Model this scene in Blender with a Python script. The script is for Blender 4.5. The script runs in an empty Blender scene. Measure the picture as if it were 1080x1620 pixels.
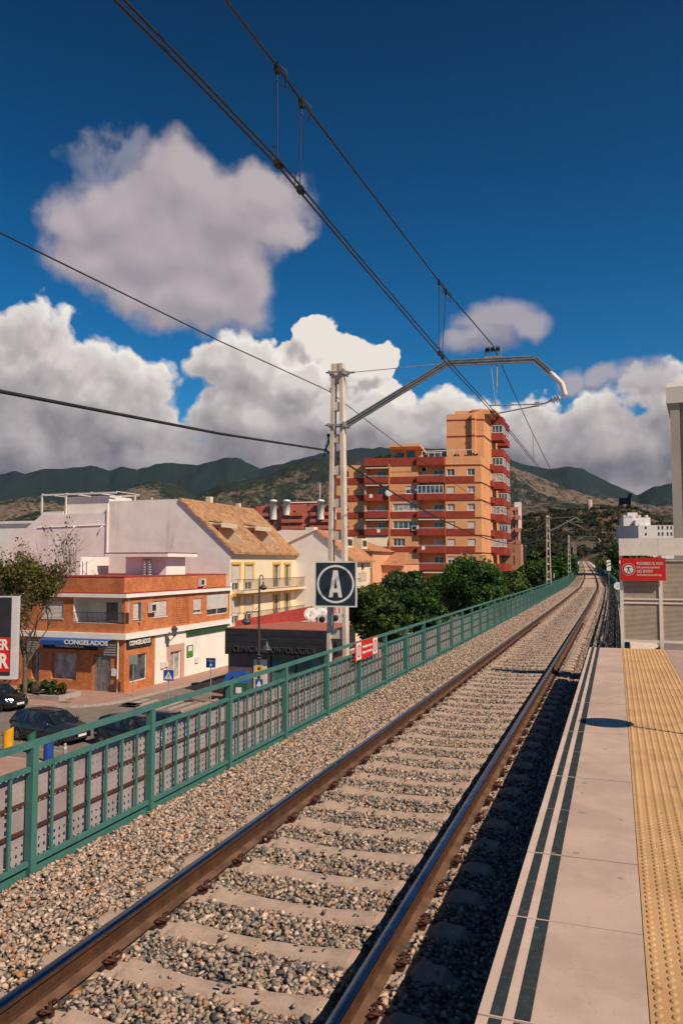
import bpy, bmesh, math, random
import numpy as np
from mathutils import Vector, Matrix
random.seed(7); rng=np.random.default_rng(11)
R=math.radians
S=bpy.context.scene; COL=S.collection
# ---------------- camera ----------------
CH=2.35; FP=1230.0; HY=890.0
TH=math.atan(432/FP); TILT=math.atan((HY-810)/FP)
cam=bpy.data.cameras.new('camera'); co=bpy.data.objects.new('camera',cam); COL.objects.link(co)
co.location=(0,0,CH); co.rotation_euler=(math.pi/2+TILT,0,TH)
cam.sensor_fit='VERTICAL'; cam.sensor_height=36; cam.lens=FP/1620*36; cam.clip_start=0.1; cam.clip_end=40000
S.camera=co
# ---------------- light ----------------
SUN_EL=R(43.5); SUN_AZ=R(114)      # azimuth clockwise from +Y (the track direction)
SD=Vector((math.sin(SUN_AZ)*math.cos(SUN_EL),math.cos(SUN_AZ)*math.cos(SUN_EL),math.sin(SUN_EL)))
sl=bpy.data.lights.new('sun','SUN'); sl.energy=4.6; sl.angle=R(0.5); sl.color=(1.0,0.83,0.65)
so=bpy.data.objects.new('sun',sl); COL.objects.link(so); so.rotation_euler=SD.to_track_quat('Z','Y').to_euler(); so.location=(20,0,30)
S.view_settings.view_transform='Standard'; S.view_settings.look='None'; S.view_settings.exposure=0.12; S.view_settings.gamma=1

def ray(px,py):
    x=(px-540)/FP; y=(810-py)/FP
    u=y*math.cos(TILT)+math.sin(TILT); w=math.cos(TILT)-y*math.sin(TILT)
    c,s=math.cos(TH),math.sin(TH)
    return Vector((x*c-w*s, w*c+x*s, u)), w
def P(px,py,d):               # point at horizontal depth d in front of the camera
    v,w=ray(px,py); return Vector((0,0,CH))+v*(d/w)
def Pz(px,py,z):
    v,w=ray(px,py); return Vector((0,0,CH))+v*((z-CH)/v.z)
def Pp(px,py,o,n):
    v,w=ray(px,py); c=Vector((0,0,CH)); return c+v*((o-c).dot(n)/v.dot(n))
def PY(px,py,Y):
    return Pp(px,py,Vector((0,Y,0)),Vector((0,1,0)))
def PX(px,py,X):
    return Pp(px,py,Vector((X,0,0)),Vector((1,0,0)))

# ---------------- world : Nishita sky with clouds on it ----------------
W=bpy.data.worlds.new('World'); S.world=W; W.use_nodes=True
nt=W.node_tree; nt.nodes.clear()
def N(t,ty,**k):
    n=t.nodes.new(ty)
    for a,b in k.items():
        if a=='ins':
            for i,v in b.items():
                if hasattr(v,'is_linked') or isinstance(v,bpy.types.NodeSocket): t.links.new(v,n.inputs[i])
                else: n.inputs[i].default_value=v
        else: setattr(n,a,b)
    return n
def M2(t,op,a,b=None,c=None,clamp=False):
    n=t.nodes.new('ShaderNodeMath'); n.operation=op; n.use_clamp=clamp
    for i,v in enumerate((a,b,c)):
        if v is None: continue
        if isinstance(v,(int,float)): n.inputs[i].default_value=v
        else: t.links.new(v,n.inputs[i])
    return n.outputs[0]
def VM(t,op,a,b=None,sc=None):
    n=t.nodes.new('ShaderNodeVectorMath'); n.operation=op
    for i,v in enumerate((a,b)):
        if v is None: continue
        if isinstance(v,(tuple,list)): n.inputs[i].default_value=v
        else: t.links.new(v,n.inputs[i])
    if sc is not None: n.inputs['Scale'].default_value=sc
    return n
def MR(t,v,a,b,c=0.,d=1.,smooth=True):
    n=t.nodes.new('ShaderNodeMapRange'); n.interpolation_type='SMOOTHSTEP' if smooth else 'LINEAR'
    t.links.new(v,n.inputs[0])
    for i,x in zip((1,2,3,4),(a,b,c,d)): n.inputs[i].default_value=x
    return n.outputs[0]
def MIX(t,f,a,b,op='MIX'):
    n=t.nodes.new('ShaderNodeMix'); n.data_type='RGBA'; n.blend_type=op
    for i,v in ((0,f),(6,a),(7,b)):
        if isinstance(v,(int,float)): n.inputs[i].default_value=v
        elif isinstance(v,(tuple,list)): n.inputs[i].default_value=(v[0],v[1],v[2],1)
        else: t.links.new(v,n.inputs[i])
    return n.outputs[2]
def azel(px,py):
    v,_=ray(px,py); v.normalize(); return math.atan2(v.x,v.y), math.asin(v.z)
def cloud_group(name,fams):
    """densities of the cloud families over (azimuth, elevation)"""
    g=bpy.data.node_groups.new(name,'ShaderNodeTree')
    g.interface.new_socket('P',in_out='INPUT',socket_type='NodeSocketVector')
    for f in fams: g.interface.new_socket(f[0],in_out='OUTPUT',socket_type='NodeSocketFloat')
    gi=g.nodes.new('NodeGroupInput'); go=g.nodes.new('NodeGroupOutput')
    p=gi.outputs[0]
    n1=N(g,'ShaderNodeTexNoise',noise_dimensions='2D',ins={'Vector':p,'Scale':6.0,'Detail':5.0,'Roughness':.55})
    w0=VM(g,'SUBTRACT',n1.outputs['Color'],(.5,.5,.5)).outputs[0]
    pw=VM(g,'ADD',p,VM(g,'SCALE',w0,None,sc=.035).outputs[0]).outputs[0]
    n2=N(g,'ShaderNodeTexNoise',noise_dimensions='2D',ins={'Vector':pw,'Scale':13.,'Detail':8.0,'Roughness':.53})
    vo=N(g,'ShaderNodeTexVoronoi',feature='F1',voronoi_dimensions='2D',ins={'Vector':pw,'Scale':17.,'Detail':2.0,'Roughness':.5,'Lacunarity':2.3})
    f1=M2(g,'SUBTRACT',n2.outputs['Fac'],.5); f2=M2(g,'SUBTRACT',.40,vo.outputs['Distance'])
    for fi,(nm,blobs,warp,a1,a2,k) in enumerate(fams):
        q=VM(g,'MULTIPLY',VM(g,'ADD',p,VM(g,'SCALE',w0,None,sc=warp).outputs[0]).outputs[0],(1,1,0)).outputs[0]
        acc=None
        for (px,py,rx,ry) in blobs:
            a,e=azel(px,py); sx=FP/rx; sy=FP/ry
            d=VM(g,'MULTIPLY',VM(g,'SUBTRACT',q,(a,e,0)).outputs[0],(sx,sy,0)).outputs[0]
            v=M2(g,'SUBTRACT',1.0,VM(g,'LENGTH',d).outputs['Value'])
            if acc is None: acc=v
            else:
                n=g.nodes.new('ShaderNodeMath'); n.operation='SMOOTH_MAX'; g.links.new(acc,n.inputs[0]); g.links.new(v,n.inputs[1]); n.inputs[2].default_value=k; acc=n.outputs[0]
        g.links.new(M2(g,'ADD',acc,M2(g,'ADD',M2(g,'MULTIPLY',f1,a1),M2(g,'MULTIPLY',f2,a2))),go.inputs[fi])
    return g
tc=N(nt,'ShaderNodeTexCoord')
sep=N(nt,'ShaderNodeSeparateXYZ',ins={0:tc.outputs['Generated']})
az=M2(nt,'ARCTAN2',sep.outputs[0],sep.outputs[1]); el=M2(nt,'ARCSINE',sep.outputs[2])
pc=N(nt,'ShaderNodeCombineXYZ',ins={0:az,1:el,2:0.0}).outputs[0]
cumul=[(25,575,130,95),(120,625,160,95),(210,670,130,90),(20,710,240,95),(260,735,180,80),
 (330,580,48,42),(395,595,90,70),(470,610,70,60),(380,670,160,85),(560,680,190,75),(690,700,140,64),(850,700,150,88),(960,715,120,80),(1035,635,72,66),(1020,700,90,80),(1085,690,130,110),(560,770,330,85),(180,780,340,85),(950,790,330,90),(1270,640,180,130),(-180,640,200,130)]
bright=[(470,575,60,55),(500,545,62,56),(555,590,80,72),(600,580,44,42),(615,640,60,55),(450,640,80,70)]
soft1=[(290,305,115,75),(150,415,75,62),(425,300,62,46),(210,470,80,45),(190,335,125,75),(255,400,150,90),(400,335,110,75),(450,370,50,30),(340,475,100,62),(270,475,100,50),(375,430,70,60),(120,330,60,50)]
wisp=[(165,238,85,36)]
soft2=[(790,502,78,38),(835,516,50,24),(750,533,60,30),(775,532,60,30),(1010,600,62,30),(905,605,34,26),(950,600,25,22)]
FAM=[('bright',bright,.05,.55,.32,.10),('bank',cumul,.085,.85,.42,.16),('wisp',wisp,.16,1.3,.1,.1),('soft',soft1,.11,.52,.10,.30),('small',soft2,.08,.6,.1,.14)]
CG=cloud_group('CloudFields',FAM)
def inst(off):
    n=nt.nodes.new('ShaderNodeGroup'); n.node_tree=CG; nt.links.new(VM(nt,'ADD',pc,off).outputs[0],n.inputs[0]); return n.outputs
C_A=inst((0,0,0)); C_B=inst((.015,.026,0))
# sky colour
sky=N(nt,'ShaderNodeTexSky',sky_type='NISHITA',sun_disc=False,sun_elevation=SUN_EL,sun_rotation=SUN_AZ,altitude=50,air_density=1.0,dust_density=.4,ozone_density=2.5)
skyc=N(nt,'ShaderNodeHueSaturation',ins={'Hue':.488,'Saturation':1.45,'Value':1.0,'Color':sky.outputs[0]}).outputs[0]
grad=MR(nt,el,.05,.78,1.0,.36)
skyc=MIX(nt,1.0,skyc,N(nt,'ShaderNodeCombineXYZ',ins={0:M2(nt,'MULTIPLY',grad,M2(nt,'MULTIPLY',grad,.30)),1:M2(nt,'MULTIPLY',grad,.84),2:M2(nt,'MULTIPLY',grad,1.10)}).outputs[0],'MULTIPLY')
skyl=MIX(nt,1.0,skyc,(.077,.077,.077),'MULTIPLY')
def rampn(f,stops):
    n=N(nt,'ShaderNodeValToRGB',ins={0:f}); r=n.color_ramp
    r.elements[0].position=stops[0][0]; r.elements[0].color=(*stops[0][1],1); r.elements[1].position=stops[-1][0]; r.elements[1].color=(*stops[-1][1],1)
    for p_,c_ in stops[1:-1]: e=r.elements.new(p_); e.color=(*c_,1)
    return n.outputs[0]
# bright tower of cumulus behind, then the grey bank in front of it
b0,b1=C_A[0],C_B[0]
sh=M2(nt,'ADD',M2(nt,'MULTIPLY',MR(nt,M2(nt,'SUBTRACT',b0,b1),-.22,.22),.75),.25,clamp=True)
skyl=MIX(nt,MR(nt,b0,.0,.07),skyl,rampn(sh,[(.0,(.30,.275,.29)),(.45,(.54,.49,.46)),(1.,(.80,.73,.66))]))
d0,d1=C_A[1],C_B[1]
lit=MR(nt,M2(nt,'SUBTRACT',d0,d1),-.42,.52,smooth=False)
elg=MR(nt,el,.09,.22,0,1)                 # bases darker than tops
dep=MR(nt,d0,.0,.40,1,0)
shade=M2(nt,'ADD',M2(nt,'MULTIPLY',lit,.42),M2(nt,'ADD',M2(nt,'MULTIPLY',elg,.30),M2(nt,'MULTIPLY',dep,.26)),clamp=True)
skyl=MIX(nt,MR(nt,d0,-.03,.17),skyl,rampn(shade,[(.04,(.16,.155,.18)),(.28,(.28,.255,.272)),(.55,(.46,.415,.415)),(.88,(.84,.78,.72))]))
# softer, higher clouds
for fi,a_lo,a_hi,col_d,col_l,op in ((2,.05,.75,(.30,.30,.36),(.40,.38,.43),.5),(3,-.06,.40,(.33,.29,.32),(.46,.40,.415),.97),(4,-.06,.55,(.22,.20,.25),(.44,.385,.40),.8)):
    e0,e1=C_A[fi],C_B[fi]
    a=MR(nt,e0,a_lo,a_hi)
    l=MR(nt,M2(nt,'SUBTRACT',e0,e1),-.35,.45,smooth=False)
    skyl=MIX(nt,M2(nt,'MULTIPLY',a,op),skyl,MIX(nt,l,col_d,col_l))
bg=N(nt,'ShaderNodeBackground',ins={0:skyl,1:1.0}); wo=N(nt,'ShaderNodeOutputWorld',ins={0:bg.outputs[0]})
W.cycles.sampling_method='MANUAL'; W.cycles.sample_map_resolution=256

# ---------------- helpers ----------------
class MB:
    def __init__(s): s.v=[]; s.f=[]; s.m=[]; s.sm=[]; s.k=0.0
    def add(s,vs,fs,m=0,smooth=False):
        b=len(s.v); s.v+= [tuple(v) for v in vs]
        for f in fs: s.f.append(tuple(i+b for i in f)); s.m.append(m); s.sm.append(smooth)
    def box(s,x0,x1,y0,y1,z0,z1,m=0,T=None):
        vs=[Vector(p) for p in ((x0,y0,z0),(x1,y0,z0),(x1,y1,z0),(x0,y1,z0),(x0,y0,z1),(x1,y0,z1),(x1,y1,z1),(x0,y1,z1))]
        if T: vs=[T@v for v in vs]
        s.add(vs,((3,2,1,0),(4,5,6,7),(0,1,5,4),(1,2,6,5),(2,3,7,6),(3,0,4,7)),m)
    def bar(s,a,b,w,h,m=0,up=(0,0,1)):        # rectangular bar from a to b
        a=Vector(a); b=Vector(b); d=(b-a); L=d.length; d=d/L
        r=d.cross(Vector(up)); 
        if r.length<1e-4: r=d.cross(Vector((1,0,0)))
        r.normalize(); u=r.cross(d)
        vs=[]
        for p in (a,b):
            for sx,sy in ((-1,-1),(1,-1),(1,1),(-1,1)): vs.append(p+r*sx*w/2+u*sy*h/2)
        s.add(vs,((3,2,1,0),(4,5,6,7),(0,1,5,4),(1,2,6,5),(2,3,7,6),(3,0,4,7)),m)
    def tube(s,pts,r,n=8,m=0,cap=True,smooth=True):
        pts=[Vector(p) for p in pts]; rr=r if hasattr(r,'__len__') else [r]*len(pts)
        vs=[]; prev=None
        for i,p in enumerate(pts):
            d=(pts[min(i+1,len(pts)-1)]-pts[max(i-1,0)]).normalized()
            x=d.cross(Vector((0,0,1))) if prev is None else prev-d*prev.dot(d)
            if x.length<1e-3: x=d.cross(Vector((1,0,0)))
            x.normalize(); prev=x; y=x.cross(d)
            for k in range(n):
                a=2*math.pi*k/n; vs.append(p+(x*math.cos(a)+y*math.sin(a))*rr[i])
        fs=[(i*n+k,i*n+(k+1)%n,(i+1)*n+(k+1)%n,(i+1)*n+k) for i in range(len(pts)-1) for k in range(n)]
        s.add(vs,fs,m,smooth)
        if cap:
            s.add(vs[:n],(tuple(range(n)),),m); s.add(vs[-n:],(tuple(range(n))[::-1],),m)
    def lathe(s,prof,c=(0,0,0),n=16,m=0,T=None,smooth=True):
        vs=[]
        for r_,z in prof:
            for k in range(n):
                a=2*math.pi*k/n; v=Vector((r_*math.cos(a),r_*math.sin(a),z))
                if T: v=T@v
                vs.append(v+Vector(c))
        fs=[(i*n+k,i*n+(k+1)%n,(i+1)*n+(k+1)%n,(i+1)*n+k) for i in range(len(prof)-1) for k in range(n)]
        s.add(vs,fs,m,smooth)
        s.add(vs[:n],(tuple(range(n))[::-1],),m); s.add(vs[-n:],(tuple(range(n)),),m)
    def prism(s,pts,z0,z1,m=0,T=None):
        n=len(pts); vs=[Vector((p[0],p[1],z0)) for p in pts]+[Vector((p[0],p[1],z1)) for p in pts]
        if T: vs=[T@v for v in vs]
        s.add(vs,[tuple(range(n))[::-1],tuple(range(n,2*n))]+[(i,(i+1)%n,(i+1)%n+n,i+n) for i in range(n)],m)
    def quad(s,a,b,c,d,m=0): s.add((a,b,c,d),((0,1,2,3),),m)
    def sweep(s,prof,pts,m=0,mf=None,cap=True):     # profile (x,z) swept along points with lateral frame
        n=len(prof); vs=[]
        for i,p in enumerate(pts):
            d=(pts[min(i+1,len(pts)-1)]-pts[max(i-1,0)]); d.z=0; d.normalize(); x=Vector((d.y,-d.x,0))
            for (a,b) in prof: vs.append(p+x*a+Vector((0,0,b)))
        for k in range(n):
            fs=[(i*n+k,i*n+(k+1)%n,(i+1)*n+(k+1)%n,(i+1)*n+k) for i in range(len(pts)-1)]
            b=len(s.v)
            if k==0: s.v+=[tuple(v) for v in vs]; base=b
            for f in fs: s.f.append(tuple(q+base for q in f)); s.m.append(mf(k) if mf else m); s.sm.append(False)
        if cap:
            s.add(vs[:n],(tuple(range(n)),),m); s.add(vs[-n:],(tuple(range(n))[::-1],),m)
    def build(s,name,mats,parent=None):
        me=bpy.data.meshes.new(name)
        vs=s.v if not s.k else [(x+s.k*y,y,z) for x,y,z in s.v]
        me.from_pydata(vs,[],s.f)
        if not isinstance(mats,(list,tuple)): mats=[mats]
        for m in mats: me.materials.append(m)
        me.polygons.foreach_set('material_index',s.m); me.polygons.foreach_set('use_smooth',s.sm); me.update()
        o=bpy.data.objects.new(name,me); COL.objects.link(o)
        if parent: o.parent=parent
        return o
def tag(o,label=None,cat=None,group=None,kind=None):
    if label: o['label']=label
    if cat: o['category']=cat
    if group: o['group']=group
    if kind: o['kind']=kind
    return o
def empty(name,loc,rz,label,cat,group=None):
    o=bpy.data.objects.new(name,None); COL.objects.link(o); o.location=loc; o.rotation_euler=(0,0,rz); o.empty_display_size=.2
    return tag(o,label,cat,group)
def copy_tree(o,parent=None,skip=()):
    c=o.copy(); COL.objects.link(c); c.parent=parent
    for ch in list(o.children):
        if ch.name.split('.')[0] in skip: continue
        copy_tree(ch,c,skip)
    return c
def npmesh(name,V,F,mats,attr=None,smooth=False,parent=None):
    me=bpy.data.meshes.new(name); nv=len(V); nf,k=F.shape
    me.vertices.add(nv); me.vertices.foreach_set('co',V.astype(np.float32).ravel())
    me.loops.add(nf*k); me.loops.foreach_set('vertex_index',F.astype(np.int32).ravel())
    me.polygons.add(nf); me.polygons.foreach_set('loop_start',np.arange(0,nf*k,k,dtype=np.int32)); 
    if smooth: me.polygons.foreach_set('use_smooth',np.ones(nf,bool))
    me.materials.append(mats)
    if attr is not None:
        a=me.attributes.new('tint','FLOAT','FACE'); a.data.foreach_set('value',attr.astype(np.float32))
    me.update(calc_edges=True); me.validate()
    o=bpy.data.objects.new(name,me); COL.objects.link(o)
    if parent: o.parent=parent
    return o
# ---------------- materials ----------------
def mat(name,c,c2=None,rough=.8,scale=4.,metal=0.,bump=0.,bscale=None,contrast=(.35,.65),detail=5.,stain=0.,spec=.3,emit=None,coord='Object',spots=0.):
    m=bpy.data.materials.new(name); m.use_nodes=True; t=m.node_tree; b=t.nodes['Principled BSDF']
    b.inputs['Roughness'].default_value=rough; b.inputs['Metallic'].default_value=metal; b.inputs['Specular IOR Level'].default_value=spec
    b.inputs['Base Color'].default_value=(*c,1)
    tcn=N(t,'ShaderNodeTexCoord'); v=tcn.outputs[coord]
    if c2:
        n=N(t,'ShaderNodeTexNoise',ins={'Vector':v,'Scale':scale,'Detail':detail,'Roughness':.6})
        col=MIX(t,MR(t,n.outputs[0],*contrast),c,c2)
        if stain:
            n3=N(t,'ShaderNodeTexNoise',ins={'Vector':VM(t,'MULTIPLY',v,(1.3,1.3,.22)).outputs[0],'Scale':scale*.5,'Detail':6.,'Roughness':.7})
            col=MIX(t,M2(t,'MULTIPLY',MR(t,n3.outputs[0],.52,.75),stain),col,(c[0]*.45,c[1]*.42,c[2]*.4))
        if spots:
            vs_=N(t,'ShaderNodeTexVoronoi',ins={'Vector':v,'Scale':7.5}); sc_=N(t,'ShaderNodeSeparateColor',ins={0:vs_.outputs['Color']})
            rad_=M2(t,'MULTIPLY',M2(t,'POWER',sc_.outputs[0],5.),.22); ms_=M2(t,'MULTIPLY',M2(t,'LESS_THAN',vs_.outputs['Distance'],rad_),abs(spots))
            col=MIX(t,ms_,col,(c[0]*.35,c[1]*.35,c[2]*.35) if spots>0 else (.35,.30,.27))
            ng_=N(t,'ShaderNodeTexNoise',ins={'Vector':v,'Scale':38.,'Detail':3.}); col=MIX(t,M2(t,'MULTIPLY',MR(t,ng_.outputs[0],.58,.78),.35),col,(c[0]*.6,c[1]*.58,c[2]*.55) if spots>0 else (.16,.15,.14))
        t.links.new(col,b.inputs['Base Color'])
    if bump:
        n2=N(t,'ShaderNodeTexNoise',ins={'Vector':v,'Scale':bscale or scale*4,'Detail':6.,'Roughness':.65})
        bn=N(t,'ShaderNodeBump',ins={'Height':n2.outputs[0],'Strength':bump,'Distance':.02}); t.links.new(bn.outputs[0],b.inputs['Normal'])
    if emit:
        b.inputs['Emission Color'].default_value=(*c,1); b.inputs['Emission Strength'].default_value=emit
    return m
def ramp_mat(name,stops,src,rough=.85,bump=None):
    m=bpy.data.materials.new(name); m.use_nodes=True; t=m.node_tree; b=t.nodes['Principled BSDF']; b.inputs['Roughness'].default_value=rough; b.inputs['Specular IOR Level'].default_value=.25
    return m,t,b
def setramp(rn,stops):
    r=rn.color_ramp
    while len(r.elements)>1: r.elements.remove(r.elements[0])
    r.elements[0].position=stops[0][0]; r.elements[0].color=(*stops[0][1],1)
    for p,c in stops[1:]:
        e=r.elements.new(p); e.color=(*c,1)
STONE=[(0,(.065,.07,.078)),(.13,(.11,.11,.115)),(.24,(.19,.175,.165)),(.36,(.29,.245,.20)),(.50,(.42,.295,.22)),(.62,(.37,.31,.27)),(.74,(.56,.41,.31)),(.84,(.66,.54,.45)),(.90,(.34,.19,.11)),(.95,(.45,.21,.09)),(1,(.64,.55,.46))]
def stone_mat():
    m,t,b=ramp_mat('ballast_stone',None,None)
    a=N(t,'ShaderNodeAttribute',attribute_name='tint',attribute_type='GEOMETRY')
    rn=N(t,'ShaderNodeValToRGB',ins={0:a.outputs['Fac']}); rn.color_ramp.interpolation='LINEAR'; setramp(rn,STONE)
    tcn=N(t,'ShaderNodeTexCoord'); n=N(t,'ShaderNodeTexNoise',ins={'Vector':tcn.outputs['Object'],'Scale':45.,'Detail':4.})
    t.links.new(MIX(t,1.,rn.outputs[0],MIX(t,n.outputs[0],(.7,.7,.7),(1.25,1.2,1.15)),'MULTIPLY'),b.inputs['Base Color'])
    return m
def ballast_far_mat():
    m,t,b=ramp_mat('ballast_bed',None,None)
    tcn=N(t,'ShaderNodeTexCoord')
    vo=N(t,'ShaderNodeTexVoronoi',ins={'Vector':tcn.outputs['Object'],'Scale':17.})
    sp=N(t,'ShaderNodeSeparateColor',ins={0:vo.outputs['Color']})
    rn=N(t,'ShaderNodeValToRGB',ins={0:sp.outputs[0]}); setramp(rn,STONE)
    dk=MR(t,vo.outputs['Distance'],.35,.75,1.,.45)
    t.links.new(MIX(t,1.,rn.outputs[0],N(t,'ShaderNodeCombineXYZ',ins={0:dk,1:dk,2:dk}).outputs[0],'MULTIPLY'),b.inputs['Base Color'])
    bn=N(t,'ShaderNodeBump',ins={'Height':M2(t,'SUBTRACT',1.,vo.outputs['Distance']),'Strength':1.,'Distance':.035}); t.links.new(bn.outputs[0],b.inputs['Normal'])
    return m
def brick_mat(name,c1,c2,mortar,sc=1.):
    m,t,b=ramp_mat(name,None,None); tcn=N(t,'ShaderNodeTexCoord'); sp=N(t,'ShaderNodeSeparateXYZ',ins={0:tcn.outputs['Object']})
    v=N(t,'ShaderNodeCombineXYZ',ins={0:M2(t,'ADD',sp.outputs[0],sp.outputs[1]),1:sp.outputs[2],2:0.}).outputs[0]
    br=N(t,'ShaderNodeTexBrick',ins={'Vector':v,'Color1':(*c1,1),'Color2':(*c2,1),'Mortar':(*mortar,1),'Scale':1.,'Mortar Size':.008,'Brick Width':.25*sc,'Row Height':.07*sc,'Bias':0.})
    n=N(t,'ShaderNodeTexNoise',ins={'Vector':tcn.outputs['Object'],'Scale':1.2,'Detail':6.,'Roughness':.65})
    t.links.new(MIX(t,1.,br.outputs[0],MIX(t,MR(t,n.outputs[0],.3,.7),(.78,.74,.70),(1.12,1.12,1.12)),'MULTIPLY'),b.inputs['Base Color'])
    return m
def tile_roof_mat(name,c1,c2,c3,sl=(1,1)):
    m,t,b=ramp_mat(name,None,None); tcn=N(t,'ShaderNodeTexCoord'); v=tcn.outputs['Object']
    vo=N(t,'ShaderNodeTexVoronoi',ins={'Vector':VM(t,'MULTIPLY',v,(3.2,4.2,3.2)).outputs[0],'Scale':1.2}); sp=N(t,'ShaderNodeSeparateColor',ins={0:vo.outputs['Color']})
    col=MIX(t,sp.outputs[0],c1,c2); n=N(t,'ShaderNodeTexNoise',ins={'Vector':v,'Scale':1.4,'Detail':5.})
    col=MIX(t,MR(t,n.outputs[0],.5,.75),col,c3)
    sx=N(t,'ShaderNodeSeparateXYZ',ins={0:v})
    w=M2(t,'SINE',M2(t,'MULTIPLY',sx.outputs[1],2*math.pi/.24)); 
    w2=M2(t,'FRACT',M2(t,'MULTIPLY',sx.outputs[2],2.6))
    h=M2(t,'ADD',M2(t,'MULTIPLY',w,.5),M2(t,'MULTIPLY',w2,-.5))
    bn=N(t,'ShaderNodeBump',ins={'Height':h,'Strength':.9,'Distance':.08}); t.links.new(bn.outputs[0],b.inputs['Normal'])
    t.links.new(col,b.inputs['Base Color']); return m
def leaf_mat(name,stops):
    m,t,b=ramp_mat(name,None,None,.6)
    a=N(t,'ShaderNodeAttribute',attribute_name='tint',attribute_type='GEOMETRY'); rn=N(t,'ShaderNodeValToRGB',ins={0:a.outputs['Fac']}); setramp(rn,stops)
    t.links.new(rn.outputs[0],b.inputs['Base Color'])
    tr=N(t,'ShaderNodeBsdfTranslucent',ins={0:MIX(t,1.,rn.outputs[0],(1.1,1.3,.5),'MULTIPLY')})
    mx=N(t,'ShaderNodeMixShader',ins={0:.25,1:b.outputs[0],2:tr.outputs[0]}); t.links.new(mx.outputs[0],t.nodes['Material Output'].inputs[0])
    return m
def glass_mat(name,c,rough=.08,tint2=None):
    m=mat(name,c,tint2,rough=rough,scale=.9,spec=.8,contrast=(.4,.6)); return m
m_stone=stone_mat(); m_bed=ballast_far_mat()
m_conc=mat('sleeper_concrete',(.50,.37,.29),(.39,.285,.225),.9,6.,bump=.35,bscale=60.)
m_rust=mat('rail_rust',(.090,.037,.016),(.052,.024,.014),.75,7.,bump=.15,bscale=40.,spec=.3)
m_rustbase=mat('rail_foot_dust',(.17,.09,.055),(.09,.048,.03),.85,5.,bump=.1)
m_rtop=mat('rail_polished',(.22,.26,.33),(.15,.18,.24),.22,3.,metal=1.)
m_clip=mat('clip_rust',(.105,.032,.022),(.05,.025,.02),.8,30.)
m_plat=mat('platform_stone',(.56,.415,.34),(.455,.33,.272),.85,1.7,bump=.15,bscale=120.,stain=.22,spots=.5)
m_plat2=mat('platform_pale',(.64,.49,.41),(.56,.425,.35),.85,2.4,bump=.12,bscale=120.,spots=.4,stain=.1)
m_stripe=mat('edge_stripe',(.024,.034,.038),(.055,.062,.062),.8,14.,bump=.15,bscale=200.,contrast=(.45,.8),spots=-.4)
m_tact=mat('tactile_yellow',(.60,.365,.175),(.50,.30,.14),.8,2.6,bump=.1,bscale=90.,stain=.3,spots=.5)
m_pave2=mat('platform_paving',(.42,.30,.25),(.36,.26,.22),.9,5.,bump=.15)
m_dark=mat('dark_void',(.02,.02,.022),(.03,.03,.03),.9)
m_teal=mat('fence_green',(.055,.175,.150),(.08,.17,.145),.6,5.,bump=.08,spec=.3,stain=.7,contrast=(.4,.7))
m_brownbar=mat('fence_rust_bar',(.10,.035,.025),(.07,.03,.025),.7,8.)
m_galv=mat('galvanised',(.42,.41,.39),(.30,.29,.28),.5,10.,metal=.35)
m_cable=mat('cable_black',(.02,.022,.025),(.035,.035,.037),.5,5.)
m_wire=mat('contact_wire',(.035,.035,.038),(.05,.045,.04),.45,5.,metal=.3)
m_mast=mat('mast_concrete',(.74,.61,.49),(.58,.47,.38),.9,3.,bump=.25,bscale=30.,stain=.5)
m_white=mat('white_paint',(.74,.70,.66),(.66,.61,.57),.6,4.,stain=.2)
m_red=mat('sign_red',(.62,.018,.015),(.58,.018,.015),.45,3.)
m_signwhite=mat('sign_white',(.78,.74,.70),(.72,.68,.64),.5,6.)
m_signdark=mat('sign_slate',(.025,.04,.05),(.018,.03,.04),.5,5.)
m_pink=mat('sign_cream',(.70,.42,.36),None,.5)
# ---------------- railway alignment ----------------
_ys=np.arange(-20,640,1.0)
_cx=np.interp(_ys,[-20,48,83,134,236,450,640],[-2.29,-2.29,-2.50,-3.89,-7.76,-16.3,-24.5]); _cz=np.interp(_ys,[-20,130,236,450,640],[0,0,.82,2.73,4.6])
_kr=np.hanning(33); _kr/=_kr.sum()
def _sm(a): 
    p=np.concatenate([a[0]-(a[1]-a[0])*np.arange(16,0,-1),a,a[-1]+(a[-1]-a[-2])*np.arange(1,17)]); return np.convolve(p,_kr,'valid')
_cx=_sm(_cx); _cz=_sm(_cz)
def trk(y,off=0.,z=0.):
    x=float(np.interp(y,_ys,_cx)); zz=float(np.interp(y,_ys,_cz)); sl=(float(np.interp(y+1,_ys,_cx))-float(np.interp(y-1,_ys,_cx)))/2
    n=math.hypot(1,sl); return Vector((x+off/n, y-off*sl/n, zz+z)), -math.atan(sl)   # point, heading (rz of local +y is -atan)
def line(off,z,ya,yb,st=None):
    out=[]; y=ya
    while y<yb:
        out.append(trk(y,off,z)[0]); y+= (st or (1.0 if y<60 else 3.0 if y<200 else 8.0))
    out.append(trk(yb,off,z)[0]); return out
YEND=560.
# ground & terrain
GZ=-6.4
m_asph=mat('asphalt',(.19,.155,.135),(.235,.19,.165),.9,1.2,bump=.15,bscale=50.,stain=.2)
m_pave=mat('street_paving',(.42,.245,.195),(.36,.225,.185),.9,1.4,bump=.1,bscale=20.,stain=.15)
m_kerb=mat('kerb_stone',(.42,.36,.32),(.34,.29,.26),.9,3.)
# viaduct
mb=MB(); mb.sweep([(-3.42,-.48),(-3.42,-1.5),(-2.6,-2.0),(2.9,-2.0),(3.6,-1.5),(3.6,-.48)],line(0,0,-18,560))
tag(mb.build('viaduct',m_mast),kind='structure')
piers=MB()
for y in range(-10,560,24):
    p,h=trk(y); piers.box(p.x-1.8,p.x+2.2,p.y-.7,p.y+.7,GZ-.3,p.z-1.95)
tag(piers.build('viaduct_piers',m_mast),kind='structure')
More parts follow.
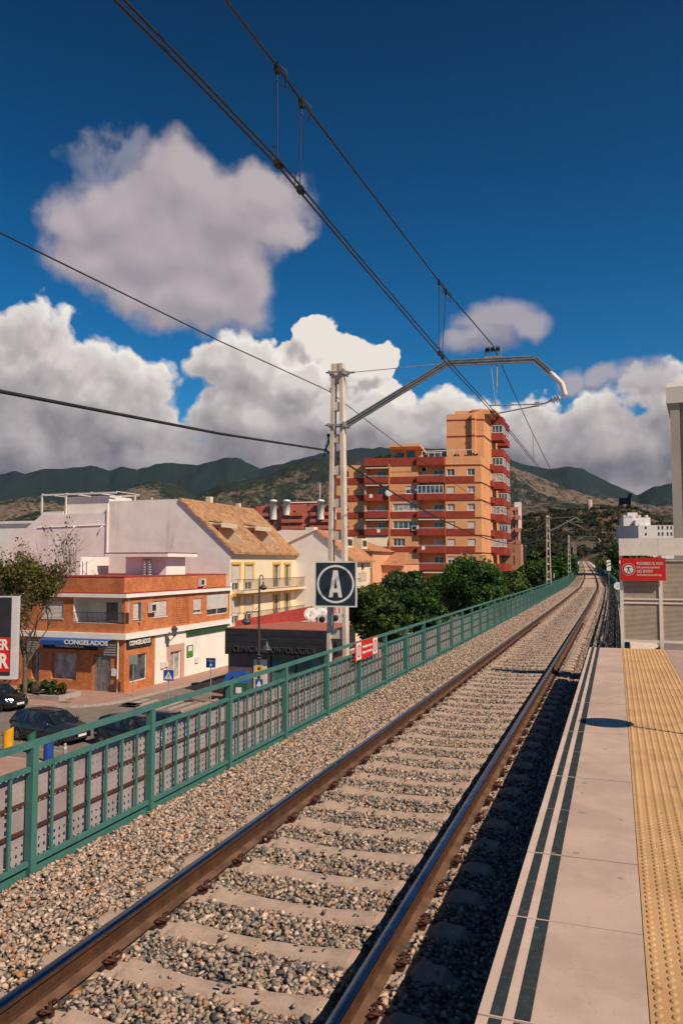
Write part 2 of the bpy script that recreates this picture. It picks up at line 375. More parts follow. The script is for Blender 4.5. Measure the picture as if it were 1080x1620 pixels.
# ballast bed
prof=[(-2.36,-.46),(-2.34,-.26),(-1.9,-.245),(-1.2,-.228),(-.7,-.226),(.7,-.226),(1.2,-.228),(1.7,-.25),(2.42,-.32),(2.42,-.46)]
mb=MB(); mb.sweep(prof,line(0,0,-8,YEND)); tag(mb.build('ballast_bed',m_bed),kind='structure')
def bed_z(o): return np.interp(o,[p[0] for p in prof],[p[1] for p in prof])
# loose stones (numpy mesh)
def proto(kind,r):
    if kind==0:
        v=np.array([(1,0,0),(-1,0,0),(0,1,0),(0,-1,0),(0,0,1),(0,0,-1)],float)
        f=[(0,2,4),(2,1,4),(1,3,4),(3,0,4),(2,0,5),(1,2,5),(3,1,5),(0,3,5)]
        v=v*r.uniform(.7,1.15,(6,1))+r.normal(0,.12,(6,3))
        return v,np.array(f)
    bm=bmesh.new()
    for i in range(9):
        a=r.normal(size=3); a/=np.linalg.norm(a); bm.verts.new(a*r.uniform(.78,1.12))
    res=bmesh.ops.convex_hull(bm,input=bm.verts)
    bmesh.ops.delete(bm,geom=[g for g in bm.verts if not g.link_faces],context='VERTS')
    bmesh.ops.triangulate(bm,faces=bm.faces); bm.verts.ensure_lookup_table(); bm.verts.index_update()
    v=np.array([x.co[:] for x in bm.verts]); f=np.array([[x.index for x in q.verts] for q in bm.faces]); bm.free(); return v,f
def scatter(name,n,ya,yb,oa,ob,smin,smax,kind,lift=0.,seed=1,gap=True,zf=None):
    r=np.random.default_rng(seed)
    y=ya+(yb-ya)*r.random(n); o=oa+(ob-oa)*r.random(n)
    x=np.interp(y,_ys,_cx)+o; z=np.interp(y,_ys,_cz)+bed_z(o)
    # keep what the place in view needs (wide margin)
    c,s_=math.cos(TH),math.sin(TH); d=-x*s_+y*c; rr=x*c+y*s_; px=540+FP*rr/np.maximum(d,.3)
    ok=(d>.8)&(px>-420)&(px<1600)
    if gap:
        ph=np.abs(((y-SL0+.293)%.586)-.293)<.098          # on a sleeper
        on=ph&(np.abs(o)<1.33); ok&=~(on&(r.random(n)>.03))
        ok&=~(np.abs(np.abs(o)-.868)<.085)
    y,o,x,z=y[ok],o[ok],x[ok],z[ok]; n=len(x)
    sz=smin+(smax-smin)*r.random(n)**1.6
    z=z+lift+sz*.35+r.random(n)*.018
    if gap:
        ph=np.abs(((y-SL0+.293)%.586)-.293)<.098; z=np.where(ph&(np.abs(o)<1.33),z+.035,z)
    protos=[proto(kind,r) for _ in range(14)]; ii=r.integers(0,14,n)
    Vs=[];Fs=[];Ts=[];base=0
    tint=np.clip(np.where((np.abs(o)<.8)|(o>1.),r.beta(1.5,1.75,n),r.beta(2.0,1.5,n)),0,1)
    for k,(pv,pf) in enumerate(protos):
        idx=np.where(ii==k)[0]; m=len(idx)
        if not m: continue
        q=r.normal(size=(m,4)); q/=np.linalg.norm(q,axis=1)[:,None]; a,b,c_,d_=q.T
        Rm=np.stack([1-2*(c_*c_+d_*d_),2*(b*c_-a*d_),2*(b*d_+a*c_),2*(b*c_+a*d_),1-2*(b*b+d_*d_),2*(c_*d_-a*b),2*(b*d_-a*c_),2*(c_*d_+a*b),1-2*(b*b+c_*c_)],1).reshape(m,3,3)
        sc=sz[idx][:,None]*r.uniform(.65,1.2,(m,3))
        V=np.einsum('mij,mkj->mki',Rm,pv[None]*sc[:,None,:]); V[:,:,2]*=.8
        V+=np.stack([x[idx],y[idx],z[idx]],1)[:,None,:]
        F=pf[None]+ (base+np.arange(m)*len(pv))[:,None,None]
        Vs.append(V.reshape(-1,3)); Fs.append(F.reshape(-1,3)); Ts.append(np.repeat(tint[idx],len(pf))); base+=m*len(pv)
    return npmesh(name,np.concatenate(Vs),np.concatenate(Fs),m_stone,np.concatenate(Ts))
SL0=.222
QD=globals().get('QD',1.0)
for nm,a in (('ballast_stones',dict(n=int(92000*QD),ya=1.2,yb=14,oa=-2.36,ob=1.9,smin=.0135,smax=.033,kind=1,seed=3)),
             ('ballast_stones',dict(n=int(74000*QD),ya=14,yb=36,oa=-2.36,ob=2.4,smin=.018,smax=.037,kind=0,seed=4)),
             ('ballast_stones',dict(n=int(50000*QD),ya=36,yb=85,oa=-2.36,ob=2.4,smin=.028,smax=.05,kind=0,seed=5))):
    tag(scatter(nm,**a),'loose grey and tan ballast stones around the sleepers','ballast',kind='stuff')
# ---- rails ----
rp=[(-.07,-.172),(.07,-.172),(.07,-.160),(.016,-.142),(.009,-.12),(.009,-.05),(.036,-.036),(.036,-.013),(.031,-.004),(.012,0),(-.012,0),(-.031,-.004),(-.036,-.013),(-.036,-.036),(-.009,-.05),(-.009,-.12),(-.016,-.142),(-.07,-.160)]
def rail(off,label):
    mb=MB(); L=line(off,0,-8,YEND); n=len(rp)
    mf=lambda k: 1 if k in (7,8,9,10,11) else (2 if k in (1,2,16,17) else 0)
    mb.sweep(rp,L,mf=mf); mb.sm=[m==1 for m in mb.m]
    o=mb.build('rail',[m_rust,m_rtop,m_rustbase]); tag(o,label,'rail','rails of the railway track'); return o
rail(-.868,'rusty brown rail nearer the green fence, running the whole track')
rail(.868,'shiny topped rail nearer the platform, running the whole track')
# ---- sleepers ----
def sleeper_mesh():
    hx=[0,.25,.48,.63,.665,.70,.868,1.03,1.065,1.10,1.24,1.30]; ht=[-.200,-.197,-.183,-.170,-.172,-.207,-.207,-.207,-.176,-.172,-.180,-.235]; hw_=[.070,.073,.080,.086,.086,.098,.100,.098,.088,.088,.084,.075]
    xs=[-x for x in hx[:0:-1]]+hx; top=ht[:0:-1]+ht; wt=hw_[:0:-1]+hw_
    mb=MB(); vs=[]
    for x,t,w in zip(xs,top,wt):
        vs+=[(x,-w-.06,-.40),(x,-w-.014,t-.035),(x,-w+.012,t),(x,w-.012,t),(x,w+.014,t-.035),(x,w+.06,-.40)]
    n=6; fs=[(i*n+k,i*n+k+1,(i+1)*n+k+1,(i+1)*n+k) for i in range(len(xs)-1) for k in range(5)]
    mb.add(vs,fs); mb.add(vs[:6],((5,4,3,2,1,0),)); mb.add(vs[-6:],((0,1,2,3,4,5),))
    return mb
def clip_mesh(sx):      # spring clip beside the rail foot
    mb=MB(); c=sx
    pts=[(c*.075,-.055,-.150),(c*.10,-.058,-.13),(c*.135,-.05,-.135),(c*.15,-.02,-.15),(c*.12,0,-.152),(c*.15,.02,-.15),(c*.135,.05,-.135),(c*.10,.058,-.13),(c*.075,.055,-.150)]
    mb.tube([Vector(p) for p in pts],.0085,6)
    mb.lathe([(.019,-.175),(.019,-.14),(.011,-.135),(.011,-.112)],(c*.112,0,0),6)
    mb.box(c*.095-.022,c*.095+.022,-.035,.035,-.206,-.170)
    return mb
def mk_sleeper(loc):
    t=empty('concrete_sleeper',loc,0,'pale concrete sleeper of the curved top kind under the rails','sleeper','concrete sleepers under the rails')
    sleeper_mesh().build('sleeper_block',m_conc,t)
    for ro in (-.868,.868):
        for sx in (-1,1):
            c=clip_mesh(sx).build('rail_clip',m_clip,t); c.location=(ro,0,0)
        pd=MB(); pd.box(-.074,.074,-.075,.075,-.2065,-.1725); pd=pd.build('rail_pad',m_dark,t); pd.location=(ro,0,0)
    return t
first=None; i=0
while True:
    y=SL0+.586*i
    if i>=300: break
    p,h=trk(y)
    if first is None: first=mk_sleeper(p); s_=first
    elif y<34: s_=copy_tree(first)
    else: s_=copy_tree(first,skip=('rail_clip','rail_pad'))
    s_.location=p; s_.rotation_euler=(0,0,-h*-1 if False else h)
    # tiny irregularity
    if i: s_.rotation_euler.z+=random.uniform(-.006,.006)
    s_['label']='pale concrete sleeper under the two rails'
    i+=1
sm=sleeper_mesh(); far=MB()
while y<YEND-2:
    y+=.586; p,h=trk(y); T=Matrix.Translation(p)@Matrix.Rotation(h,4,'Z'); far.add([T@Vector(v) for v in sm.v],sm.f)
tag(far.build('distant_sleepers',m_conc),'distant row of sleepers too far away to count','sleepers',kind='stuff')
# ---- platform ----
PZ=.56; PXE=-.555; PYE=17.45; TL=.92
m_pside=mat('platform_side',(.22,.18,.16),(.15,.13,.12),.9,2.)
pl=MB(); pl.box(-.50,9,-3,PYE-.02,-.47,PZ-.06); tag(pl.build('platform_base',m_pside),kind='structure')
# coping slabs with stripes : one structure, joints are real gaps
cp=MB(); y=3.21-TL*7
XS=[PXE,-.507,-.458,-.412,-.352,.086]
k=0
while y<PYE:
    y2=min(y+TL,PYE); g=.004; jz=[0,.0015,-.001,.001][k%4]
    cp.box(PXE,-.352,y+g,y2-g,PZ-.10,PZ+jz,1)
    cp.box(-.3518,.086,y+g,y2-g,PZ-.10,PZ+jz+.0005,0)
    for a,b in ((XS[1],XS[2]),(XS[3],XS[4]-.0005)): cp.box(a,b,y+.012,y2-.012,PZ-.02,PZ+jz+.0035,2)
    y=y2; k+=1
# joints filled a little lower
cp.box(PXE+.01,.086,-3.2,PYE-.006,PZ-.09,PZ-.008,3)
tag(cp.build('platform_edge_slabs',[m_plat,m_plat2,m_stripe,mat('joint_grout',(.40,.31,.26),(.24,.19,.165),.9,4.)]),kind='structure')
# tactile strip with studs
tb=MB(); tb.box(.090,.905,-3,PYE-.004,PZ-.02,PZ+.002)
tac=tb.build('tactile_paving',m_tact); tag(tac,kind='structure')
ny=int((PYE-1.5)/.0605); V=[];F=[]
nx=13; 
hemi=[]; 
for ri,(rr,hz) in enumerate(((.0165,0),(.0155,.0035),(.010,.0062))):
    for a in range(8): hemi.append((rr*math.cos(a*math.pi/4),rr*1.25*math.sin(a*math.pi/4),hz))
hemi=np.array(hemi); hf=[]
for ri in range(2):
    for a in range(8): hf.append((ri*8+a,ri*8+(a+1)%8,(ri+1)*8+(a+1)%8,(ri+1)*8+a))
hf+= [(16,17,18,19),(16,19,20,23),(20,21,22,23)]
hf=np.array(hf)
gx,gy=np.meshgrid(.09+.034+np.arange(nx)*.0623,1.5+np.arange(ny)*.0605); cc=np.stack([gx.ravel(),gy.ravel(),np.full(gx.size,PZ+.0015)],1)
V=(hemi[None]+cc[:,None]).reshape(-1,3); F=(hf[None]+(np.arange(len(cc))*24)[:,None,None]).reshape(-1,4)
o=npmesh('tactile_studs',V,F,m_tact,smooth=True); o.parent=tac
pp=MB(); yy=1.5-.4*8
pg=.003
x=.905
pv=MB(); pv.box(.905,9,-3,PYE-.003,PZ-.05,PZ-.006,1)
for i in range(0,12):
    for j in range(0,26):
        a=.908+i*.62; b=-3+j*.8
        if b>PYE-.1: continue
        pv.box(a,a+.614,b+.003,min(b+.797,PYE-.006),PZ-.04,PZ+(.001 if (i+j)%3 else -.0005),0)
tag(pv.build('platform_paving',[m_pave2,mat('joint2',(.2,.16,.14),None,.9)]),kind='structure')
# ---- fences ----
def perf_mat():
    m,t,b=ramp_mat('perforated_sheet',None,None,.6); tcn=N(t,'ShaderNodeTexCoord'); sp=N(t,'ShaderNodeSeparateXYZ',ins={0:tcn.outputs['Object']})
    def hole(v,per,w):
        f=M2(t,'FRACT',M2(t,'MULTIPLY',v,1/per)); return M2(t,'LESS_THAN',M2(t,'ABSOLUTE',M2(t,'SUBTRACT',f,.5)),w)
    h=M2(t,'MULTIPLY',hole(sp.outputs[1],.066,.17),hole(sp.outputs[2],.066,.21))
    n=N(t,'ShaderNodeTexNoise',ins={'Vector':tcn.outputs['Object'],'Scale':3.,'Detail':6.})
    t.links.new(MIX(t,MR(t,n.outputs[0],.35,.65),(.37,.325,.325),(.29,.25,.25)),b.inputs['Base Color'])
    tr=N(t,'ShaderNodeBsdfTransparent'); mx=N(t,'ShaderNodeMixShader',ins={0:h,1:b.outputs[0],2:tr.outputs[0]}); t.links.new(mx.outputs[0],t.nodes['Material Output'].inputs[0])
    return m
m_perf=perf_mat()
BAY=1.79
def fence(name,label,off,ya,n,zt=.82,zb=-.30,sheet=True,dirn=-1,group=None):
    # sheet stands on the outer side (dirn = -1 : away to the left)
    p0,h0=trk(ya,off)
    root=empty(name,p0,0,label,'fence'); 
    def bay_objs(L):
        f=MB(); f.box(-.02,.02,.04,L-.04,.585,.625,0); f.box(-.018,.018,.04,L-.04,-.195,-.155,0)
        for k in range(6):
            y=L*(k+1)/7; f.box(-.010,.010,y-.014,y+.014,-.155,.585,0)
        hr=MB(); hr.box(-.032,.032,-.001,L+.001,.785,.832,0)
        sh=MB(); X=dirn*.055; sh.quad((X,.01,-.22),(X,L-.01,-.22),(X,L-.01,.565),(X,.01,.565)); 
        rb=MB()
        for z in (.32,.09): rb.box(dirn*.036-.011,dirn*.036+.011,.04,L-.04,z-.013,z+.013)
        ms=MB(); ms.box(dirn*.02-.004,dirn*.02+.004,.02,L-.02,-.30,-.20)
        return f,hr,sh,rb,ms
    pm=MB(); pm.box(-.036,.036,-.034,.034,zb-.1,.785); pm.box(-.05,.05,-.05,.05,zb-.11,zb-.02)
    f,hr,sh,rb,ms=bay_objs(BAY)
    fo=hro=None; rest=MB()
    for i in range(n):
        y=ya+BAY*i; p,h=trk(y,off); q,_=trk(y+BAY,off); d=q-p; rz=math.atan2(-d.x,d.y)
        if i<98:
            if fo is None:
                po=pm.build('fence_post',m_teal,root); fo=f.build('bar_panel',m_teal,root); hro=hr.build('handrail',m_teal,root)
                so_=sh.build('perforated_sheet',m_perf,root) if sheet else None
                ro=rb.build('rust_bars',m_brownbar,root) if sheet else None
                mo=ms.build('kick_mesh',m_teal,root)
                L=[po,fo,hro,mo]+([so_,ro] if sheet else []); cur=L
            else:
                cur=[]
                for o in L: c=o.copy(); COL.objects.link(c); c.parent=root; cur.append(c)
            for o in cur: o.location=p-p0; o.rotation_euler=(math.asin(max(-.2,min(.2,d.z/d.length))) if o is not cur[0] else 0,0,rz)
        else:
            T=Matrix.Translation(p-p0)@Matrix.Rotation(rz,4,'Z')
            for g in (pm,f,hr): rest.add([T@Vector(v) for v in g.v],g.f)
            if sheet: rest.add([T@Vector(v) for v in sh.v],sh.f,1)
    if rest.v: tag(rest.build('distant_bays',[m_teal,m_perf],root),kind='stuff')
    return root
LY0=5.49-BAY*4
fence('green_fence','long green metal fence with perforated sheets, left of the track',-2.42,LY0,150)
fence('green_fence','shaded green fence curving away right of the track, beyond the platform barrier',2.50,17.9,130,dirn=1)
# cable lying on the ballast at the right
pts=[Vector(p) for p in ((-.42,17.8,-.24),(-.46,22,-.24),(-.50,25.7,-.235),(-.62,27.5,-.24),(-.50,30,-.235),(-.58,36,-.24),(-.62,44,-.24),(-.72,55,-.24),(-.84,62,-.24),(-.95,75,-.24),(-1.2,95,-.25),(-1.75,118,-.25),(-2.2,135,-.25))]
wob=[]
for a,b in zip(pts[:-1],pts[1:]):
    n=max(2,int((b-a).length/1.2))
    for k in range(n): q=a.lerp(b,k/n); wob.append(q+Vector((random.uniform(-.05,.05),0,random.uniform(0,.02))))
c1=MB(); c1.tube(wob,.045,6); tag(c1.build('signal_cable',m_cable),'thick black cable lying in a wavy line on the ballast right of the track','cable')
c1=MB(); c1.sweep([(-.075,-.1),(-.06,.055),(.06,.055),(.075,-.1)],[Vector((p.x+.16,p.y,p.z-.02)) for p in wob]); tag(c1.build('cable_trough',m_conc),'low broken concrete kerb beside the black cable on the ballast','cable trough')

# ---------------- catenary masts ----------------
MY0=14.85
def mast_post():
    mb=MB(); H0,H1=-1.2,6.42
    def hw(z): return .235-(z-H0)/(H1-H0)*.115     # half width
    th=.105; leg=.075
    zs=[H0,6.42]
    for sx in (-1,1):
        vs=[]
        for z in (H0,H1):
            w=hw(z); a,b=(sx*w,sx*(w-leg))
            for x,y in ((a,-th*(1 if z<0 else .8)),(b,-th*(1 if z<0 else .8)),(b,th*(1 if z<0 else .8)),(a,th*(1 if z<0 else .8))): vs.append((x,y,z))
        mb.add(vs,((0,1,2,3),(4,5,6,7),(0,1,5,4),(1,2,6,5),(2,3,7,6),(3,0,4,7)))
    z=H0+.2; 
    rungs=[(6.02,6.42)]
    zz=5.62
    while zz>-1.1: rungs.append((zz-.17 if zz>-9 else zz,zz)); zz-=.66
    for a,b in rungs:
        w0=hw(a)-leg+.002; w1=hw(b)-leg+.002; t=.070
        mb.add([(-w0,-t,a),(w0,-t,a),(w0,t,a),(-w0,t,a),(-w1,-t,b),(w1,-t,b),(w1,t,b),(-w1,t,b)],((3,2,1,0),(4,5,6,7),(0,1,5,4),(1,2,6,5),(2,3,7,6),(3,0,4,7)))
    mb.box(-.34,.34,-.25,.25,H0-.4,H0+.05)
    return mb
M0,_=trk(MY0,-3.0); M0.z=0
def mp(px,py,dy=0):  # pixel -> local coordinates in the plane of the mast
    q=PY(px,py,MY0+dy); return Vector((q.x-M0.x,dy,q.z-M0.z))
def mk_mast():
    t=empty('catenary_mast',M0,0,'nearest ladder-shaped concrete mast carrying the lettered sign','mast','concrete masts along the railway')
    mast_post().build('concrete_post',m_mast,t)
    A,B,C_,D=mp(546,673),mp(707,574.5),mp(845,568),mp(873,592); E=mp(888,607); F_=mp(893,625)
    b=MB()
    for a,c in ((A,B),(B,C_),(C_,D)):
        d=(c-a).normalized(); up=Vector((0,-1,0)).cross(d); up=-up if up.z<0 else up
        b.bar(a,c,.012,.11,0,up=(0,1,0)) if False else b.bar(a,c,.10,.012,0,up=up)
        for s in (-1,1):
            b.bar(a+up*s*.05,c+up*s*.05,.075,.014,0,up=up)
        b.bar(a,c,.03,.095,0,up=up)
    b.build('cantilever_beam',m_galv,t)
    g=MB(); g.tube([D-(D-C_).normalized()*.05,E,F_],.05,8); g.build('beam_end_tube',m_white,t)
    # stay rod
    g=MB(); a=mp(542,590.5); c=mp(702,575.5); g.tube([a,a.lerp(c,.12)],.022,6); g.tube([a,c],.008,6); g.build('stay_rod',m_galv,t)
    # clamps
    for zz in ((590,),(673,)):
        zc=mp(540,zz[0]).z; w=.235-(zc+1.2)/7.62*.115
        g=MB(); g.bar((-w-.10,-.115,zc),(w+.06,-.115,zc),.03,.03); g.bar((-w-.10,.115,zc),(w+.06,.115,zc),.03,.03)
        g.box(-w-.035,-w-.005,-.16,.16,zc-.035,zc+.035); g.box(w+.005,w+.05,-.16,.16,zc-.05,zc+.05); g.box(w+.05,w+.12,-.03,.03,zc-.05,zc+.02)
        g.build('clamp',m_galv,t)
    # insulators on the beam for the messenger wire
    c0=mp(779,552.5); 
    g=MB(); g.box(c0.x-.15,c0.x+.17,-.03,.03,mp(779,567).z,mp(779,564).z)
    for dx in (-.14,.15): g.bar((c0.x+dx,0,mp(779,566).z),(c0.x+dx,0,c0.z+.03),.022,.022)
    hb=g.build('hanger_bracket',m_galv,t)
    for cx in (-.10,0.,.10):
        g=MB(); T=Matrix.Rotation(math.pi/2,4,'Y'); pr=[]
        for k in range(4): pr+=[(.022,k*.022-.044),(.058,k*.022-.038),(.054,k*.022-.032),(.022,k*.022-.026)]
        g.lathe(pr,(c0.x+cx,0,c0.z),10,T=T); g.build('insulator',m_cable,hb)
    # drop rods
    g=MB(); g.tube([mp(771.5,535),mp(783,640)],.009,6); g.tube([mp(785.5,577),mp(785,613)],.016,6); g.tube([mp(785,612),mp(783.6,640)],.008,6); g.build('drop_rod',m_galv,t)
    # insulator and steady arms
    a=F_+Vector((.0,0,-.02)); b2=mp(870,634); ins=MB()
    d=(b2-a).normalized(); T=d.to_track_quat('Z','Y').to_matrix().to_4x4(); L=(b2-a).length
    ins.tube([a+Vector((.02,0,.02)),a],.03,8)
    pr=[(.02,0),(.035,.02),(.02,.05)]
    for k in range(3): pr+=[(.022,L*(.35+.2*k)),(.085,L*(.39+.2*k)),(.03,L*(.46+.2*k))]
    pr+=[(.03,L)]
    ins.lathe(pr,a,10,T=T); ins.build('insulator',m_white,t)
    g=MB(); g.tube([b2,mp(862,638),mp(848,639.5)],.018,6); g.tube([mp(848,639.5),mp(774,641.5)],.013,6); g.tube([mp(851,641.5),mp(781,655)],.015,6); g.box(mp(848,640).x-.03,mp(848,640).x+.05,-.03,.03,mp(848,643).z,mp(848,636).z)
    g.build('steady_arm',m_galv,t)
    # side bracket with the cable clamp
    zc=mp(513,690).z; w=.235-(zc+1.2)/7.62*.115
    g=MB(); g.box(-w-.09,-w+.01,-.03,.03,zc-.02,zc+.04); q=mp(514,712)
    g.tube([(-w-.07,0,zc),(-w-.06,0,zc-.15),(q.x,0,q.z)],.018,6); g.tube([(-w-.07,0,zc-.08),(-w-.13,0,zc-.2),(-w-.09,0,q.z-.05),(q.x,0,q.z)],.010,6); g.tube([(q.x,0,q.z),(q.x-.03,0,q.z-.14)],.012,6)
    g.build('cable_hanger',m_cable,t)
    zc=mp(519,618).z; w=.235-(zc+1.2)/7.62*.115
    g=MB(); g.box(-w-.04,-w+.01,-.03,.03,zc-.05,zc+.05); g.build('wire_clamp',m_cable,t)
    return t
mast1=mk_mast(); ZC_=mp(783,655).z
MASTS=[(MY0,0.)]
for y,lb in ((69,'second ladder-shaped concrete mast, rising above the trees behind the far end of the fence'),(122,'third concrete mast, thin, standing left of the track near the shadow bands'),(176,'fourth concrete mast, thin, just right of the third one'),(232,'farthest small concrete mast beside the track'),):
    m=copy_tree(mast1,skip=('drop_rod','cable_hanger') if y>100 else ('cantilever_beam','beam_end_tube','insulator','hanger_bracket','drop_rod','steady_arm'))
    if y<100:
        q0=P(865,841,67.5)-P(862,841,67.5); z_=P(862,841,67.5).z; g_=MB(); g_.tube([(.12,0,z_),(2.35,0,P(905,820,67.5).z)],.05,8); g_.build('cantilever_tube',m_galv,m)
        g_=MB(); g_.tube([(.1,0,6.1),(2.35,0,P(905,819,67.5).z+.02)],.012,5); g_.tube([(2.35,0,P(905,820,67.5).z),(2.9,0,ZC_+.55),(1.5,0,ZC_+.75)],.025,6); g_.tube([(1.5,0,ZC_+.75),(3.0,0,ZC_+.05)],.02,6); g_.build('steady_arm',m_galv,m)
    p,h=trk(y,-3.0); m.location=p; m.rotation_euler=(0,0,h); m['label']=lb; MASTS.append((y,h))
# ---------------- wires ----------------
def sag(a,b,s,n=24): return [a.lerp(b,i/n)-Vector((0,0,s*4*(i/n)*(1-i/n))) for i in range(n+1)]
cz=mp(783,655).z   # contact wire height
sx=mp(781,655).x+M0.x
def contact(xo,px_list): pass
ZC=cz
def wp(px,py): 
    return Pz(px,py,ZC)
near=[wp(px,py) for px,py in ((150,-35),(182,0),(300,118),(440,263),(560,405),(707,576))]
near2=[wp(px,py) for px,py in ((165,-35),(197,0),(312,118),(447,260),(567,405),(714,576))]
off0=sx-trk(MY0)[0].x
def stag(y):      # stagger of the wire between masts
    ms=[MY0,69,122,176,232,300]; of=[off0,.25,off0*.8,.2,off0*.8,.2]
    return float(np.interp(y,ms,of))
wires=[]
for k,(nr,lab) in enumerate(((near,'lower left of the twin contact wires above the track'),(near2,'lower right of the twin contact wires above the track'))):
    pts=[nr[0]+(nr[0]-nr[1]).normalized()*3]+[q for q in nr if q.y<MY0-.3]
    pts.append(Vector((sx+k*.05,MY0,ZC)))
    y=MY0+5
    while y<300: 
        p,_=trk(y,stag(y)+k*.05,ZC); p.z=ZC+np.interp(y,_ys,_cz); pts.append(p); y+=6 if y<70 else 12
    w=MB(); w.tube(pts,.0085,6); o=w.build('contact_wire',m_wire); tag(o,lab,'overhead wire'); wires.append(pts)
def on_wire(pts,y):
    for a,b in zip(pts[:-1],pts[1:]):
        if a.y<=y<=b.y: return a.lerp(b,(y-a.y)/(b.y-a.y))
    return pts[-1].copy()
# messenger wire : points above the contact wire
ins=mp(779,546)+M0
def msg(px,py,yy): return PY(px,py,yy)
D=[]   # droppers (y)
dpix=[((438.5,105),(440,262)),((477,160),(474,303)),((694,445),(699,560)),((705,460),(704,566))]
mpts=[]
for (tp,bt) in dpix:
    yb=wp(*bt).y; q=PY(tp[0],tp[1],yb); D.append((q,on_wire(wires[0],yb)))
    mpts.append(q)
q0=PY(357,0,mpts[0].y-1.1); mpts=[q0+(q0-mpts[0])*2,q0]+mpts
mpts.sort(key=lambda v:v.y); mpts.append(ins)
ms=[(MY0,ins)]
for y in (69,122,176,232,300):
    p,_=trk(y,stag(y)); p.z+=ins.z; a=ms[-1][1]; seg=sag(a,p,1.05 if y<200 else .9,16)
    mpts+=seg[1:]
    for fr in (.14,.3,.5,.7,.86):
        yy=a.y+(p.y-a.y)*fr; u=on_wire(seg,yy); D.append((u,on_wire(wires[0],yy)))
    ms.append((y,p))
w=MB(); w.tube(mpts,.0105,6); mo=w.build('messenger_wire',m_wire); tag(mo,'upper carrying wire that holds the droppers above the track','overhead wire')
for i,(u,v) in enumerate(D):
    d=MB(); d.tube([u,v],.0045 if u.y<12 else .006,5)
    if u.y<14:
        T=u; d.tube([u,u+Vector((.0,0,-.10)),u+Vector((.05,.02,-.16)),u+Vector((.07,.02,-.05)),u+Vector((.02,0,.0))],.006,5); d.box(u.x-.018,u.x+.018,u.y-.02,u.y+.02,u.z-.05,u.z+.025)
        d.tube([v+Vector((0,0,.12)),v+Vector((-.035,0,.16)),v+Vector((-.04,0,.04)),v],.005,5); d.box(v.x-.014,v.x+.03,v.y-.03,v.y+.03,v.z-.012,v.z+.035)
    d.build('dropper',m_wire,mo)
# feeders along the masts
def feeder(name,p_edge,p_mast,r,lab,m,sg):
    a=PX(*p_edge,M0.x-.35); b=Pp(*p_mast,Vector((0,MY0,0)),Vector((0,1,0))); d=b-a
    back=a-d*1.0+Vector((0,0,.25)); mid=a.lerp(b,.5)+Vector((0,0,-.04)); pts=[back,a,mid,b]
    prev=b
    for (y,h) in MASTS[1:]:
        q,_=trk(y,-3.0+(b.x-M0.x)); q.z+=b.z; pts+=sag(prev,q,sg,18)[1:]; prev=q
    w=MB(); w.tube(pts,r,6); tag(w.build(name,m),lab,'cable')
feeder('earth_wire',(0,368),(519,618),.009,'thin grey wire reaching the upper left of the nearest mast',m_wire,.85)
feeder('feeder_cable',(0,619),(514,712),.021,'thick black cable hung from the left of the nearest mast',m_cable,1.25)
# ================= street level =================
gp=MB(); gp.quad((-12000,-12000,GZ),(12000,-12000,GZ),(12000,12000,GZ),(-12000,12000,GZ))
m_earth=mat('dry_ground',(.20,.16,.11),(.10,.10,.06),.95,.02)
tag(gp.build('ground',m_earth),kind='structure')
rd=MB(); rd.quad((-110,-30,GZ+.004),(60,-30,GZ+.004),(60,120,GZ+.004),(-110,120,GZ+.004)); tag(rd.build('road',m_asph),kind='structure')
pv=MB()
def pave(pts,mb=pv): mb.prism(pts,GZ+.004,GZ+.13)
KC=Vector((-29.3,39.2))     # corner of the far pavement
cor=[(KC.x-3.5+3.5*math.sin(a),KC.y+3.5-3.5*math.cos(a)) for a in [i*math.pi/14 for i in range(8)]]
pave([(-110,37.6),(-48,37.4)]+cor+[(-28.6,54.4),(-27.6,75),(-60,75),(-110,75)])
near=[(-110,28.2),(-31,28.3),(-24.5,28.3),(-17,28.3),(-7,28.3),(-7,-20),(-110,-20)]
pave(near)
isl=[(-24.2,40.4),(-22.8,38.8),(-8,38.6),(-8,90),(-22.8,90)]
pave(isl)
tag(pv.build('pavement',m_pave),kind='structure')
kb=MB()
def kerb(pts):
    for a,b in zip(pts[:-1],pts[1:]): kb.bar((a[0],a[1],GZ+.065),(b[0],b[1],GZ+.065),.16,.142)
kerb([(-110,37.55),(-48,37.35)]+[(x+.05,y-.05) for x,y in cor]+[(-28.5,54.4),(-27.5,75)]); kerb(near[:5]); kerb([(-22.7,90),(-24.1,40.4),(-22.7,38.75),(-8,38.55)])
tag(kb.build('kerb',m_kerb),kind='structure')
mk=MB()
for i in range(6):
    x=-28.7+i*.8; mk.box(x,x+.42,40.9,43.6,GZ+.006,GZ+.010)
for i in range(9):
    x=-110+i*9; mk.box(x,x+3,32.9,33.02,GZ+.006,GZ+.009)
mk.box(-90,-24,30.3,30.4,GZ+.006,GZ+.009)
tag(mk.build('road_markings',mat('road_paint',(.55,.48,.42),(.25,.21,.18),.8,9.)),kind='structure')
pt=MB(); rr=random.Random(4)
for i in range(6):
    q=Pz(60+rr.uniform(0,140),1105+rr.uniform(0,12),GZ+.13); w=rr.uniform(.4,.9); pt.box(q.x,q.x+w*1.4,q.y,q.y+w,GZ+.131,GZ+.134)
q=Pz(185,1110,GZ+.13)
tag(pt.build('pavement_patches',mat('patch',(.14,.10,.085),(.18,.13,.11),.9,3.)),kind='structure')

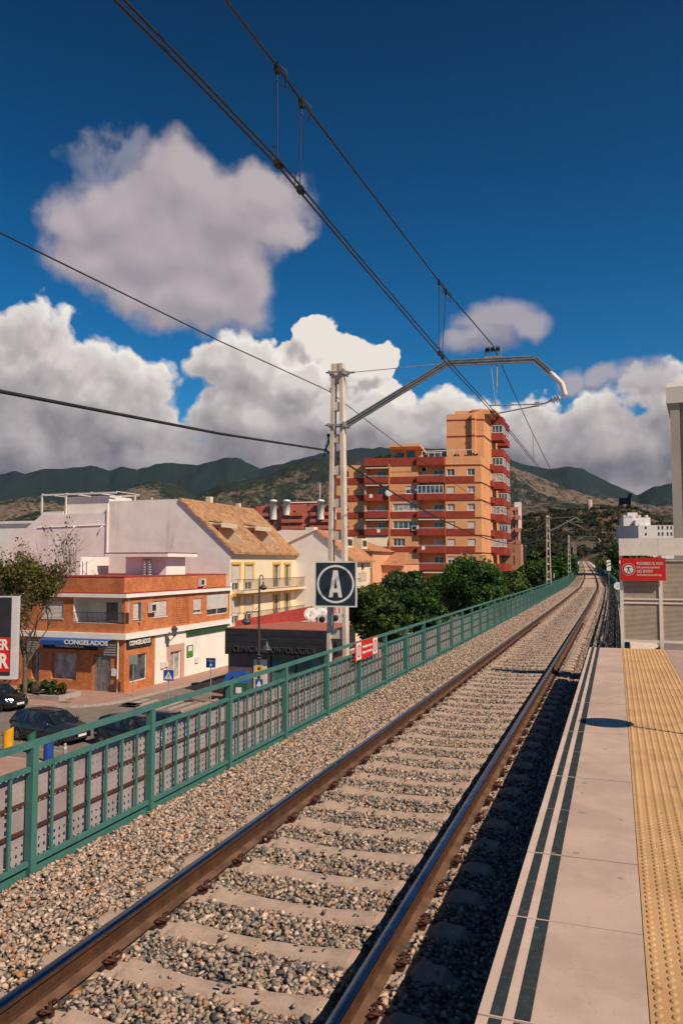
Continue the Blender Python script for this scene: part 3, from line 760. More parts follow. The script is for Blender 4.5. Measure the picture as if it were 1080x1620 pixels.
# ================= building tools =================
class Bld:
    def __init__(s,name,label,cat,org,rz,k=0.,group=None):
        s.root=empty(name,org,rz,label,cat,group); s.o=Vector(org); s.rz=rz; s.k=k
        s.M=Matrix.Translation(s.o)@Matrix.Rotation(rz,4,'Z'); s.I=s.M.inverted()
    def _hit(s,px,py,pl,off):
        rot=Matrix.Rotation(s.rz,3,'Z')
        if pl=='F': n=rot@Vector((0,1,0)); o=s.M@Vector((0,off,0))
        else: n=rot@Vector((1,-s.k,0)); o=s.M@Vector((off,0,0))
        v=s.I@Pp(px,py,o,n); return Vector((v.x-s.k*v.y,v.y,v.z))   # unsheared local
    def rect(s,pl,x0,y0,x1,y1,off=0.):
        my=(y0+y1)/2; mx=(x0+x1)/2
        a=s._hit(x0,my,pl,off); b=s._hit(x1,my,pl,off); c=s._hit(mx,y0,pl,off); d=s._hit(mx,y1,pl,off)
        if pl=='F': return [min(a.x,b.x),max(a.x,b.x),d.z,c.z]
        return [min(a.y,b.y),max(a.y,b.y),d.z,c.z]
    def mb(s): m=MB(); m.k=s.k; return m
    @staticmethod
    def pt(pl,off,a,z,dn): return (a,off+dn,z) if pl=='F' else (off-dn,a,z)
    def pbox(s,mb,pl,off,a0,a1,z0,z1,d0,d1,m=0):     # box in facade coordinates, d positive = inwards
        if pl=='F': mb.box(a0,a1,off+d0,off+d1,z0,z1,m)
        else: mb.box(off-d1,off-d0,a0,a1,z0,z1,m)
    def wall(s,mb,pl,off,a0,a1,z0,z1,holes=(),dep=.16,m=0,mr=None):
        mr=m if mr is None else mr
        H=[h for h in holes if h[1]>a0+.01 and h[0]<a1-.01 and h[3]>z0+.01 and h[2]<z1-.01]
        A=sorted({a0,a1}|{min(max(h[i],a0),a1) for h in H for i in (0,1)}); Z=sorted({z0,z1}|{min(max(h[i],z0),z1) for h in H for i in (2,3)})
        for i in range(len(A)-1):
            for j in range(len(Z)-1):
                ca=(A[i]+A[i+1])/2; cz_=(Z[j]+Z[j+1])/2
                if any(h[0]<ca<h[1] and h[2]<cz_<h[3] for h in H): continue
                mb.quad(*[s.pt(pl,off,a,z,0) for a,z in ((A[i],Z[j]),(A[i+1],Z[j]),(A[i+1],Z[j+1]),(A[i],Z[j+1]))],m)
        for h in H:
            for (p,q) in (((h[0],h[2]),(h[1],h[2])),((h[1],h[2]),(h[1],h[3])),((h[1],h[3]),(h[0],h[3])),((h[0],h[3]),(h[0],h[2]))):
                mb.quad(s.pt(pl,off,p[0],p[1],0),s.pt(pl,off,q[0],q[1],0),s.pt(pl,off,q[0],q[1],dep),s.pt(pl,off,p[0],p[1],dep),mr)
    def window(s,pl,off,h,style='glass',n=2,dep=.16,frame=None,name='window',sill=True,fw=.055,shut=.5,parent=None):
        frame=frame or m_white; a0,a1,z0,z1=h; g=s.mb(); d0,d1=dep-.07,dep-.01
        par=parent or s.root
        s.pbox(g,pl,off,a0,a0+fw,z0,z1,d0,d1); s.pbox(g,pl,off,a1-fw,a1,z0,z1,d0,d1)
        s.pbox(g,pl,off,a0+fw,a1-fw,z1-fw,z1,d0,d1); s.pbox(g,pl,off,a0+fw,a1-fw,z0,z0+fw,d0,d1)
        for i in range(1,n):
            c=a0+(a1-a0)*i/n; s.pbox(g,pl,off,c-fw*.45,c+fw*.45,z0+fw,z1-fw,d0+.005,d1-.005)
        if sill and name=='window': s.pbox(g,pl,off,a0-.05,a1+.05,z0-.06,z0-.004,-.05,d0)
        o=g.build(name,frame,par)
        b=s.mb(); s.pbox(b,pl,off,a0+.01,a1-.01,z0+.01,z1-.01,dep-.005,dep+.02,0); b.build('pane',m_glass if style!='curtain' else m_curtain,o)
        if style in('shutter','half'):
            zz=z0+fw if style=='shutter' else z0+(z1-z0)*(1-shut)
            r=s.mb(); s.pbox(r,pl,off,a0+fw*.6,a1-fw*.6,zz,z1-fw*.5,dep-.10,dep-.072,0); r.build('roller_shutter',m_shut,o)
        return o
    def railing(s,pl,off,a0,a1,z0,h,n,parent,m,d=-.05,name='railing',t=.018):
        g=s.mb(); s.pbox(g,pl,off,a0,a1,z0+h-.04,z0+h,d-.02,d+.02); s.pbox(g,pl,off,a0,a1,z0+.06,z0+.09,d-.015,d+.015)
        for i in range(n+1):
            a=a0+(a1-a0)*i/n; s.pbox(g,pl,off,a-t/2,a+t/2,z0+.0,z0+h-.04,d-t/2,d+t/2)
        return g.build(name,m,parent)
def shut_mat():
    m=mat('roller_shutter',(.66,.60,.56),(.58,.53,.50),.6,2.); t=m.node_tree; b=t.nodes['Principled BSDF']; tcn=N(t,'ShaderNodeTexCoord'); sp=N(t,'ShaderNodeSeparateXYZ',ins={0:tcn.outputs['Object']})
    bn=N(t,'ShaderNodeBump',ins={'Height':M2(t,'SINE',M2(t,'MULTIPLY',sp.outputs[2],2*math.pi/.09)),'Strength':.6,'Distance':.02}); t.links.new(bn.outputs[0],b.inputs['Normal']); return m
m_shut=shut_mat()
m_glass=mat('window_glass',(.03,.04,.05),(.10,.11,.12),.07,.9,spec=.9,contrast=(.45,.6))
m_curtain=mat('curtained_glass',(.50,.46,.42),(.22,.21,.21),.3,2.,spec=.5)
m_brick=brick_mat('orange_brick',(.66,.225,.080),(.52,.165,.06),(.40,.18,.10))
m_gable=mat('gable_render',(.90,.84,.77),(.80,.735,.67),.9,.7,bump=.12,bscale=3.,stain=.6)
m_wht=mat('white_render',(.88,.82,.75),(.82,.75,.68),.85,.8,bump=.06,bscale=8.,stain=.12)
m_cream=mat('cream_render',(.80,.66,.46),(.76,.61,.42),.85,.8,bump=.06,bscale=6.,stain=.1)
m_yel=mat('ochre_trim',(.70,.40,.06),(.62,.34,.05),.8,5.)
m_tile=tile_roof_mat('clay_tiles',(.34,.17,.085),(.60,.34,.18),(.22,.12,.07))
m_tile2=tile_roof_mat('clay_tiles_orange',(.48,.20,.10),(.66,.32,.17),(.34,.15,.09))
m_redroof=mat('red_roof_paint',(.40,.055,.045),(.30,.045,.04),.8,3.,stain=.3)
m_terr=mat('terracotta_paving',(.45,.15,.10),(.36,.12,.085),.9,2.,stain=.3)
m_iron=mat('wrought_iron',(.05,.045,.045),(.08,.06,.05),.6,20.)
m_black=mat('black_panel',(.022,.024,.03),(.03,.032,.038),.6,2.)
m_orange=mat('orange_render',(.74,.355,.165),(.67,.31,.14),.85,.35,bump=.06,bscale=4.,stain=.10)
m_orange2=mat('pale_orange_render',(.74,.38,.21),(.70,.34,.18),.85,.35,stain=.08)
m_redband=mat('red_render',(.33,.050,.030),(.26,.038,.026),.8,1.,stain=.15)
m_awn=mat('awning_beige',(.62,.50,.38),(.55,.43,.32),.85,4.)
m_acw=mat('white_metal',(.68,.66,.63),(.58,.56,.54),.5,6.)
def ac_unit(b,pl,off,px,py,w=.85,h=.6,z=None,parent=None,rect=None,name='air_conditioner'):
    q=b._hit(px,py,pl,off); a=q.x if pl=='F' else q.y
    g=b.mb(); b.pbox(g,pl,off,a-w/2,a+w/2,q.z-h/2,q.z+h/2,-.36,-.06); b.pbox(g,pl,off,a-w/2+.08,a+w/2-.3,q.z-h/2+.08,q.z+h/2-.08,-.368,-.359,1)
    b.pbox(g,pl,off,a-w/2,a-w/2+.05,q.z-h/2-.06,q.z-h/2,-.36,-.0); b.pbox(g,pl,off,a+w/2-.05,a+w/2,q.z-h/2-.06,q.z-h/2,-.36,0)
    return g.build(name,[m_acw,m_dark],parent or b.root)
FONT=None
def text_obj(body,size,extr,mats,parent,M,name='lettering',sp=1.,xs=1.,bold=0.,align='CENTER'):
    c=bpy.data.curves.new('t','FONT'); c.body=body; c.size=size; c.extrude=extr; c.align_x=align; c.align_y='CENTER'; c.space_character=sp; c.offset=bold; c.resolution_u=3
    o=bpy.data.objects.new('t',c); COL.objects.link(o); bpy.context.view_layer.update()
    me=bpy.data.meshes.new_from_object(o.evaluated_get(bpy.context.evaluated_depsgraph_get())); bpy.data.objects.remove(o)
    me.materials.clear(); me.materials.append(mats); me.transform(M@Matrix.Diagonal((xs,1,1,1))); me.name=name
    q=bpy.data.objects.new(name,me); COL.objects.link(q); q.parent=parent; return q
def face_M(pl,off,a,z,d=-.02):    # text matrix on a facade: reading direction +x (front) or +y (right side)
    if pl=='F': return Matrix.Translation((a,off+d,z))@Matrix.Rotation(math.pi/2,4,'X')
    return Matrix.Translation((off-d,a,z))@Matrix.Rotation(math.pi/2,4,'Z')@Matrix.Rotation(math.pi/2,4,'X')

# ================= corner brick building =================
C0=Pz(196,1099,GZ); B=Bld('brick_corner_building','low orange brick building on the street corner with white bands and shop signs','building',C0,R(0))
zt=lambda pl,px,py,off=0.: B._hit(px,py,pl,off).z
Zb0=zt('F',189,1011.5); Zb1=zt('F',189,1002.5); Zc0=zt('F',189,945.5); Zc1=zt('F',189,938.2); Zp=zt('F',196,913.5)
DEPTH=B._hit(363,1000,'R',0).y; WL=-30.
holesR=[]; holesF=[]
up=B.mb()
w1=B.rect('R',211,954,225,979); w2=B.rect('R',243,950.5,265,975.5); lat=B.rect('R',279,945,299,987); w3=B.rect('R',306,946.5,319.5,970); gal=B.rect('R',327.5,938.5,362,972)
log_F=B.rect('F',117,945,188,985); log_R=[.0,B._hit(205,960,'R',0).y,log_F[2],log_F[3]]
wl=B.rect('F',68,950,100,978)
zl0=zt('F',150,986); zl1=Zc0
LX=B._hit(117,960,'F',0).x; LY=B._hit(205,960,'R',0).y
# upper floor walls (with the corner loggia cut out)
B.wall(up,'R',0,LY,DEPTH,Zb1,Zc0,[w1,w2,lat,w3,gal]); B.wall(up,'F',0,WL,LX,Zb1,Zc0,[wl])
B.wall(up,'R',0,0,LY,Zb1,zl0); B.wall(up,'F',0,LX,0,Zb1,zl0)
RD=1.5
# loggia interior (white walls)
up.quad((LX,0,zl0),(LX,RD,zl0),(LX,RD,zl1),(LX,0,zl1),1); 
lw=[LX+1.5,LX+4.4,zl0+.02,zl1-.35]
B.wall(up,'F',RD,LX,-.02,zl0,zl1,[lw],dep=.1,m=1)
B.window('F',RD,lw,'glass',n=2,dep=.1,sill=False,name='balcony_door')
up.quad((0,LY,zl0),(-.9,LY,zl0),(-.9,LY,zl1),(0,LY,zl1),1); up.quad((-.9,LY,zl0),(-.9,RD,zl0),(-.9,RD,zl1),(-.9,LY,zl1),1) if LY>RD else None
up.quad((LX,0,zl0-.01),(0,0,zl0-.01),(0,max(LY,RD),zl0-.01),(LX,max(LY,RD),zl0-.01),1); up.quad((LX,0,zl1-.01),(0,0,zl1-.01),(0,max(LY,RD),zl1-.01),(LX,max(LY,RD),zl1-.01),1)
up.box(-.28,-.02,.02,.28,zl0,zl1,0)
# parapet
PB=.35
up.box(WL,-PB,PB,DEPTH,Zc1,Zp,0)
up.build('upper_wall',[m_brick,m_wht],B.root)
bd=B.mb(); e=.22
bd.box(WL,e,-e,DEPTH,Zb0,Zb1); bd.box(WL,e,-e,DEPTH,Zc0,Zc1-.06); bd.build('white_band',m_wht,B.root)
rr_=B.mb(); rr_.box(WL,e-.02,-e+.02,DEPTH,Zc1-.058,Zc1+.01); rr_.box(WL,-PB+.03,PB-.03,DEPTH,Zp,Zp+.05); rr_.build('red_coping',m_redroof,B.root)
B.railing('F',0,LX+.05,-.05,zl0,.75,40,B.root,m_iron,d=.0); B.railing('R',0,.05,LY-.05,zl0,.75,10,B.root,m_iron,d=0.)
aw=B.mb(); B.pbox(aw,'F',0,LX+.3,-.4,zl1-.34,zl1-.02,.25,.3); aw.build('rolled_awning',m_awn,B.root)
B.window('R',0,w1,'shutter'); B.window('R',0,w2,'shutter'); B.window('R',0,w3,'half',shut=.8); B.window('F',0,wl,'shutter')
g=B.mb(); n=9
for i in range(n+1):
    a=lat[0]+(lat[1]-lat[0])*i/n; B.pbox(g,'R',0,a-.05,a+.05,lat[2],lat[3],.02,.12)
for i in range(13):
    z=lat[2]+(lat[3]-lat[2])*i/12; B.pbox(g,'R',0,lat[0],lat[1],z-.045,z+.045,.03,.11)
g.build('brick_lattice',m_brick,B.root); g=B.mb(); B.pbox(g,'R',0,lat[0],lat[1],lat[2],lat[3],.14,.16); g.build('lattice_backing',m_dark,B.root)
B.window('R',0,gal,'half',n=2,shut=.72,name='glazed_gallery')
ac_unit(B,'R',0,238.5,961); ac_unit(B,'R',-PB,316,921,w=.8,h=.55)
# ground floor
gf=B.mb(); YW=B._hit(245,1060,'R',0).y
wsh=B.rect('R',205,1035,233,1077); dr=B.rect('R',269,1030,286,1074); gp_=[0,0,0,0]
B.wall(gf,'R',0,0,YW,0,Zb0,[[a if i<2 else a for i,a in enumerate(wsh)]],m=0)
dr[2]=.12
B.wall(gf,'R',-.02,YW,DEPTH,0,Zb0,[dr],m=1)
fw=B.rect('F',81,1033,121,1075,.0); fd=B.rect('F',147.5,1036,175,1094); fd[2]=.1; fs=B.rect('F',50,1030,62,1083); fs[2]=.1
B.wall(gf,'F',0,WL,0,0,Zb0,[fw,fd,fs],m=0,dep=.3)
gf.build('ground_floor_wall',[m_brick,m_wht],B.root)
B.window('R',0,wsh,'glass',n=1,dep=.16,frame=m_white,name='shop_window',sill=False)
B.window('F',0,fw,'curtain',n=1,dep=.3,frame=m_galv,name='shop_window',sill=False)
B.window('F',0,fd,'curtain',n=3,dep=.3,frame=m_galv,name='shop_door',sill=False); B.window('F',0,fs,'curtain',n=2,dep=.3,frame=m_galv,name='side_door',sill=False)
B.railing('F',0,fd[0]+.06,fd[1]-.06,.12,fd[3]-.3,12,B.root,m_galv,d=.05,name='security_grille')
g=B.mb(); a0,a1,z0,z1=dr
for (p,q,r_,s_) in ((a0-.45,a0,0.02,z1+.5),(a1,a1+.45,.02,z1+.5),(a0,a1,z1,z1+.5)): B.pbox(g,'R',0,p,q,r_,s_,-.04,.03)
g.build('door_surround',mat('pink_stone',(.62,.36,.27),(.55,.31,.23),.7,6.),B.root)
B.window('R',-.02,dr,'curtain',n=2,dep=.16,name='front_door',sill=False,fw=.09)
# signs
def sign(pl,rc,body,m,name,d=-.12,size=None,xs=1.,mt=None,par=None,two=None,sp=1.,th=.1):
    g=B.mb(); B.pbox(g,pl,0,rc[0],rc[1],rc[2],rc[3],d,d+th); o=g.build(name,m,par or B.root)
    if body: text_obj(body,size or (rc[3]-rc[2])*.95,.01,mt or m_signwhite,o,face_M(pl,0,(rc[0]+rc[1])/2,(rc[2]+rc[3])/2,d-.012),xs=xs,sp=sp,bold=.012)
    return o
m_blue=mat('sign_blue',(.02,.09,.33),(.015,.07,.26),.5,4.)
rs=B.rect('R',200,1008.5,238,1023); sign('R',rs,'CONGELADOS',m_black,'shop_sign',xs=(rs[1]-rs[0])*.9/((rs[3]-rs[2])*.7*6.9),size=(rs[3]-rs[2])*.7)
rs=B.rect('F',70,1016,155,1027); sign('F',[rs[0],rs[1],rs[2],rs[3]],'CONGELADOS',m_black,'shop_sign',d=-.1,xs=1.2,size=(rs[3]-rs[2])*.6)
rs=B.rect('F',62,1013,169,1021,-.8)
g=B.mb(); a0,a1,z0,z1=rs
g.add([(a0,-.15,z1+.1),(a1,-.15,z1+.1),(a1,-.8,z0+.28),(a0,-.8,z0+.28),(a1,-.8,z0-.02),(a0,-.8,z0-.02)],((0,1,2,3),(3,2,4,5)))
o=g.build('shop_awning',m_blue,B.root)
nn=Vector((0,-(z1+.1-z0-.28),-.65)); ang=math.atan2(z1+.1-z0-.28,.65)
Mx=Matrix.Translation(((a0+a1)/2+1.1,-.83,z0+.20))@Matrix.Rotation(math.pi/2,4,'X'); text_obj('CONGELADOS',.40,.006,m_signwhite,o,Mx,xs=1.3,bold=.015)
# shutter boxes beside the awning, down pipe, poster, meter boxes, wall lamp
g=B.mb()
for k in range(6):
    B.pbox(g,'F',0,B._hit(166,1025,'F',0).x,B._hit(185,1025,'F',0).x,Zb0-.28-k*.16,Zb0-.18-k*.16,-.1,.0)
g.build('louvre',m_galv,B.root)
g=B.mb()
for k in range(6): B.pbox(g,'F',0,B._hit(45,1025,'F',0).x,B._hit(60,1025,'F',0).x,Zb0-.28-k*.16,Zb0-.18-k*.16,-.1,.0)
g.build('louvre',m_galv,B.root)
g=B.mb(); x=B._hit(187.5,1070,'F',0).x; g.tube([(x,-.1,.1),(x,-.1,Zb0-.05)],.05,8); g.build('down_pipe',m_white,B.root)
rs=B.rect('R',295.5,1020.5,305,1039); g=B.mb(); B.pbox(g,'R',0,*rs,-.05,-.01); B.pbox(g,'R',0,rs[0]+.15,rs[1]-.15,(rs[2]+rs[3])/2,(rs[2]+rs[3])/2+.35,-.06,-.05,1); g.build('green_poster',[mat('poster_green',(.08,.30,.04),(.06,.22,.04),.6,3.),m_signwhite],B.root)
for pl,r_ in (('R',(254,1047,259,1057)),('R',(260,1047,264,1055)),('F',(178,1058,186,1069)),('R',(308,1040,313,1048))):
    g=B.mb(); B.pbox(g,pl,0,*B.rect(pl,*r_),-.12,0); g.build('meter_box',m_white,B.root)
rs=B.rect('R',295,993,358,1006); g=B.mb(); B.pbox(g,'R',0,rs[0],rs[1],Zb0-.5,Zb0-.02,-.10,0); g.build('green_fascia',mat('dark_green',(.03,.10,.04),(.02,.06,.03),.6,2.),B.root)
# roof box and things on the roof
g=B.mb(); q=B._hit(263,900,'R',-1.6); y0=q.y
bx0=B._hit(199,900,'F',y0-0).x; x1=B._hit(263,900,'F',y0).x; y1=B._hit(293,900,'R',x1).y; zt0=B._hit(263,881,'F',y0).z
g.box(bx0,x1,y0,y1,Zc1,zt0); rb=g.build('roof_room',m_wht,B.root)
g=B.mb(); g.box(bx0-1.3,x1+.7,y0-.9,y1+.7,zt0,zt0+.28); g.build('roof_slab',m_wht,rb); g=B.mb(); g.box(bx0-1.32,x1+.72,y0-.92,y1+.72,zt0+.281,zt0+.34); g.build('red_coping',m_redroof,rb)
g=B.mb(); q=B._hit(81,880,'F',5.); q2=B._hit(128,880,'F',5.); g.box(q.x,q2.x,5,8.5,Zc1,B._hit(120,881,'F',5).z); g.build('roof_hut',m_wht,B.root)
g=B.mb()
q=B._hit(110,912,'F',3.5); zz=B._hit(110,868,'F',3.5).z; g.tube([(q.x,3.5,Zc1),(q.x,3.5,zz)],.025,6)
for k in range(5): g.bar((q.x-.45+.1*k,3.5,zz-.12-.15*k),(q.x+.45-.05*k,3.5,zz-.12-.12*k),.02,.02)
g.bar((q.x-.35,3.4,zz-.5),(q.x-.35,3.4,zz+.1),.03,.03); g.bar((q.x+.4,3.4,zz-.6),(q.x+.4,3.4,zz+.1),.03,.03)
g.build('tv_aerial',m_iron,B.root)
g=B.mb(); 
for px in (131,137): q=B._hit(px,900,'F',4.); g.tube([(q.x,4,Zc1),(q.x,4,B._hit(px,888,'F',4).z)],.03,6)
for k in range(4):
    q=B._hit(130+k*15,911,'F',2.4); g.tube([(q.x,2.4,Zp-.3),(q.x-.8,2.4,B._hit(130,902,'F',2.4).z)],.02,5)
g.build('drying_posts',m_iron,B.root)
g=B.mb()
for px in (229,236.5):
    q=B._hit(px,905,'F',y0-.6); 
    for k in range(7): g.lathe([(.16,0),(.20,.05),(.16,.1)],(q.x,y0-.6,Zp+.02+k*.19),8)
    g.tube([(q.x,y0-.6,Zc1),(q.x,y0-.6,Zp+.1)],.05,6)
g.build('roof_vent',m_galv,B.root)
# ---- street wall lamp (own thing) ----
def lantern(mb,c,s=1.,m=0,mg=1):
    mb.lathe([(.0+.02,.32*s),(.05*s,.28*s),(.20*s,.12*s),(.22*s,.10*s),(.19*s,.08*s)],c,8,m,smooth=False); mb.lathe([(.18*s,.08*s),(.12*s,-.25*s)],c,6,mg,smooth=False); mb.lathe([(.13*s,-.25*s),(.04*s,-.32*s)],c,6,m,smooth=False)
q=B.M@Vector((.75,B._hit(276,1000,'R',.75).y,B._hit(276.5,998,'R',.75).z))
t=empty('wall_lantern',q,0,'old style wall lantern on a bracket over the white wall of the brick corner building','lamp'); g=MB(); lantern(g,(0,0,0),1.3); g.build('lantern',[m_iron,m_glass],t); g=MB(); g.tube([(0,0,-.42),(-.3,0,-.7),(-.75,0,-.55)],.03,6); g.tube([(-.75,0,-.9),(-.75,0,.1)],.03,6); g.build('bracket',m_iron,t)

# ================= white gable + cream house =================
ZL=lambda bld,pl,px,py,off=0.: bld._hit(px,py,pl,off).z
G0=C0+Vector((0,DEPTH+.02,0)); G=Bld('cream_house','tall cream house with a tiled mansard roof and blank grey gable facing the brick building','house',G0,R(0))
ze=ZL(G,'R',357,867); 
xa=G._hit(285,789.5,'F',0); xb=G._hit(172,796,'F',0); xc=G._hit(172,812,'F',0); xd=G._hit(66,812,'F',0); xe=G._hit(5,868,'F',0)
LEN=G._hit(468,900,'R',0).y
g=G.mb(); pr=[(0,-1.),(0,ze),(xa.x,xa.z),(xb.x,xa.z),(xb.x,xc.z),(xd.x,xc.z),(xe.x,xe.z),(xe.x,-1.)]
n=len(pr); vs=[(x,y,z) for y in (0,.4) for x,z in pr]; g.add(vs,[tuple(range(n)),tuple(range(n,2*n))[::-1]]+[(i,(i+1)%n,(i+1)%n+n,i+n) for i in range(n)])
g.box(xb.x-.10,xb.x+.02,-.12,0,3.,xa.z-.2,0)
for px,py in ((120,833),(163,833)):
    q=G._hit(px,py,'F',0); g.tube([(q.x,-.02,q.z),(q.x,-.25,q.z),(q.x,-.25,q.z-.2)],.05,6)
g.tube([(G._hit(60,835,'F',0).x,-.04,G._hit(60,835,'F',0).z),(xb.x,-.04,G._hit(60,835,'F',0).z+.15)],.04,6)
g.build('gable_wall',m_gable,G.root)
# facade
cols=[(365.5,380),(386.5,401),(431,443),(449,459.5)]
F1=[]; 
for (a,b) in cols:
    r_=G.rect('R',a+1.5,893,b-1.5,926); r_[2]=ZL(G,'R',410,932)+.05; F1.append(r_)
z1s=ZL(G,'R',410,932)
z0s=ZL(G,'R',410,981)
F0=[[r_[0],r_[1],z0s+.05,z0s+.05+(r_[3]-r_[2])] for r_ in F1]
g=G.mb(); G.wall(g,'R',0,.4,LEN,0,ze,F1+F0,m=0); G.wall(g,'F',0.4,-9,0,0,ze); g.quad((0,LEN,0),(-9,LEN,0),(-9,LEN,ze),(0,LEN,ze))
g.build('facade_wall',m_cream,G.root)
for i,r_ in enumerate(F1+F0): G.window('R',0,r_,'glass' if i%4>=2 else 'half',n=2,shut=.72,name='balcony_door',sill=False)
g=G.mb()
for r_ in F1+F0:
    G.pbox(g,'R',0,r_[0]-.22,r_[1]+.22,r_[3],r_[3]+.22,-.1,.0)
    for a in (r_[0]-.2,r_[1]+.04): G.pbox(g,'R',0,a,a+.16,r_[3]-1.5,r_[3],-.06,.0)
G.pbox(g,'R',0,.4,LEN,ze-.35,ze-.12,-.12,0); G.pbox(g,'R',0,.4,LEN,z1s-.45,z1s-.2,-.3,0)
g.build('ochre_trim',m_yel,G.root)
for zz in (z1s,z0s):
    g=G.mb(); G.pbox(g,'R',0,.5,LEN-.1,zz-.2,zz,-1.1,0); sl_=g.build('balcony',m_cream,G.root)
    G.railing('R',0,.5,LEN-.1,zz,1.0,60,sl_,m_iron,d=-1.05,t=.03)
    g=G.mb(); 
    for a in (.5,LEN-.1): g.bar((0,a,zz+.98),(1.05,a,zz+.98),.04,.04); g.bar((0,a,zz+.08),(1.05,a,zz+.08),.03,.03); g.bar((.5,a,zz),(.5,a,zz+1),.03,.03)
    g.build('railing',m_iron,sl_)
# roof : slope from eave up to ridge, with two roof terraces (dormer cuts)
ov=.45; xr=xa.x; zr=xa.z; sl=(zr-ze)/(0-xr)
def rz_(x): return ze-(x)*sl
cuts=[]
for (a,b) in ((347,372),(401,425)):
    q0=G._hit(a+4,848,'R',-1.2); q1=G._hit(b+6,848,'R',-1.2); cuts.append((q0.y,q1.y))
rf=G.mb()
def rq(x0,x1,y0,y1):
    rf.add([(x0,y0,rz_(x0)+.12),(x1,y0,rz_(x1)+.12),(x1,y1,rz_(x1)+.12),(x0,y1,rz_(x0)+.12),(x0,y0,rz_(x0)-.1),(x1,y0,rz_(x1)-.1),(x1,y1,rz_(x1)-.1),(x0,y1,rz_(x0)-.1)],((0,1,2,3),(7,6,5,4),(0,4,5,1),(1,5,6,2),(2,6,7,3),(3,7,4,0)))
xs0,xs1=-.5,-2.8
rq(ov,xs0,-.15,LEN+.3); rq(xs1,xr,-.15,LEN+.3)
ycur=-.15
for (a,b) in cuts+[(LEN+.3,None)]:
    rq(xs0,xs1,ycur,a); ycur=b if b else ycur
rf.add([(xr,.5,zr+.12),(xr-6,.5,zr-5),(xr-6,LEN+.3,zr-5),(xr,LEN+.3,zr+.12)],((0,1,2,3),))
rf.build('tiled_roof',m_tile,G.root)
for (a,b) in cuts:
    dm=G.mb()
    zf=rz_(xs0)-.15; zb=rz_(xs1)
    dm.box(xs1-.02,xs0,a,b,zf-.1,zf,0); 
    for y in (a,b-.08): dm.add([(xs1,y,zf),(xs0,y,zf),(xs0,y,rz_(xs0)+.1),(xs1,y,zb+.1),(xs1,y+.08,zf),(xs0,y+.08,zf),(xs0,y+.08,rz_(xs0)+.1),(xs1,y+.08,zb+.1)],((0,1,2,3),(7,6,5,4),(3,2,6,7),(1,5,6,2)),1)
    dm.quad((xs1,a,zf),(xs1,b,zf),(xs1,b,zb),(xs1,a,zb),1)
    dm.box(xs1,xs1+1.5,a+.1,b-.1,zb-.35,zb-.2,2); dm.box(xs1+1.45,xs1+1.5,a+.1,b-.1,zb-.6,zb-.35,2)
    dm.box(xs1,xs1+.04,a+(b-a)*.25,a+(b-a)*.7,zf,zf+(zb-zf)*.75,3)
    dm.build('roof_terrace',[m_terr,m_cream,m_awn,m_glass],G.root)
for c_ in ((xr-.8,xr-.3,6,6.5,zr-.5,zr+.7),(xr-.7,xr-.3,12,12.4,zr-.5,zr+.5)): ch=G.mb(); ch.box(*c_); ch.build('chimney',m_cream,G.root)
# roof room and pergola on the flat part
g=G.mb(); q0=G._hit(105,800,'F',.6); q1=G._hit(172,800,'F',.6); q2=G._hit(190,800,'F',2.); g.box(q0.x,q1.x,.6,4.,xc.z-.1,G._hit(130,788,'F',.6).z); g.box(q1.x,q2.x,1.4,4.,xc.z-.1,G._hit(175,786,'F',1.4).z)
g.box(q0.x-.1,q1.x+.15,.5,4.1,G._hit(130,788,'F',.6).z,G._hit(130,786.3,'F',.6).z); g.build('roof_room',m_wht,G.root)
g=G.mb(); x0,x1_,zt_=G._hit(67,790,'F',.3).x,G._hit(214,790,'F',3.2).x,G._hit(120,781.5,'F',.3).z
for x,y in ((x0,.3),(x0,3.8),(G._hit(105,790,'F',.3).x,.3)): g.bar((x,y,xc.z),(x,y,zt_),.13,.13)
for x,y in ((x1_,3.2),(G._hit(190,790,'F',3.2).x,3.2),(x1_,6.)): g.bar((x,y,xa.z-.5),(x,y,zt_),.13,.13)
g.bar((x0,.3,zt_),(x1_,.3,zt_),.13,.16) ; g.bar((x0,3.8,zt_),(x1_,3.8,zt_),.12,.14)
for i in range(4):
    x=x0+(x1_-x0)*i/3; g.bar((x,.25,zt_+.1),(x,3.9,zt_+.1),.06,.06)
g.box(x0,q0.x,.2,.3,xc.z,xc.z+.3)
g.build('pergola',m_white,G.root)

# ================= second white gable house =================
G2o=Pp(556,905,Vector((-31.2,0,0)),Vector((1,0,0))); G2o=P(553,905,78.); G2o.z=GZ
H2=Bld('white_gable_house','white house with blank gable and orange tiled roof behind the lettered sign','house',G2o,R(0))
def prof_wall(b,pts,d,m,name,y0=0.):
    g=b.mb(); n=len(pts); vs=[(x,y,z) for y in (y0,y0+d) for x,z in pts]; g.add(vs,[tuple(range(n)),tuple(range(n,2*n))[::-1]]+[(i,(i+1)%n,(i+1)%n+n,i+n) for i in range(n)]); return g.build(name,m,b.root)
hp=lambda px,py,off=0.: (H2._hit(px,py,'F',off).x,H2._hit(px,py,'F',off).z)
pe=hp(555,881); pk=hp(502,839); pl_=hp(446,838); pm_=hp(415,850)
prof_wall(H2,[(0,0),(0,pe[1]),pk,pl_,(pm_[0],pm_[1]),(pm_[0],0)],.4,m_wht,'gable_wall')
L2=H2._hit(585,920,'R',0).y
wn=[H2.rect('R',571.5,890,576.5,903),H2.rect('R',571.5,926,576.5,940)]
g=H2.mb(); H2.wall(g,'R',0,.4,L2,0,pe[1],wn); g.build('side_wall',m_cream,H2.root)
for r_ in wn: H2.window('R',0,r_,'glass',n=1)
g=H2.mb(); s2=(pk[1]-pe[1])/(-pk[0])
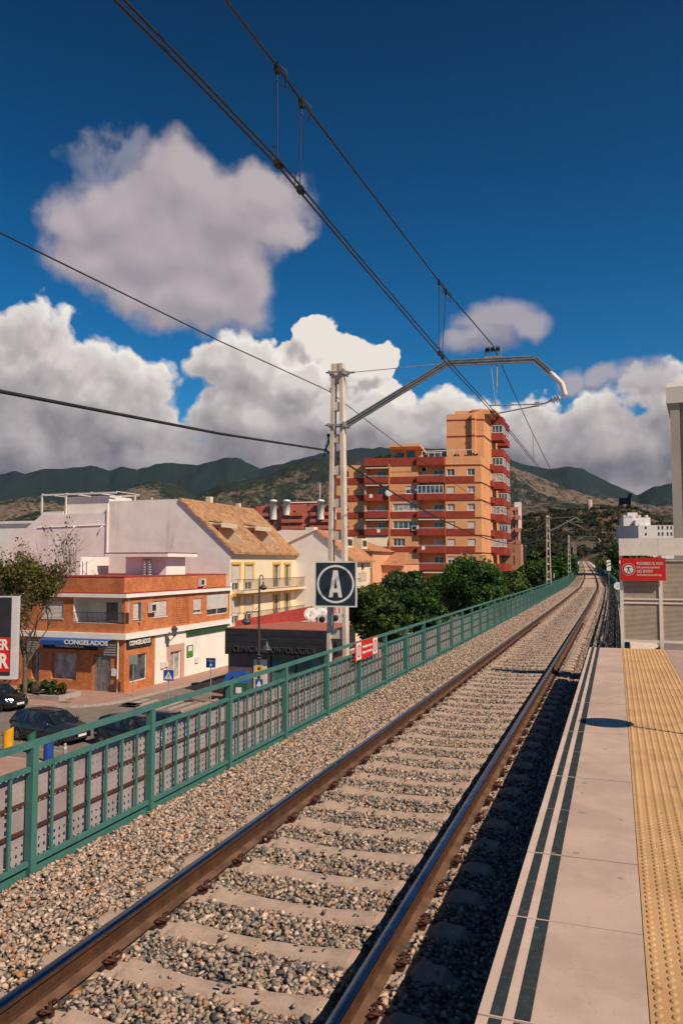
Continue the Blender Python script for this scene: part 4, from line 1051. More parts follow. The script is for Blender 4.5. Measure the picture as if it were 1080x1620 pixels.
g.add([(.5,-.2,pe[1]-.5*s2+.1),(pk[0],-.2,pk[1]+.1),(pk[0],L2+.3,pk[1]+.1),(.5,L2+.3,pe[1]-.5*s2+.1),(.5,-.2,pe[1]-.5*s2-.15),(pk[0],-.2,pk[1]-.15),(pk[0],L2+.3,pk[1]-.15),(.5,L2+.3,pe[1]-.5*s2-.15)],((0,1,2,3),(7,6,5,4),(0,4,5,1),(3,2,6,7),(0,3,7,4)))
g.add([(pk[0],-.2,pk[1]+.1),(pk[0]-5,-.2,pk[1]-2),(pk[0]-5,L2,pk[1]-2),(pk[0],L2,pk[1]+.1)],((0,1,2,3),)); g.build('tiled_roof',m_tile2,H2.root)
for y in (2.5,7.5):
    g=H2.mb(); xx=-1.7; zz=pe[1]+1.7*s2; g.box(xx-1.2,xx+.55,y,y+2,zz-.4,zz+.75,0); g.box(xx+.55,xx+.58,y+.3,y+1.7,zz-.1,zz+.55,1)
    g.build('dormer',[m_cream,m_glass],H2.root)
g=H2.mb(); q=hp(500,840); g.box(q[0]-2.,q[0]-1.,2,3,q[1]-1,q[1]+.5); g.build('chimney',m_wht,H2.root)
H2.railing('R',0,1.0,3.5,H2._hit(565,920,'R',0).z,.9,10,H2.root,m_iron,d=-.6)
# peach house right of it
H3=Bld('peach_house','small peach house with orange roof tucked between the trees and the apartment block','house',Vector((P(589,900,92.).x,P(589,900,92.).y,GZ)),R(0))
zz=H3._hit(589,872,'F',0).z; z2=H3._hit(610,894,'F',0).z
g=H3.mb(); H3.wall(g,'F',0,-4,0,0,zz,[]); H3.wall(g,'R',0,0,9,0,zz,[]); g.box(.01,2.7,4,12,0,z2); g.build('wall',m_orange2,H3.root)
g=H3.mb(); g.add([(-4,-.4,zz),(.4,-.4,zz),(.4,9,zz),(-4,9,zz+1.6),(-4,-.4,zz+1.6)],((0,1,2,3,4),)); g.add([(.01,3.6,z2),(3.0,3.6,z2-.1),(2.2,9,z2+1.6),(.01,9,z2+1.6)],((0,1,2,3),)); g.build('tiled_roof',m_tile2,H3.root)
r_=H3.rect('F',583,888,587,898); H3.window('F',-.12,r_,'glass',n=1)

# ================= red apartment block far left =================
q=P(531,830,205.); q.z=GZ
RB=Bld('red_apartment_block','distant red brick apartment block with white rooftop cylinders','building',q,R(6))
m_redbrick=mat('far_red_brick',(.52,.15,.11),(.45,.13,.09),.85,.4)
w=-(RB._hit(405,830,'F',0).x); z1=RB._hit(470,800,'F',0).z
Hs=[]; fr=B.mb() if False else RB.mb()
pxs=[(415,424),(433,441),(452,459),(463,468),(486,491),(497,507),(516,524)]
for k in range(4):
    for (a,b) in pxs:
        r_=RB.rect('F',a,808+k*10.5,b,813.5+k*10.5); Hs.append(r_)
RB.wall(fr,'F',0,-w,0,0,z1,Hs,dep=.8,mr=0); RB.wall(fr,'R',0,0,14,0,z1); fr.quad((-w,0,z1),(0,0,z1),(0,14,z1),(-w,14,z1)); fr.quad((-w,0,0),(-w,14,0),(-w,14,z1),(-w,0,z1))
fr.build('wall',m_redbrick,RB.root)
for i,r_ in enumerate(Hs): RB.window('F',0,r_,'curtain' if i%3 else 'shutter',n=2,dep=.8,fw=.12,sill=False)
g=RB.mb()
for k in range(4):
    z=RB._hit(470,815.5+k*10.5,'F',0).z; 
    for a,b in ((408,430),(447,480),(492,528)):
        x0=RB._hit(a,830,'F',0).x; x1=RB._hit(b,830,'F',0).x; g.box(x0,x1,-1.1,0,z-.15,z+.75)
g.build('balcony',m_redbrick,RB.root)
for px in (432,453,507,528):
    g=RB.mb(); q=RB._hit(px,820,'F',-1.); r_=.5*(11/1230*205); zt_=RB._hit(px,794,'F',-1).z; zb_=RB._hit(px,822 if px!=453 else 815,'F',-1).z; g.lathe([(r_,zb_),(r_,zt_),(r_*1.1,zt_),(r_*1.1,zt_+.4),(r_*.6,zt_+.6)],(q.x,-.8,0),16)
    g.build('white_cylinder',m_wht,RB.root)
g=RB.mb()
for a,b,t_ in ((412,428,799),(444,449,798),(456,480,798),(488,502,798),(512,526,799)):
    x0=RB._hit(a,830,'F',0).x; x1=RB._hit(b,830,'F',0).x; g.box(x0,x1,1,5,z1,RB._hit(470,t_,'F',1).z)
g.build('roof_parapet',m_redbrick,RB.root)
g=RB.mb(); g.box(RB._hit(445,800,'F',0).x,RB._hit(500,800,'F',0).x,2,6,z1+.9,z1+1.2); g.tube([(RB._hit(506,800,'F',3).x,3,z1),(RB._hit(506,800,'F',3).x,3,z1+6)],.1,5); g.build('roof_canopy',m_wht,RB.root)
LT=[(0,(.014,.032,.010)),(.5,(.05,.09,.02)),(1,(.16,.18,.05))]
m_leaf_t=leaf_mat('terrace_leaf',LT)
def leaves(cen,rad,n,size,r,ncl=40,flat=.8,up=.25,gap=.0):
    """clumps of small leaf faces; cen, rad arrays"""
    u=r.normal(size=(ncl,3)); u/=np.linalg.norm(u,axis=1)[:,None]; cc=u*(r.random((ncl,1))**.38)*np.array(rad)*.86+np.array(cen)
    cr=np.mean(rad)*r.uniform(.20,.40,ncl); ct=r.uniform(-.30,.28,ncl)
    k=r.integers(0,ncl,n); w=r.normal(size=(n,3)); w/=np.linalg.norm(w,axis=1)[:,None]; rr=r.random(n)**.45
    p=cc[k]+w*(cr[k]*rr)[:,None]*np.array([1,1,flat])
    a=r.normal(size=(n,3)); a[:,2]*=.6; a/=np.linalg.norm(a,axis=1)[:,None]; nrm=w*.6+r.normal(size=(n,3))*.6+np.array([0,0,up]); b=np.cross(a,nrm); b/=np.linalg.norm(b,axis=1)[:,None]+1e-9
    s=size*r.uniform(.6,1.3,n)[:,None]
    q=np.stack([p-a*s,p+b*s*.55,p+a*s,p-b*s*.55],1).reshape(-1,3)
    tint=np.clip(.42+ct[k]+r.normal(0,.16,n),0,1)
    return q,tint,cc
leaves_=leaves
# ================= dental clinic =================
q=P(517,1037,49.6); q.z=GZ
CB=Bld('dental_clinic','single storey clinic clad in black panels with raised lettering and a red roof terrace','shop',q,R(2))
z0=CB._hit(430,1037.5,'F',0).z; z1=CB._hit(430,996,'F',0).z; xl=CB._hit(356,1015,'F',0).x; xl2=CB._hit(361,1070,'F',.4).x
yR=CB._hit(562,1010,'R',0).y
m_purple=mat('mauve_tile',(.19,.12,.12),(.15,.095,.10),.5,3.); m_shopglass=mat('green_reflecting_glass',(.06,.17,.13),(.14,.30,.25),.12,.35,spec=.9,contrast=(.45,.55))  # green blotches in the glass colour stand in for a reflection
g=CB.mb(); g.box(xl,0,0,yR,z0,z1); 
for k in range(1,4): zz=z0+(z1-z0)*k/4; g.box(xl-.012,.012,-.012,yR,zz-.012,zz+.012)
fz=g.build('black_fascia',m_black,CB.root)
xg=CB._hit(427,1060,'F',.4).x
g=CB.mb(); g.box(xl2,xg,.4,yR-.3,0,z0-.003,0); g.box(-.5,-.3,.4,yR-.3,0,z0-.003,0); g.box(xg,-.5,.5,.6,0,.45,0); g.box(xg,-.5,4,yR-.3,0,z0-.003,0)
g.build('clinic_wall',[m_purple],CB.root)
g=CB.mb(); g.box(xg+.02,-.52,.52,.56,.45,z0-.01,0); g.box(xg,xg+.1,.48,.6,.45,z0-.005,1); g.box((xg-.5)/2-.05,(xg-.5)/2+.05,.48,.6,.45,z0-.005,1); g.build('shop_window',[m_shopglass,m_black],CB.root)
g=CB.mb(); x0=CB._hit(402,1060,'F',.4).x; x1=CB._hit(423,1060,'F',.4).x; g.box(x0,x1,.34,.40,.5,CB._hit(410,1043,'F',.4).z,0); g.box(x0+.1,x1-.35,.33,.34,.9,1.9,1); g.build('poster',[m_signwhite,mat('poster_sage',(.55,.62,.50),None,.6)],CB.root)
wT=CB._hit(512,1028,'F',0).x-CB._hit(358,1028,'F',0).x
text_obj('CLINICA ODONTOLOGICA',.56,.035,mat('steel_letters',(.14,.135,.13),(.09,.09,.09),.4,9.,metal=.5),fz,face_M('F',0,(CB._hit(512,1028,'F',0).x+CB._hit(358,1028,'F',0).x)/2,CB._hit(430,1028.5,'F',0).z,-.05),xs=wT/8.9,sp=1.12,bold=-.004)
g=CB.mb(); g.box(xl+.05,-.05,.05,yR-.05,z1,z1+.05,0); g.build('roof_deck',m_terr,CB.root)
g=CB.mb(); a=CB._hit(364,990,'F',4.); b=CB._hit(496,973,'F',9.); la=xl+.15; lz=CB._hit(366,989,'F',1.2).z; g.add([(la,1.2,z1),(b.x,8.5,z1),(b.x,8.5,b.z+.7),(la,1.2,lz+.3),(la,1.5,z1),(b.x,8.8,z1),(b.x,8.8,b.z+.7),(la,1.5,lz+.3)],((0,1,2,3),(7,6,5,4),(3,2,6,7),(1,5,6,2),(0,3,7,4)))
c=CB._hit(500,985,'F',7.); g.box(c.x,c.x+1.3,7,8.4,z1,CB._hit(500,971,'F',7).z)
g.build('red_parapet',m_redroof,CB.root)
g=CB.mb(); c=CB._hit(541,975,'F',9.); 
for k in range(14): g.bar((CB._hit(512,975,'F',8).x+k*.3,8,z1),(CB._hit(512,975,'F',8).x+k*.3,8,CB._hit(540,961,'F',8).z),.16,.04)
g.build('red_fence_panel',m_redroof,CB.root)
def dish(px,py,yy,r_,lab):
    q=CB.M@CB._hit(px,py,'F',yy); t=empty('satellite_dish',q,0,lab,'satellite dish','satellite dishes on the clinic roof'); g=MB()
    T=Matrix.Rotation(R(25),4,'Z')@Matrix.Rotation(R(70),4,'X'); g.lathe([(.02,-.10),(r_*.5,-.07),(r_,0),(r_*.98,.01),(r_*.5,-.055),(.01,-.085)],(0,0,0),18,T=T); g.build('reflector',m_acw,t)
    g=MB(); g.tube([(0,0,-.02),(.0,.1,-r_*1.6)],.03,6); g.tube([T@Vector((0,-r_*.8,0)),T@Vector((0,0,r_*.9))],.012,5); g.lathe([(.03,0),(.04,.08)],T@Vector((0,0,r_*.85)),8); g.build('dish_arm',m_galv,t)
dish(491,971.5,6.,.48,'left of two white satellite dishes on the clinic roof'); dish(508.5,973,6.5,.55,'right of two white satellite dishes, beside the mast leg')
for px,py,lab in ((512,979,'small white air conditioner leaning below the right satellite dish'),(533,977,'wide grey air conditioner on the clinic roof seen between the mast legs')):
    q=CB.M@CB._hit(px,py,'F',6.2); t=empty('rooftop_air_conditioner',q,R(10),lab,'air conditioner','air conditioners on the clinic roof'); g=MB(); g.box(-.4,.4,-.18,.18,-.35,.3,0); g.lathe([(.0,0),(.22,.0),(.22,.02),(.0,.02)],(-.08,-.19,-.02),14,1,T=Matrix.Rotation(math.pi/2,4,'X')); g.build('casing',[m_acw,m_dark],t)
    g=MB(); g.box(-.35,-.25,-.2,.2,-.45,-.352); g.box(.25,.35,-.2,.2,-.45,-.352); g.build('feet',m_galv,t)

# ================= orange apartment block =================
q=P(762,890,132.); q.z=GZ
A=Bld('apartment_block','tall orange apartment block with dark red balcony bands and a higher tower at its right','building',q,R(11),k=math.tan(R(12.5)))
fx=lambda px,off=0.: A._hit(px,800,'F',off).x
ztl=lambda py,off=0.,px=735: A._hit(px,py,'F',off).z
FH=3.0; zb=[ztl(763.1)-FH*k for k in range(-1,8)]      # floor lines; index 0 = terrace
zpar=ztl(721.5)
XL,XA,XM,XB,XF=fx(531),fx(579),fx(618),fx(662),fx(705)
DB=16.
w=A.mb(); rec=[];
# flat facade
hf_=[]; 
for k in range(1,9):
    for (a,b) in ((706.5,719),(739,751)): 
        hf_.append([fx(a),fx(b),zb[k]+1.18,zb[k]+2.35])
A.wall(w,'F',0,XF,0,0,zpar,hf_,dep=.22)
# left recess facade
hl=[]
for k in range(1,9):
    hl.append([fx(543.5,.4),fx(551.5,.4),zb[k]+1.18,zb[k]+2.35]); hl.append([fx(570,.4),fx(583,.4)-.6,zb[k]+1.18,zb[k]+2.35])
A.wall(w,'F',.35,XL,XA,0,zb[1]+3.35,hl,dep=.2)
# middle bay
hm=[]
styles={}
for k,(a,b) in {2:(641,656),3:(621,661),4:(621,661),5:(621,640),}.items(): hm.append([fx(a,-.6),fx(b,-.6),zb[k]+1.12,zb[k]+2.45])
A.wall(w,'F',-.6,XM,XB,0,zb[0]+1.35,hm,dep=.2)
# sides of bays
zt_=zb[0]+1.3
w.quad((XM,-.6,0),(XM,.35,0),(XM,.35,zt_),(XM,-.6,zt_)); w.quad((XA,-.6,0),(XA,.35,0),(XA,.35,zt_),(XA,-.6,zt_))
for X,yf in ((XA,-.58),(XM,-.66)): w.box(X-.12,X+.12,yf,.9,0,zb[0]+.3)
w.box(XF-.12,XF,.0,.9,0,zb[0]+.3); w.box(XB-.1,XB+.02,-.58,.9,0,zb[0]+.3)
# loggia backs with doors
ha=[];hb=[]
for k in range(1,9):
    ha.append([XA+1.6,XA+3.1,zb[k]+.35,zb[k]+2.35]); hb.append([XB+2.2,XB+4.0,zb[k]+.35,zb[k]+2.35])
A.wall(w,'F',1.2,XA,XM,0,zt_,ha,dep=.12); A.wall(w,'F',1.2,XB,XF,0,zt_,hb,dep=.12)
# floor slabs of loggias
for k in range(0,9):
    w.box(XA,XM,-.58,1.2,zb[k]-.02,zb[k]+.12); w.box(XB,XF,-.78,1.2,zb[k]-.02,zb[k]+.12)
# body, right side, back, roofs
YR=A._hit(777,800,'R',0).y
hr=[]
for k in range(0,9):
    hr.append([YR*.28,YR*.28+.7,zb[k]+1.3,zb[k]+2.4]); hr.append([YR*.78,YR*.78+.7,zb[k]+1.3,zb[k]+2.4])
tower_z=A._hit(735,657,'F',3).z
A.wall(w,'R',0,0,DB+4,0,zpar,[h for h in hr if h[3]<zpar-.2],dep=.2)
w.quad((XL,.35,0),(XL,DB,0),(XL,DB,zb[1]+3.3),(XL,.35,zb[1]+3.3)); w.quad((XL,DB,0),(0,DB+4,0),(0,DB+4,zpar),(XL,DB,zpar))
w.quad((XL,.35,zb[1]+3.3),(XA,.35,zb[1]+3.3),(XA,DB,zb[1]+3.3),(XL,DB,zb[1]+3.3)); w.quad((XA,-.6,zb[0]+.1),(0,0,zb[0]+.1),(0,DB,zb[0]+.1),(XA,DB,zb[0]+.1))
w.build('facade_wall',m_orange,A.root)
# windows
for i,h in enumerate(hf_): A.window('F',0,h,['glass','glass','shutter','curtain','curtain','curtain','shutter','shutter','shutter','shutter','half','glass','glass','glass','glass','glass'][i],n=2,dep=.22,fw=.09)
for i,h in enumerate(hl): A.window('F',.35,h,['glass','glass','curtain','glass','half','shutter','half','shutter','half','shutter','glass','shutter','glass','glass','glass','glass'][i],n=2,dep=.2,fw=.09)
for i,h in enumerate(hm): A.window('F',-.6,h,['half','curtain','glass','glass'][i],n=[2,5,5,3][i],dep=.2,fw=.09)
for i,h in enumerate(ha+hb): A.window('F',1.2,h,['glass','glass','shutter','glass','shutter','glass','glass','glass','glass','curtain','glass','glass','shutter','glass','glass','glass'][i],n=2,dep=.12,fw=.10,sill=False,name='balcony_door')
for h in [h for h in hr if h[3]<zpar-.2]: A.window('R',0,h,'curtain',n=1,dep=.2,fw=.08,sill=False)
# red bands
for k in range(0,9):
    z=zb[k]; t_=1.06 if k else 1.35
    g=A.mb()
    if k:
        g.box(XF+.12,fx(750.5),-.10,-.002,z+.06,z+1.06); g2=A.mb(); g2.box(XL,XA-.12,.22,.348,z+.02,z+1.06); g2.build('red_band',m_redband,A.root)
    g.box(XF+.1,.09,-.12,-.001,z-.06,z+.055) ; g.box(.002,.12,-.1,YR+.3,z-.06,z+.055)
    if k: g.build('red_band',m_redband,A.root)
    else: g.build('red_band',m_redband,A.root)
    b=A.mb()
    b.box(XA,XM-.13,-1.05,-.93,z,z+t_); b.box(XA,XA+.12,-.93,-.6,z,z+t_); b.box(XM-.25,XM-.13,-.93,-.6,z,z+t_); b.box(XA,XM-.13,-1.05,-.6,z-.02,z-.001)
    b.build('balcony',m_redband,A.root)
    b=A.mb(); b.box(XM+.13,XB-.1,-.72,-.602,z,z+t_); b.build('red_band',m_redband,A.root)
    b=A.mb(); b.box(XB,XF,-1.25,-1.13,z,z+t_); b.box(XB,XB+.12,-1.13,-.6,z,z+t_); b.box(XF-.12,XF,-1.13,0,z,z+t_); b.box(XB,XF,-1.25,-.6,z-.02,z-.001)
    bo=b.build('balcony',m_redband,A.root)
    if k in (1,3,4,5,6,7):
        A.railing('F',-1.1,XA,XM-.15,z+1.06,.22,4,A.root,m_acw,d=-.0,t=.03); A.railing('F',-1.3,XB,XF,z+1.06,.22,4,A.root,m_acw,d=.1,t=.03)
# glazed balcony (B, floor 2), awnings
h=[XB+.1,XF-.12,zb[2]+1.07,zb[2]+2.5]; A.window('F',-1.25,h,'glass',n=6,dep=.12,fw=.10,sill=False,name='glazed_balcony')
for k,x0,x1,yo in ((0,XA,XM,-1.0),(1,XA,XM,-1.0),(3,XA,XM,-1.),(3,XB,XF,-1.2),(6,XB,XF,-1.2)):
    g=A.mb(); g.add([(x0+.2,yo,zb[k]-.35),(x1-.2,yo,zb[k]-.35),(x1-.2,yo+.5,zb[k]-.03),(x0+.2,yo+.5,zb[k]-.03),(x0+.2,yo,zb[k]-.47),(x1-.2,yo,zb[k]-.47)],((0,1,2,3),(4,5,1,0))); g.build('awning',m_awn,A.root)
g=A.mb(); g.add([(XA+.1,-1.7,zb[5]+1.15),(XM-.2,-1.7,zb[5]+1.15),(XM-.2,-.6,zb[4]-.1),(XA+.1,-.6,zb[4]-.1),(XA+.1,-1.7,zb[5]+.95),(XM-.2,-1.7,zb[5]+.95)],((0,1,2,3),(4,5,1,0)))
g.build('awning',m_awn,A.root)
g=A.mb(); g.box(XM-.2,XB,-.64,-.601,zb[1]+1.9,zb[1]+1.95); g.box(XM+.15,XB-.1,-.63,-.601,zb[2]+1.6,zb[2]+1.64); g.build('wall_joint',m_redband,A.root)
for pxy,off in (((657,835.5),-.6),((672,743),1.2),((663,743),1.2)): ac_unit(A,'F',off,*pxy,w=1.1,h=.8)
q=A._hit(614.5,780,'F',-1.3); g=A.mb(); g.lathe([(.02,-.1),(.4,-.06),(.62,0),(.6,.02),(.02,-.07)],(q.x,-1.35,q.z),14,T=Matrix.Rotation(R(80),4,'X')); g.tube([(q.x,-1.3,q.z),(q.x,-1.0,q.z-.3)],.04,5); g.build('satellite_dish',m_acw,A.root)
# terrace: penthouse, plants, glass screens
ph=A.mb(); a=fx(618,4),fx(668,4); zr0=A._hit(640,707,'F',2.).z; zr1=A._hit(640,703.5,'F',2).z
ph.box(a[0]+2,a[1],4,9,zb[0]+.1,zr0); ph.build('penthouse_wall',m_orange,A.root)
g=A.mb(); g.add([(fx(617,2),1.5,zr0),(fx(666,2),1.5,zr0),(fx(675,5),5,zr0-.9),(fx(675,9),10,zr0-.9),(fx(617,9),10,zr0),(fx(617,2),1.5,zr1),(fx(666,2),1.5,zr1),(fx(675,5),5,zr1-.9),(fx(675,9),10,zr1-.9),(fx(617,9),10,zr1)],((4,3,2,1,0),(5,6,7,8,9),(0,1,6,5),(1,2,7,6),(2,3,8,7),(4,0,5,9)))
g.build('penthouse_roof',m_orange2,A.root)
g=A.mb(); g.box(fx(643,3.9),fx(656,3.9),3.88,3.95,zb[0]+.6,zr0-.5); g.box(fx(628,3.9),fx(638,3.9),3.88,3.95,zb[0]+1.4,zr0-.8); g.build('penthouse_window',m_glass,A.root)
g=A.mb(); x0=fx(668,1.5); x1=fx(748,1.5); za=A._hit(700,713.5,'F',1.5).z; 
for i in range(9):
    x=x0+(x1-x0)*i/8; g.bar((x,1.5,zb[0]+.2),(x,1.5,za),.10,.10)
g.bar((x0,1.5,za),(x1,1.5,za+.15),.14,.14); g.bar((x0,3.6,za),(x1,3.6,za+.15),.14,.14); g.box(x0,x1,3.5,3.55,zb[0]+1.,za-.1,1)
g.build('terrace_canopy',[m_acw,m_glass],A.root)
# tower
T0=fx(707,3.); Y3=3.
tw=A.mb(); ztw=A._hit(735,655,'F',Y3).z; xt=A._hit(762,690,'R',0); 
A.wall(tw,'F',Y3,T0,0,zpar-1.2,ztw)
thr=[]
zz=[ztw-3.4-2.95*j for j in range(3)]
for z in zz: thr.append([Y3+2.2,Y3+2.8,z,z+1.6]); thr.append([Y3+6.,Y3+6.6,z,z+1.6])
A.wall(tw,'R',-.003,Y3,DB+4,zpar-1.2,ztw,[h for h in thr if h[2]>zpar],dep=.2); tw.quad((T0,Y3,zpar-1),(T0,DB,zpar-1),(T0,DB,ztw),(T0,Y3,ztw)); tw.quad((T0,Y3,ztw),(0,Y3,ztw),(0,DB,ztw),(T0,DB,ztw))
xp0,xp1=fx(741,Y3),fx(749,Y3); xp0=A._hit(747,690,'F',Y3).x; xp1=A._hit(752.5,690,'F',Y3).x
tw.box(xp0,xp1,Y3-.75,Y3-.002,zpar-1,ztw+.05); tw.box(A._hit(718,650,'F',Y3).x,.9,Y3+.5,DB,ztw+.002,ztw+.65)
tw.add([(-2.2,Y3+.2,ztw+.66),(1.8,Y3+1.,ztw+.66),(1.8,DB,ztw+.66),(-2.2,DB,ztw+.66),(-2.2,Y3+.2,ztw+.9),(1.8,Y3+1.,ztw+.9),(1.8,DB,ztw+.9),(-2.2,DB,ztw+.9)],((3,2,1,0),(4,5,6,7),(0,1,5,4),(1,2,6,5),(2,3,7,6),(3,0,4,7)))
tw.build('tower_wall',m_orange,A.root)
for h in [h for h in thr if h[2]>zpar]: A.window('R',-.003,h,'curtain',n=1,dep=.2,fw=.08,sill=False)
g=A.mb()
for py in (664.3,690.2): z=A._hit(735,py,'F',Y3).z; g.box(T0-.03,xp0-.003,Y3-.06,Y3-.003,z-.12,z+.12); g.box(xp0-.06,xp1+.06,Y3-.82,Y3-.752,z-.12,z+.12); g.box(xp1+.06,.06,Y3-.06,Y3-.003,z-.12,z+.12); g.box(.003,.09,Y3-.05,DB-4,z-.12,z+.12)
g.build('tower_line',m_redband,A.root)
# right side balcony stacks
def stack(yc0,yc1,xout,z_list,nm,enc):
    for j,z in enumerate(z_list):
        b=A.mb(); b.box(.01,xout,yc0,yc0+.13,z,z+1.25); b.box(xout-.13,xout,yc0+.13,yc1,z,z+1.25); b.box(.01,xout-.13,yc1-.13,yc1,z,z+1.25); b.box(.01,xout,yc0,yc1,z-.12,z-.001)
        bo=b.build('side_balcony',m_redband,A.root)
        if enc[j%len(enc)] and j<len(z_list):
            A.window('F',yc0,[.1,xout-.02,z+1.28,z+2.72],'glass' if j%2 else 'curtain',n=3,dep=.14,fw=.10,sill=False,name='glazed_balcony')
            A.window('R',xout,[yc0+.15,yc1-.1,z+1.28,z+2.72],'glass',n=3,dep=.14,fw=.10,sill=False,name='glazed_balcony')
YS=YR+.4; xo=A._hit(796,800,'F',YS).x-A.k*0; xo=A._hit(796,800,'F',YS).x
q0=A._hit(785,695.5,'F',YS).z; zl=[q0-2.99*j for j in range(-1,9)]
stack(YS,YS+3.6,xo,zl,'s',[0,1,0,1,1,0,1,0,1,0])
YS2=YS+6.2; xo2=A._hit(802.5,800,'F',YS2).x; stack(YS2,YS2+3.5,xo2,[z-.1 for z in zl],'s',[0,1,0,1,1,1,0,1,0,0])
g=A.mb(); ytp=zl[0]+1.3; g.box(.0,.02,YR,DB+4,0,ytp+1); g.build('side_wall_far',m_orange,A.root)
g=A.mb()
for k in range(0,9): z=zb[k]-.0; g.box(.02,.5,YR-1.2,YR+.38,z+.05,z+1.15)
g.build('side_red_band',m_redband,A.root)
for i,(px,w_,hh) in enumerate(((598,1.6,.9),(609,1.2,.7),(632,1.8,1.1),(672,1.0,.8),(703,1.0,.8),(722,1.2,1.),(742,1.4,1.2),(752,1.5,1.1),(612,.8,1.6))):
    r=np.random.default_rng(900+i); x=fx(px,-.2); q,ti,cc=leaves_((x,.6,zb[0]+1.35+hh*.25),(w_*.7,.5,hh*.6),260,.16,r,9); q[:,0]+=A.k*q[:,1]; npmesh('terrace_plant',q,np.arange(len(q)).reshape(-1,4),m_leaf_t,ti,parent=A.root)
for i,(k,xx,col) in enumerate(((2,XA+.9,m_signwhite),(3,XB+1.2,m_blue),(4,XA+2.2,m_signwhite),(4,XB+2.8,m_red),(5,XB+.8,m_signwhite),(6,XA+1.1,m_blue),(7,XB+1.9,m_signwhite))):
    g=A.mb(); yb_=-1.07 if xx<XM else -1.27; g.box(xx,xx+.55,yb_,yb_+.03,zb[k]+.45,zb[k]+1.09); g.build('laundry',col,A.root)
# ================= pink block right of it =================
q=P(820,862,180.); q.z=GZ
Kb=Bld('pink_apartment_block','slim pink apartment block with balconies seen right of the orange tower','building',q,R(4))
m_pinkr=mat('pink_render',(.66,.27,.20),(.60,.24,.18),.85,.4)
g=Kb.mb(); xw=Kb._hit(803,850,'F',0).x; zz=Kb._hit(812,802,'F',0).z; hh=[]
for k in range(8): z=zz-2.9*(k+1); hh.append([xw*.55,xw*.3,z+.9,z+2.1]); hh.append([xw*.22,-.15,z+.9,z+2.3])
Kb.wall(g,'F',0,xw,0,0,zz,hh,dep=.3); Kb.wall(g,'R',0,0,10,0,zz); g.quad((xw,0,zz),(0,0,zz),(0,10,zz),(xw,10,zz)); g.build('wall',m_pinkr,Kb.root)
for h in hh: Kb.window('F',0,h,'glass',n=1,dep=.3,fw=.1,sill=False)
for k in range(8):
    z=zz-2.9*(k+1); g=Kb.mb(); g.box(xw*.3,.5,-1.1,-.0,z-.1,z+.85); g.build('balcony',m_pinkr,Kb.root)
g=Kb.mb(); g.box(-.9,.6,1,3,zz-5,zz+1.2); g.build('stair_tower',m_wht,Kb.root)
q=P(823.5,880,150.); q.z=GZ
Kc=Bld('brown_block','plain tan block with slit windows below the pink apartment block','building',q,R(0))
g=Kc.mb(); xw=Kc._hit(799,880,'F',0).x; zz=Kc._hit(812,861,'F',0).z; Kc.wall(g,'F',0,xw,0,0,zz,[[xw*.5,xw*.42,zz-4,zz-1]],dep=.3); Kc.wall(g,'R',0,0,10,0,zz,[[3,3.5,zz-4,zz-1]]); g.quad((xw,0,zz),(0,0,zz),(0,10,zz),(xw,10,zz)); g.build('wall',mat('tan_render',(.48,.27,.16),(.42,.23,.14),.9,.4),Kc.root)
# ================= white arched block on the right =================
q=P(1022,850,235.); q.z=GZ
Wb=Bld('white_arched_block','white hotel-like block with arches and stepped roof behind the platform barrier','building',q,R(14))
g=Wb.mb(); zt_=Wb._hit(1020,831,'F',0).z; x0=Wb._hit(1009,840,'F',0).x; x1=Wb._hit(1090,840,'F',0).x; xm=Wb._hit(1040,840,'F',0).x
hh=[]; 
for px in (1021,): 
    for py in (834,844): hh.append([Wb._hit(px-2,840,'F',0).x,Wb._hit(px+1.5,840,'F',0).x,Wb._hit(px,py+3.5,'F',0).z,Wb._hit(px,py-1,'F',0).z])
ar=[]
for px in (1041,1047,1055,1061,1068):
    for py in (834,844,854): ar.append([Wb._hit(px-1.6,840,'F',0).x,Wb._hit(px+1.8,840,'F',0).x,Wb._hit(px,py+4,'F',0).z,Wb._hit(px,py-2,'F',0).z])
Wb.wall(g,'F',0,x0,x1,0,zt_,hh+ar,dep=.6); g.quad((x0,0,0),(x0,0,zt_),(x0-3,14,zt_),(x0-3,14,0)); g.quad((x0,0,zt_),(x1,0,zt_),(x1,14,zt_),(x0-3,14,zt_))
g.box(xm-6,xm-3,2,6,zt_,zt_+1.7); g.box(xm-9,xm-1,4,9,zt_,zt_+2.6); g.box(xm-7.5,xm-4.5,5,8,zt_+2.6,zt_+4.2); g.box(x0,x0+.4,-.05,.3,zt_,zt_+.5); 
for k in range(4): g.box(xm-9+k*2.2,xm-8.2+k*2.2,3.9,4.8,zt_+2.6,zt_+3.3)
g.build('wall',mat('pale_white',(.74,.69,.66),(.68,.63,.60),.8,.3),Wb.root)
for h in hh: Wb.window('F',0,h,'glass',n=1,dep=.6,fw=.1,sill=False)
for i,h in enumerate(ar): Wb.window('F',0,h,'glass',n=1,dep=.6,fw=.12,sill=False,name='arched_opening')
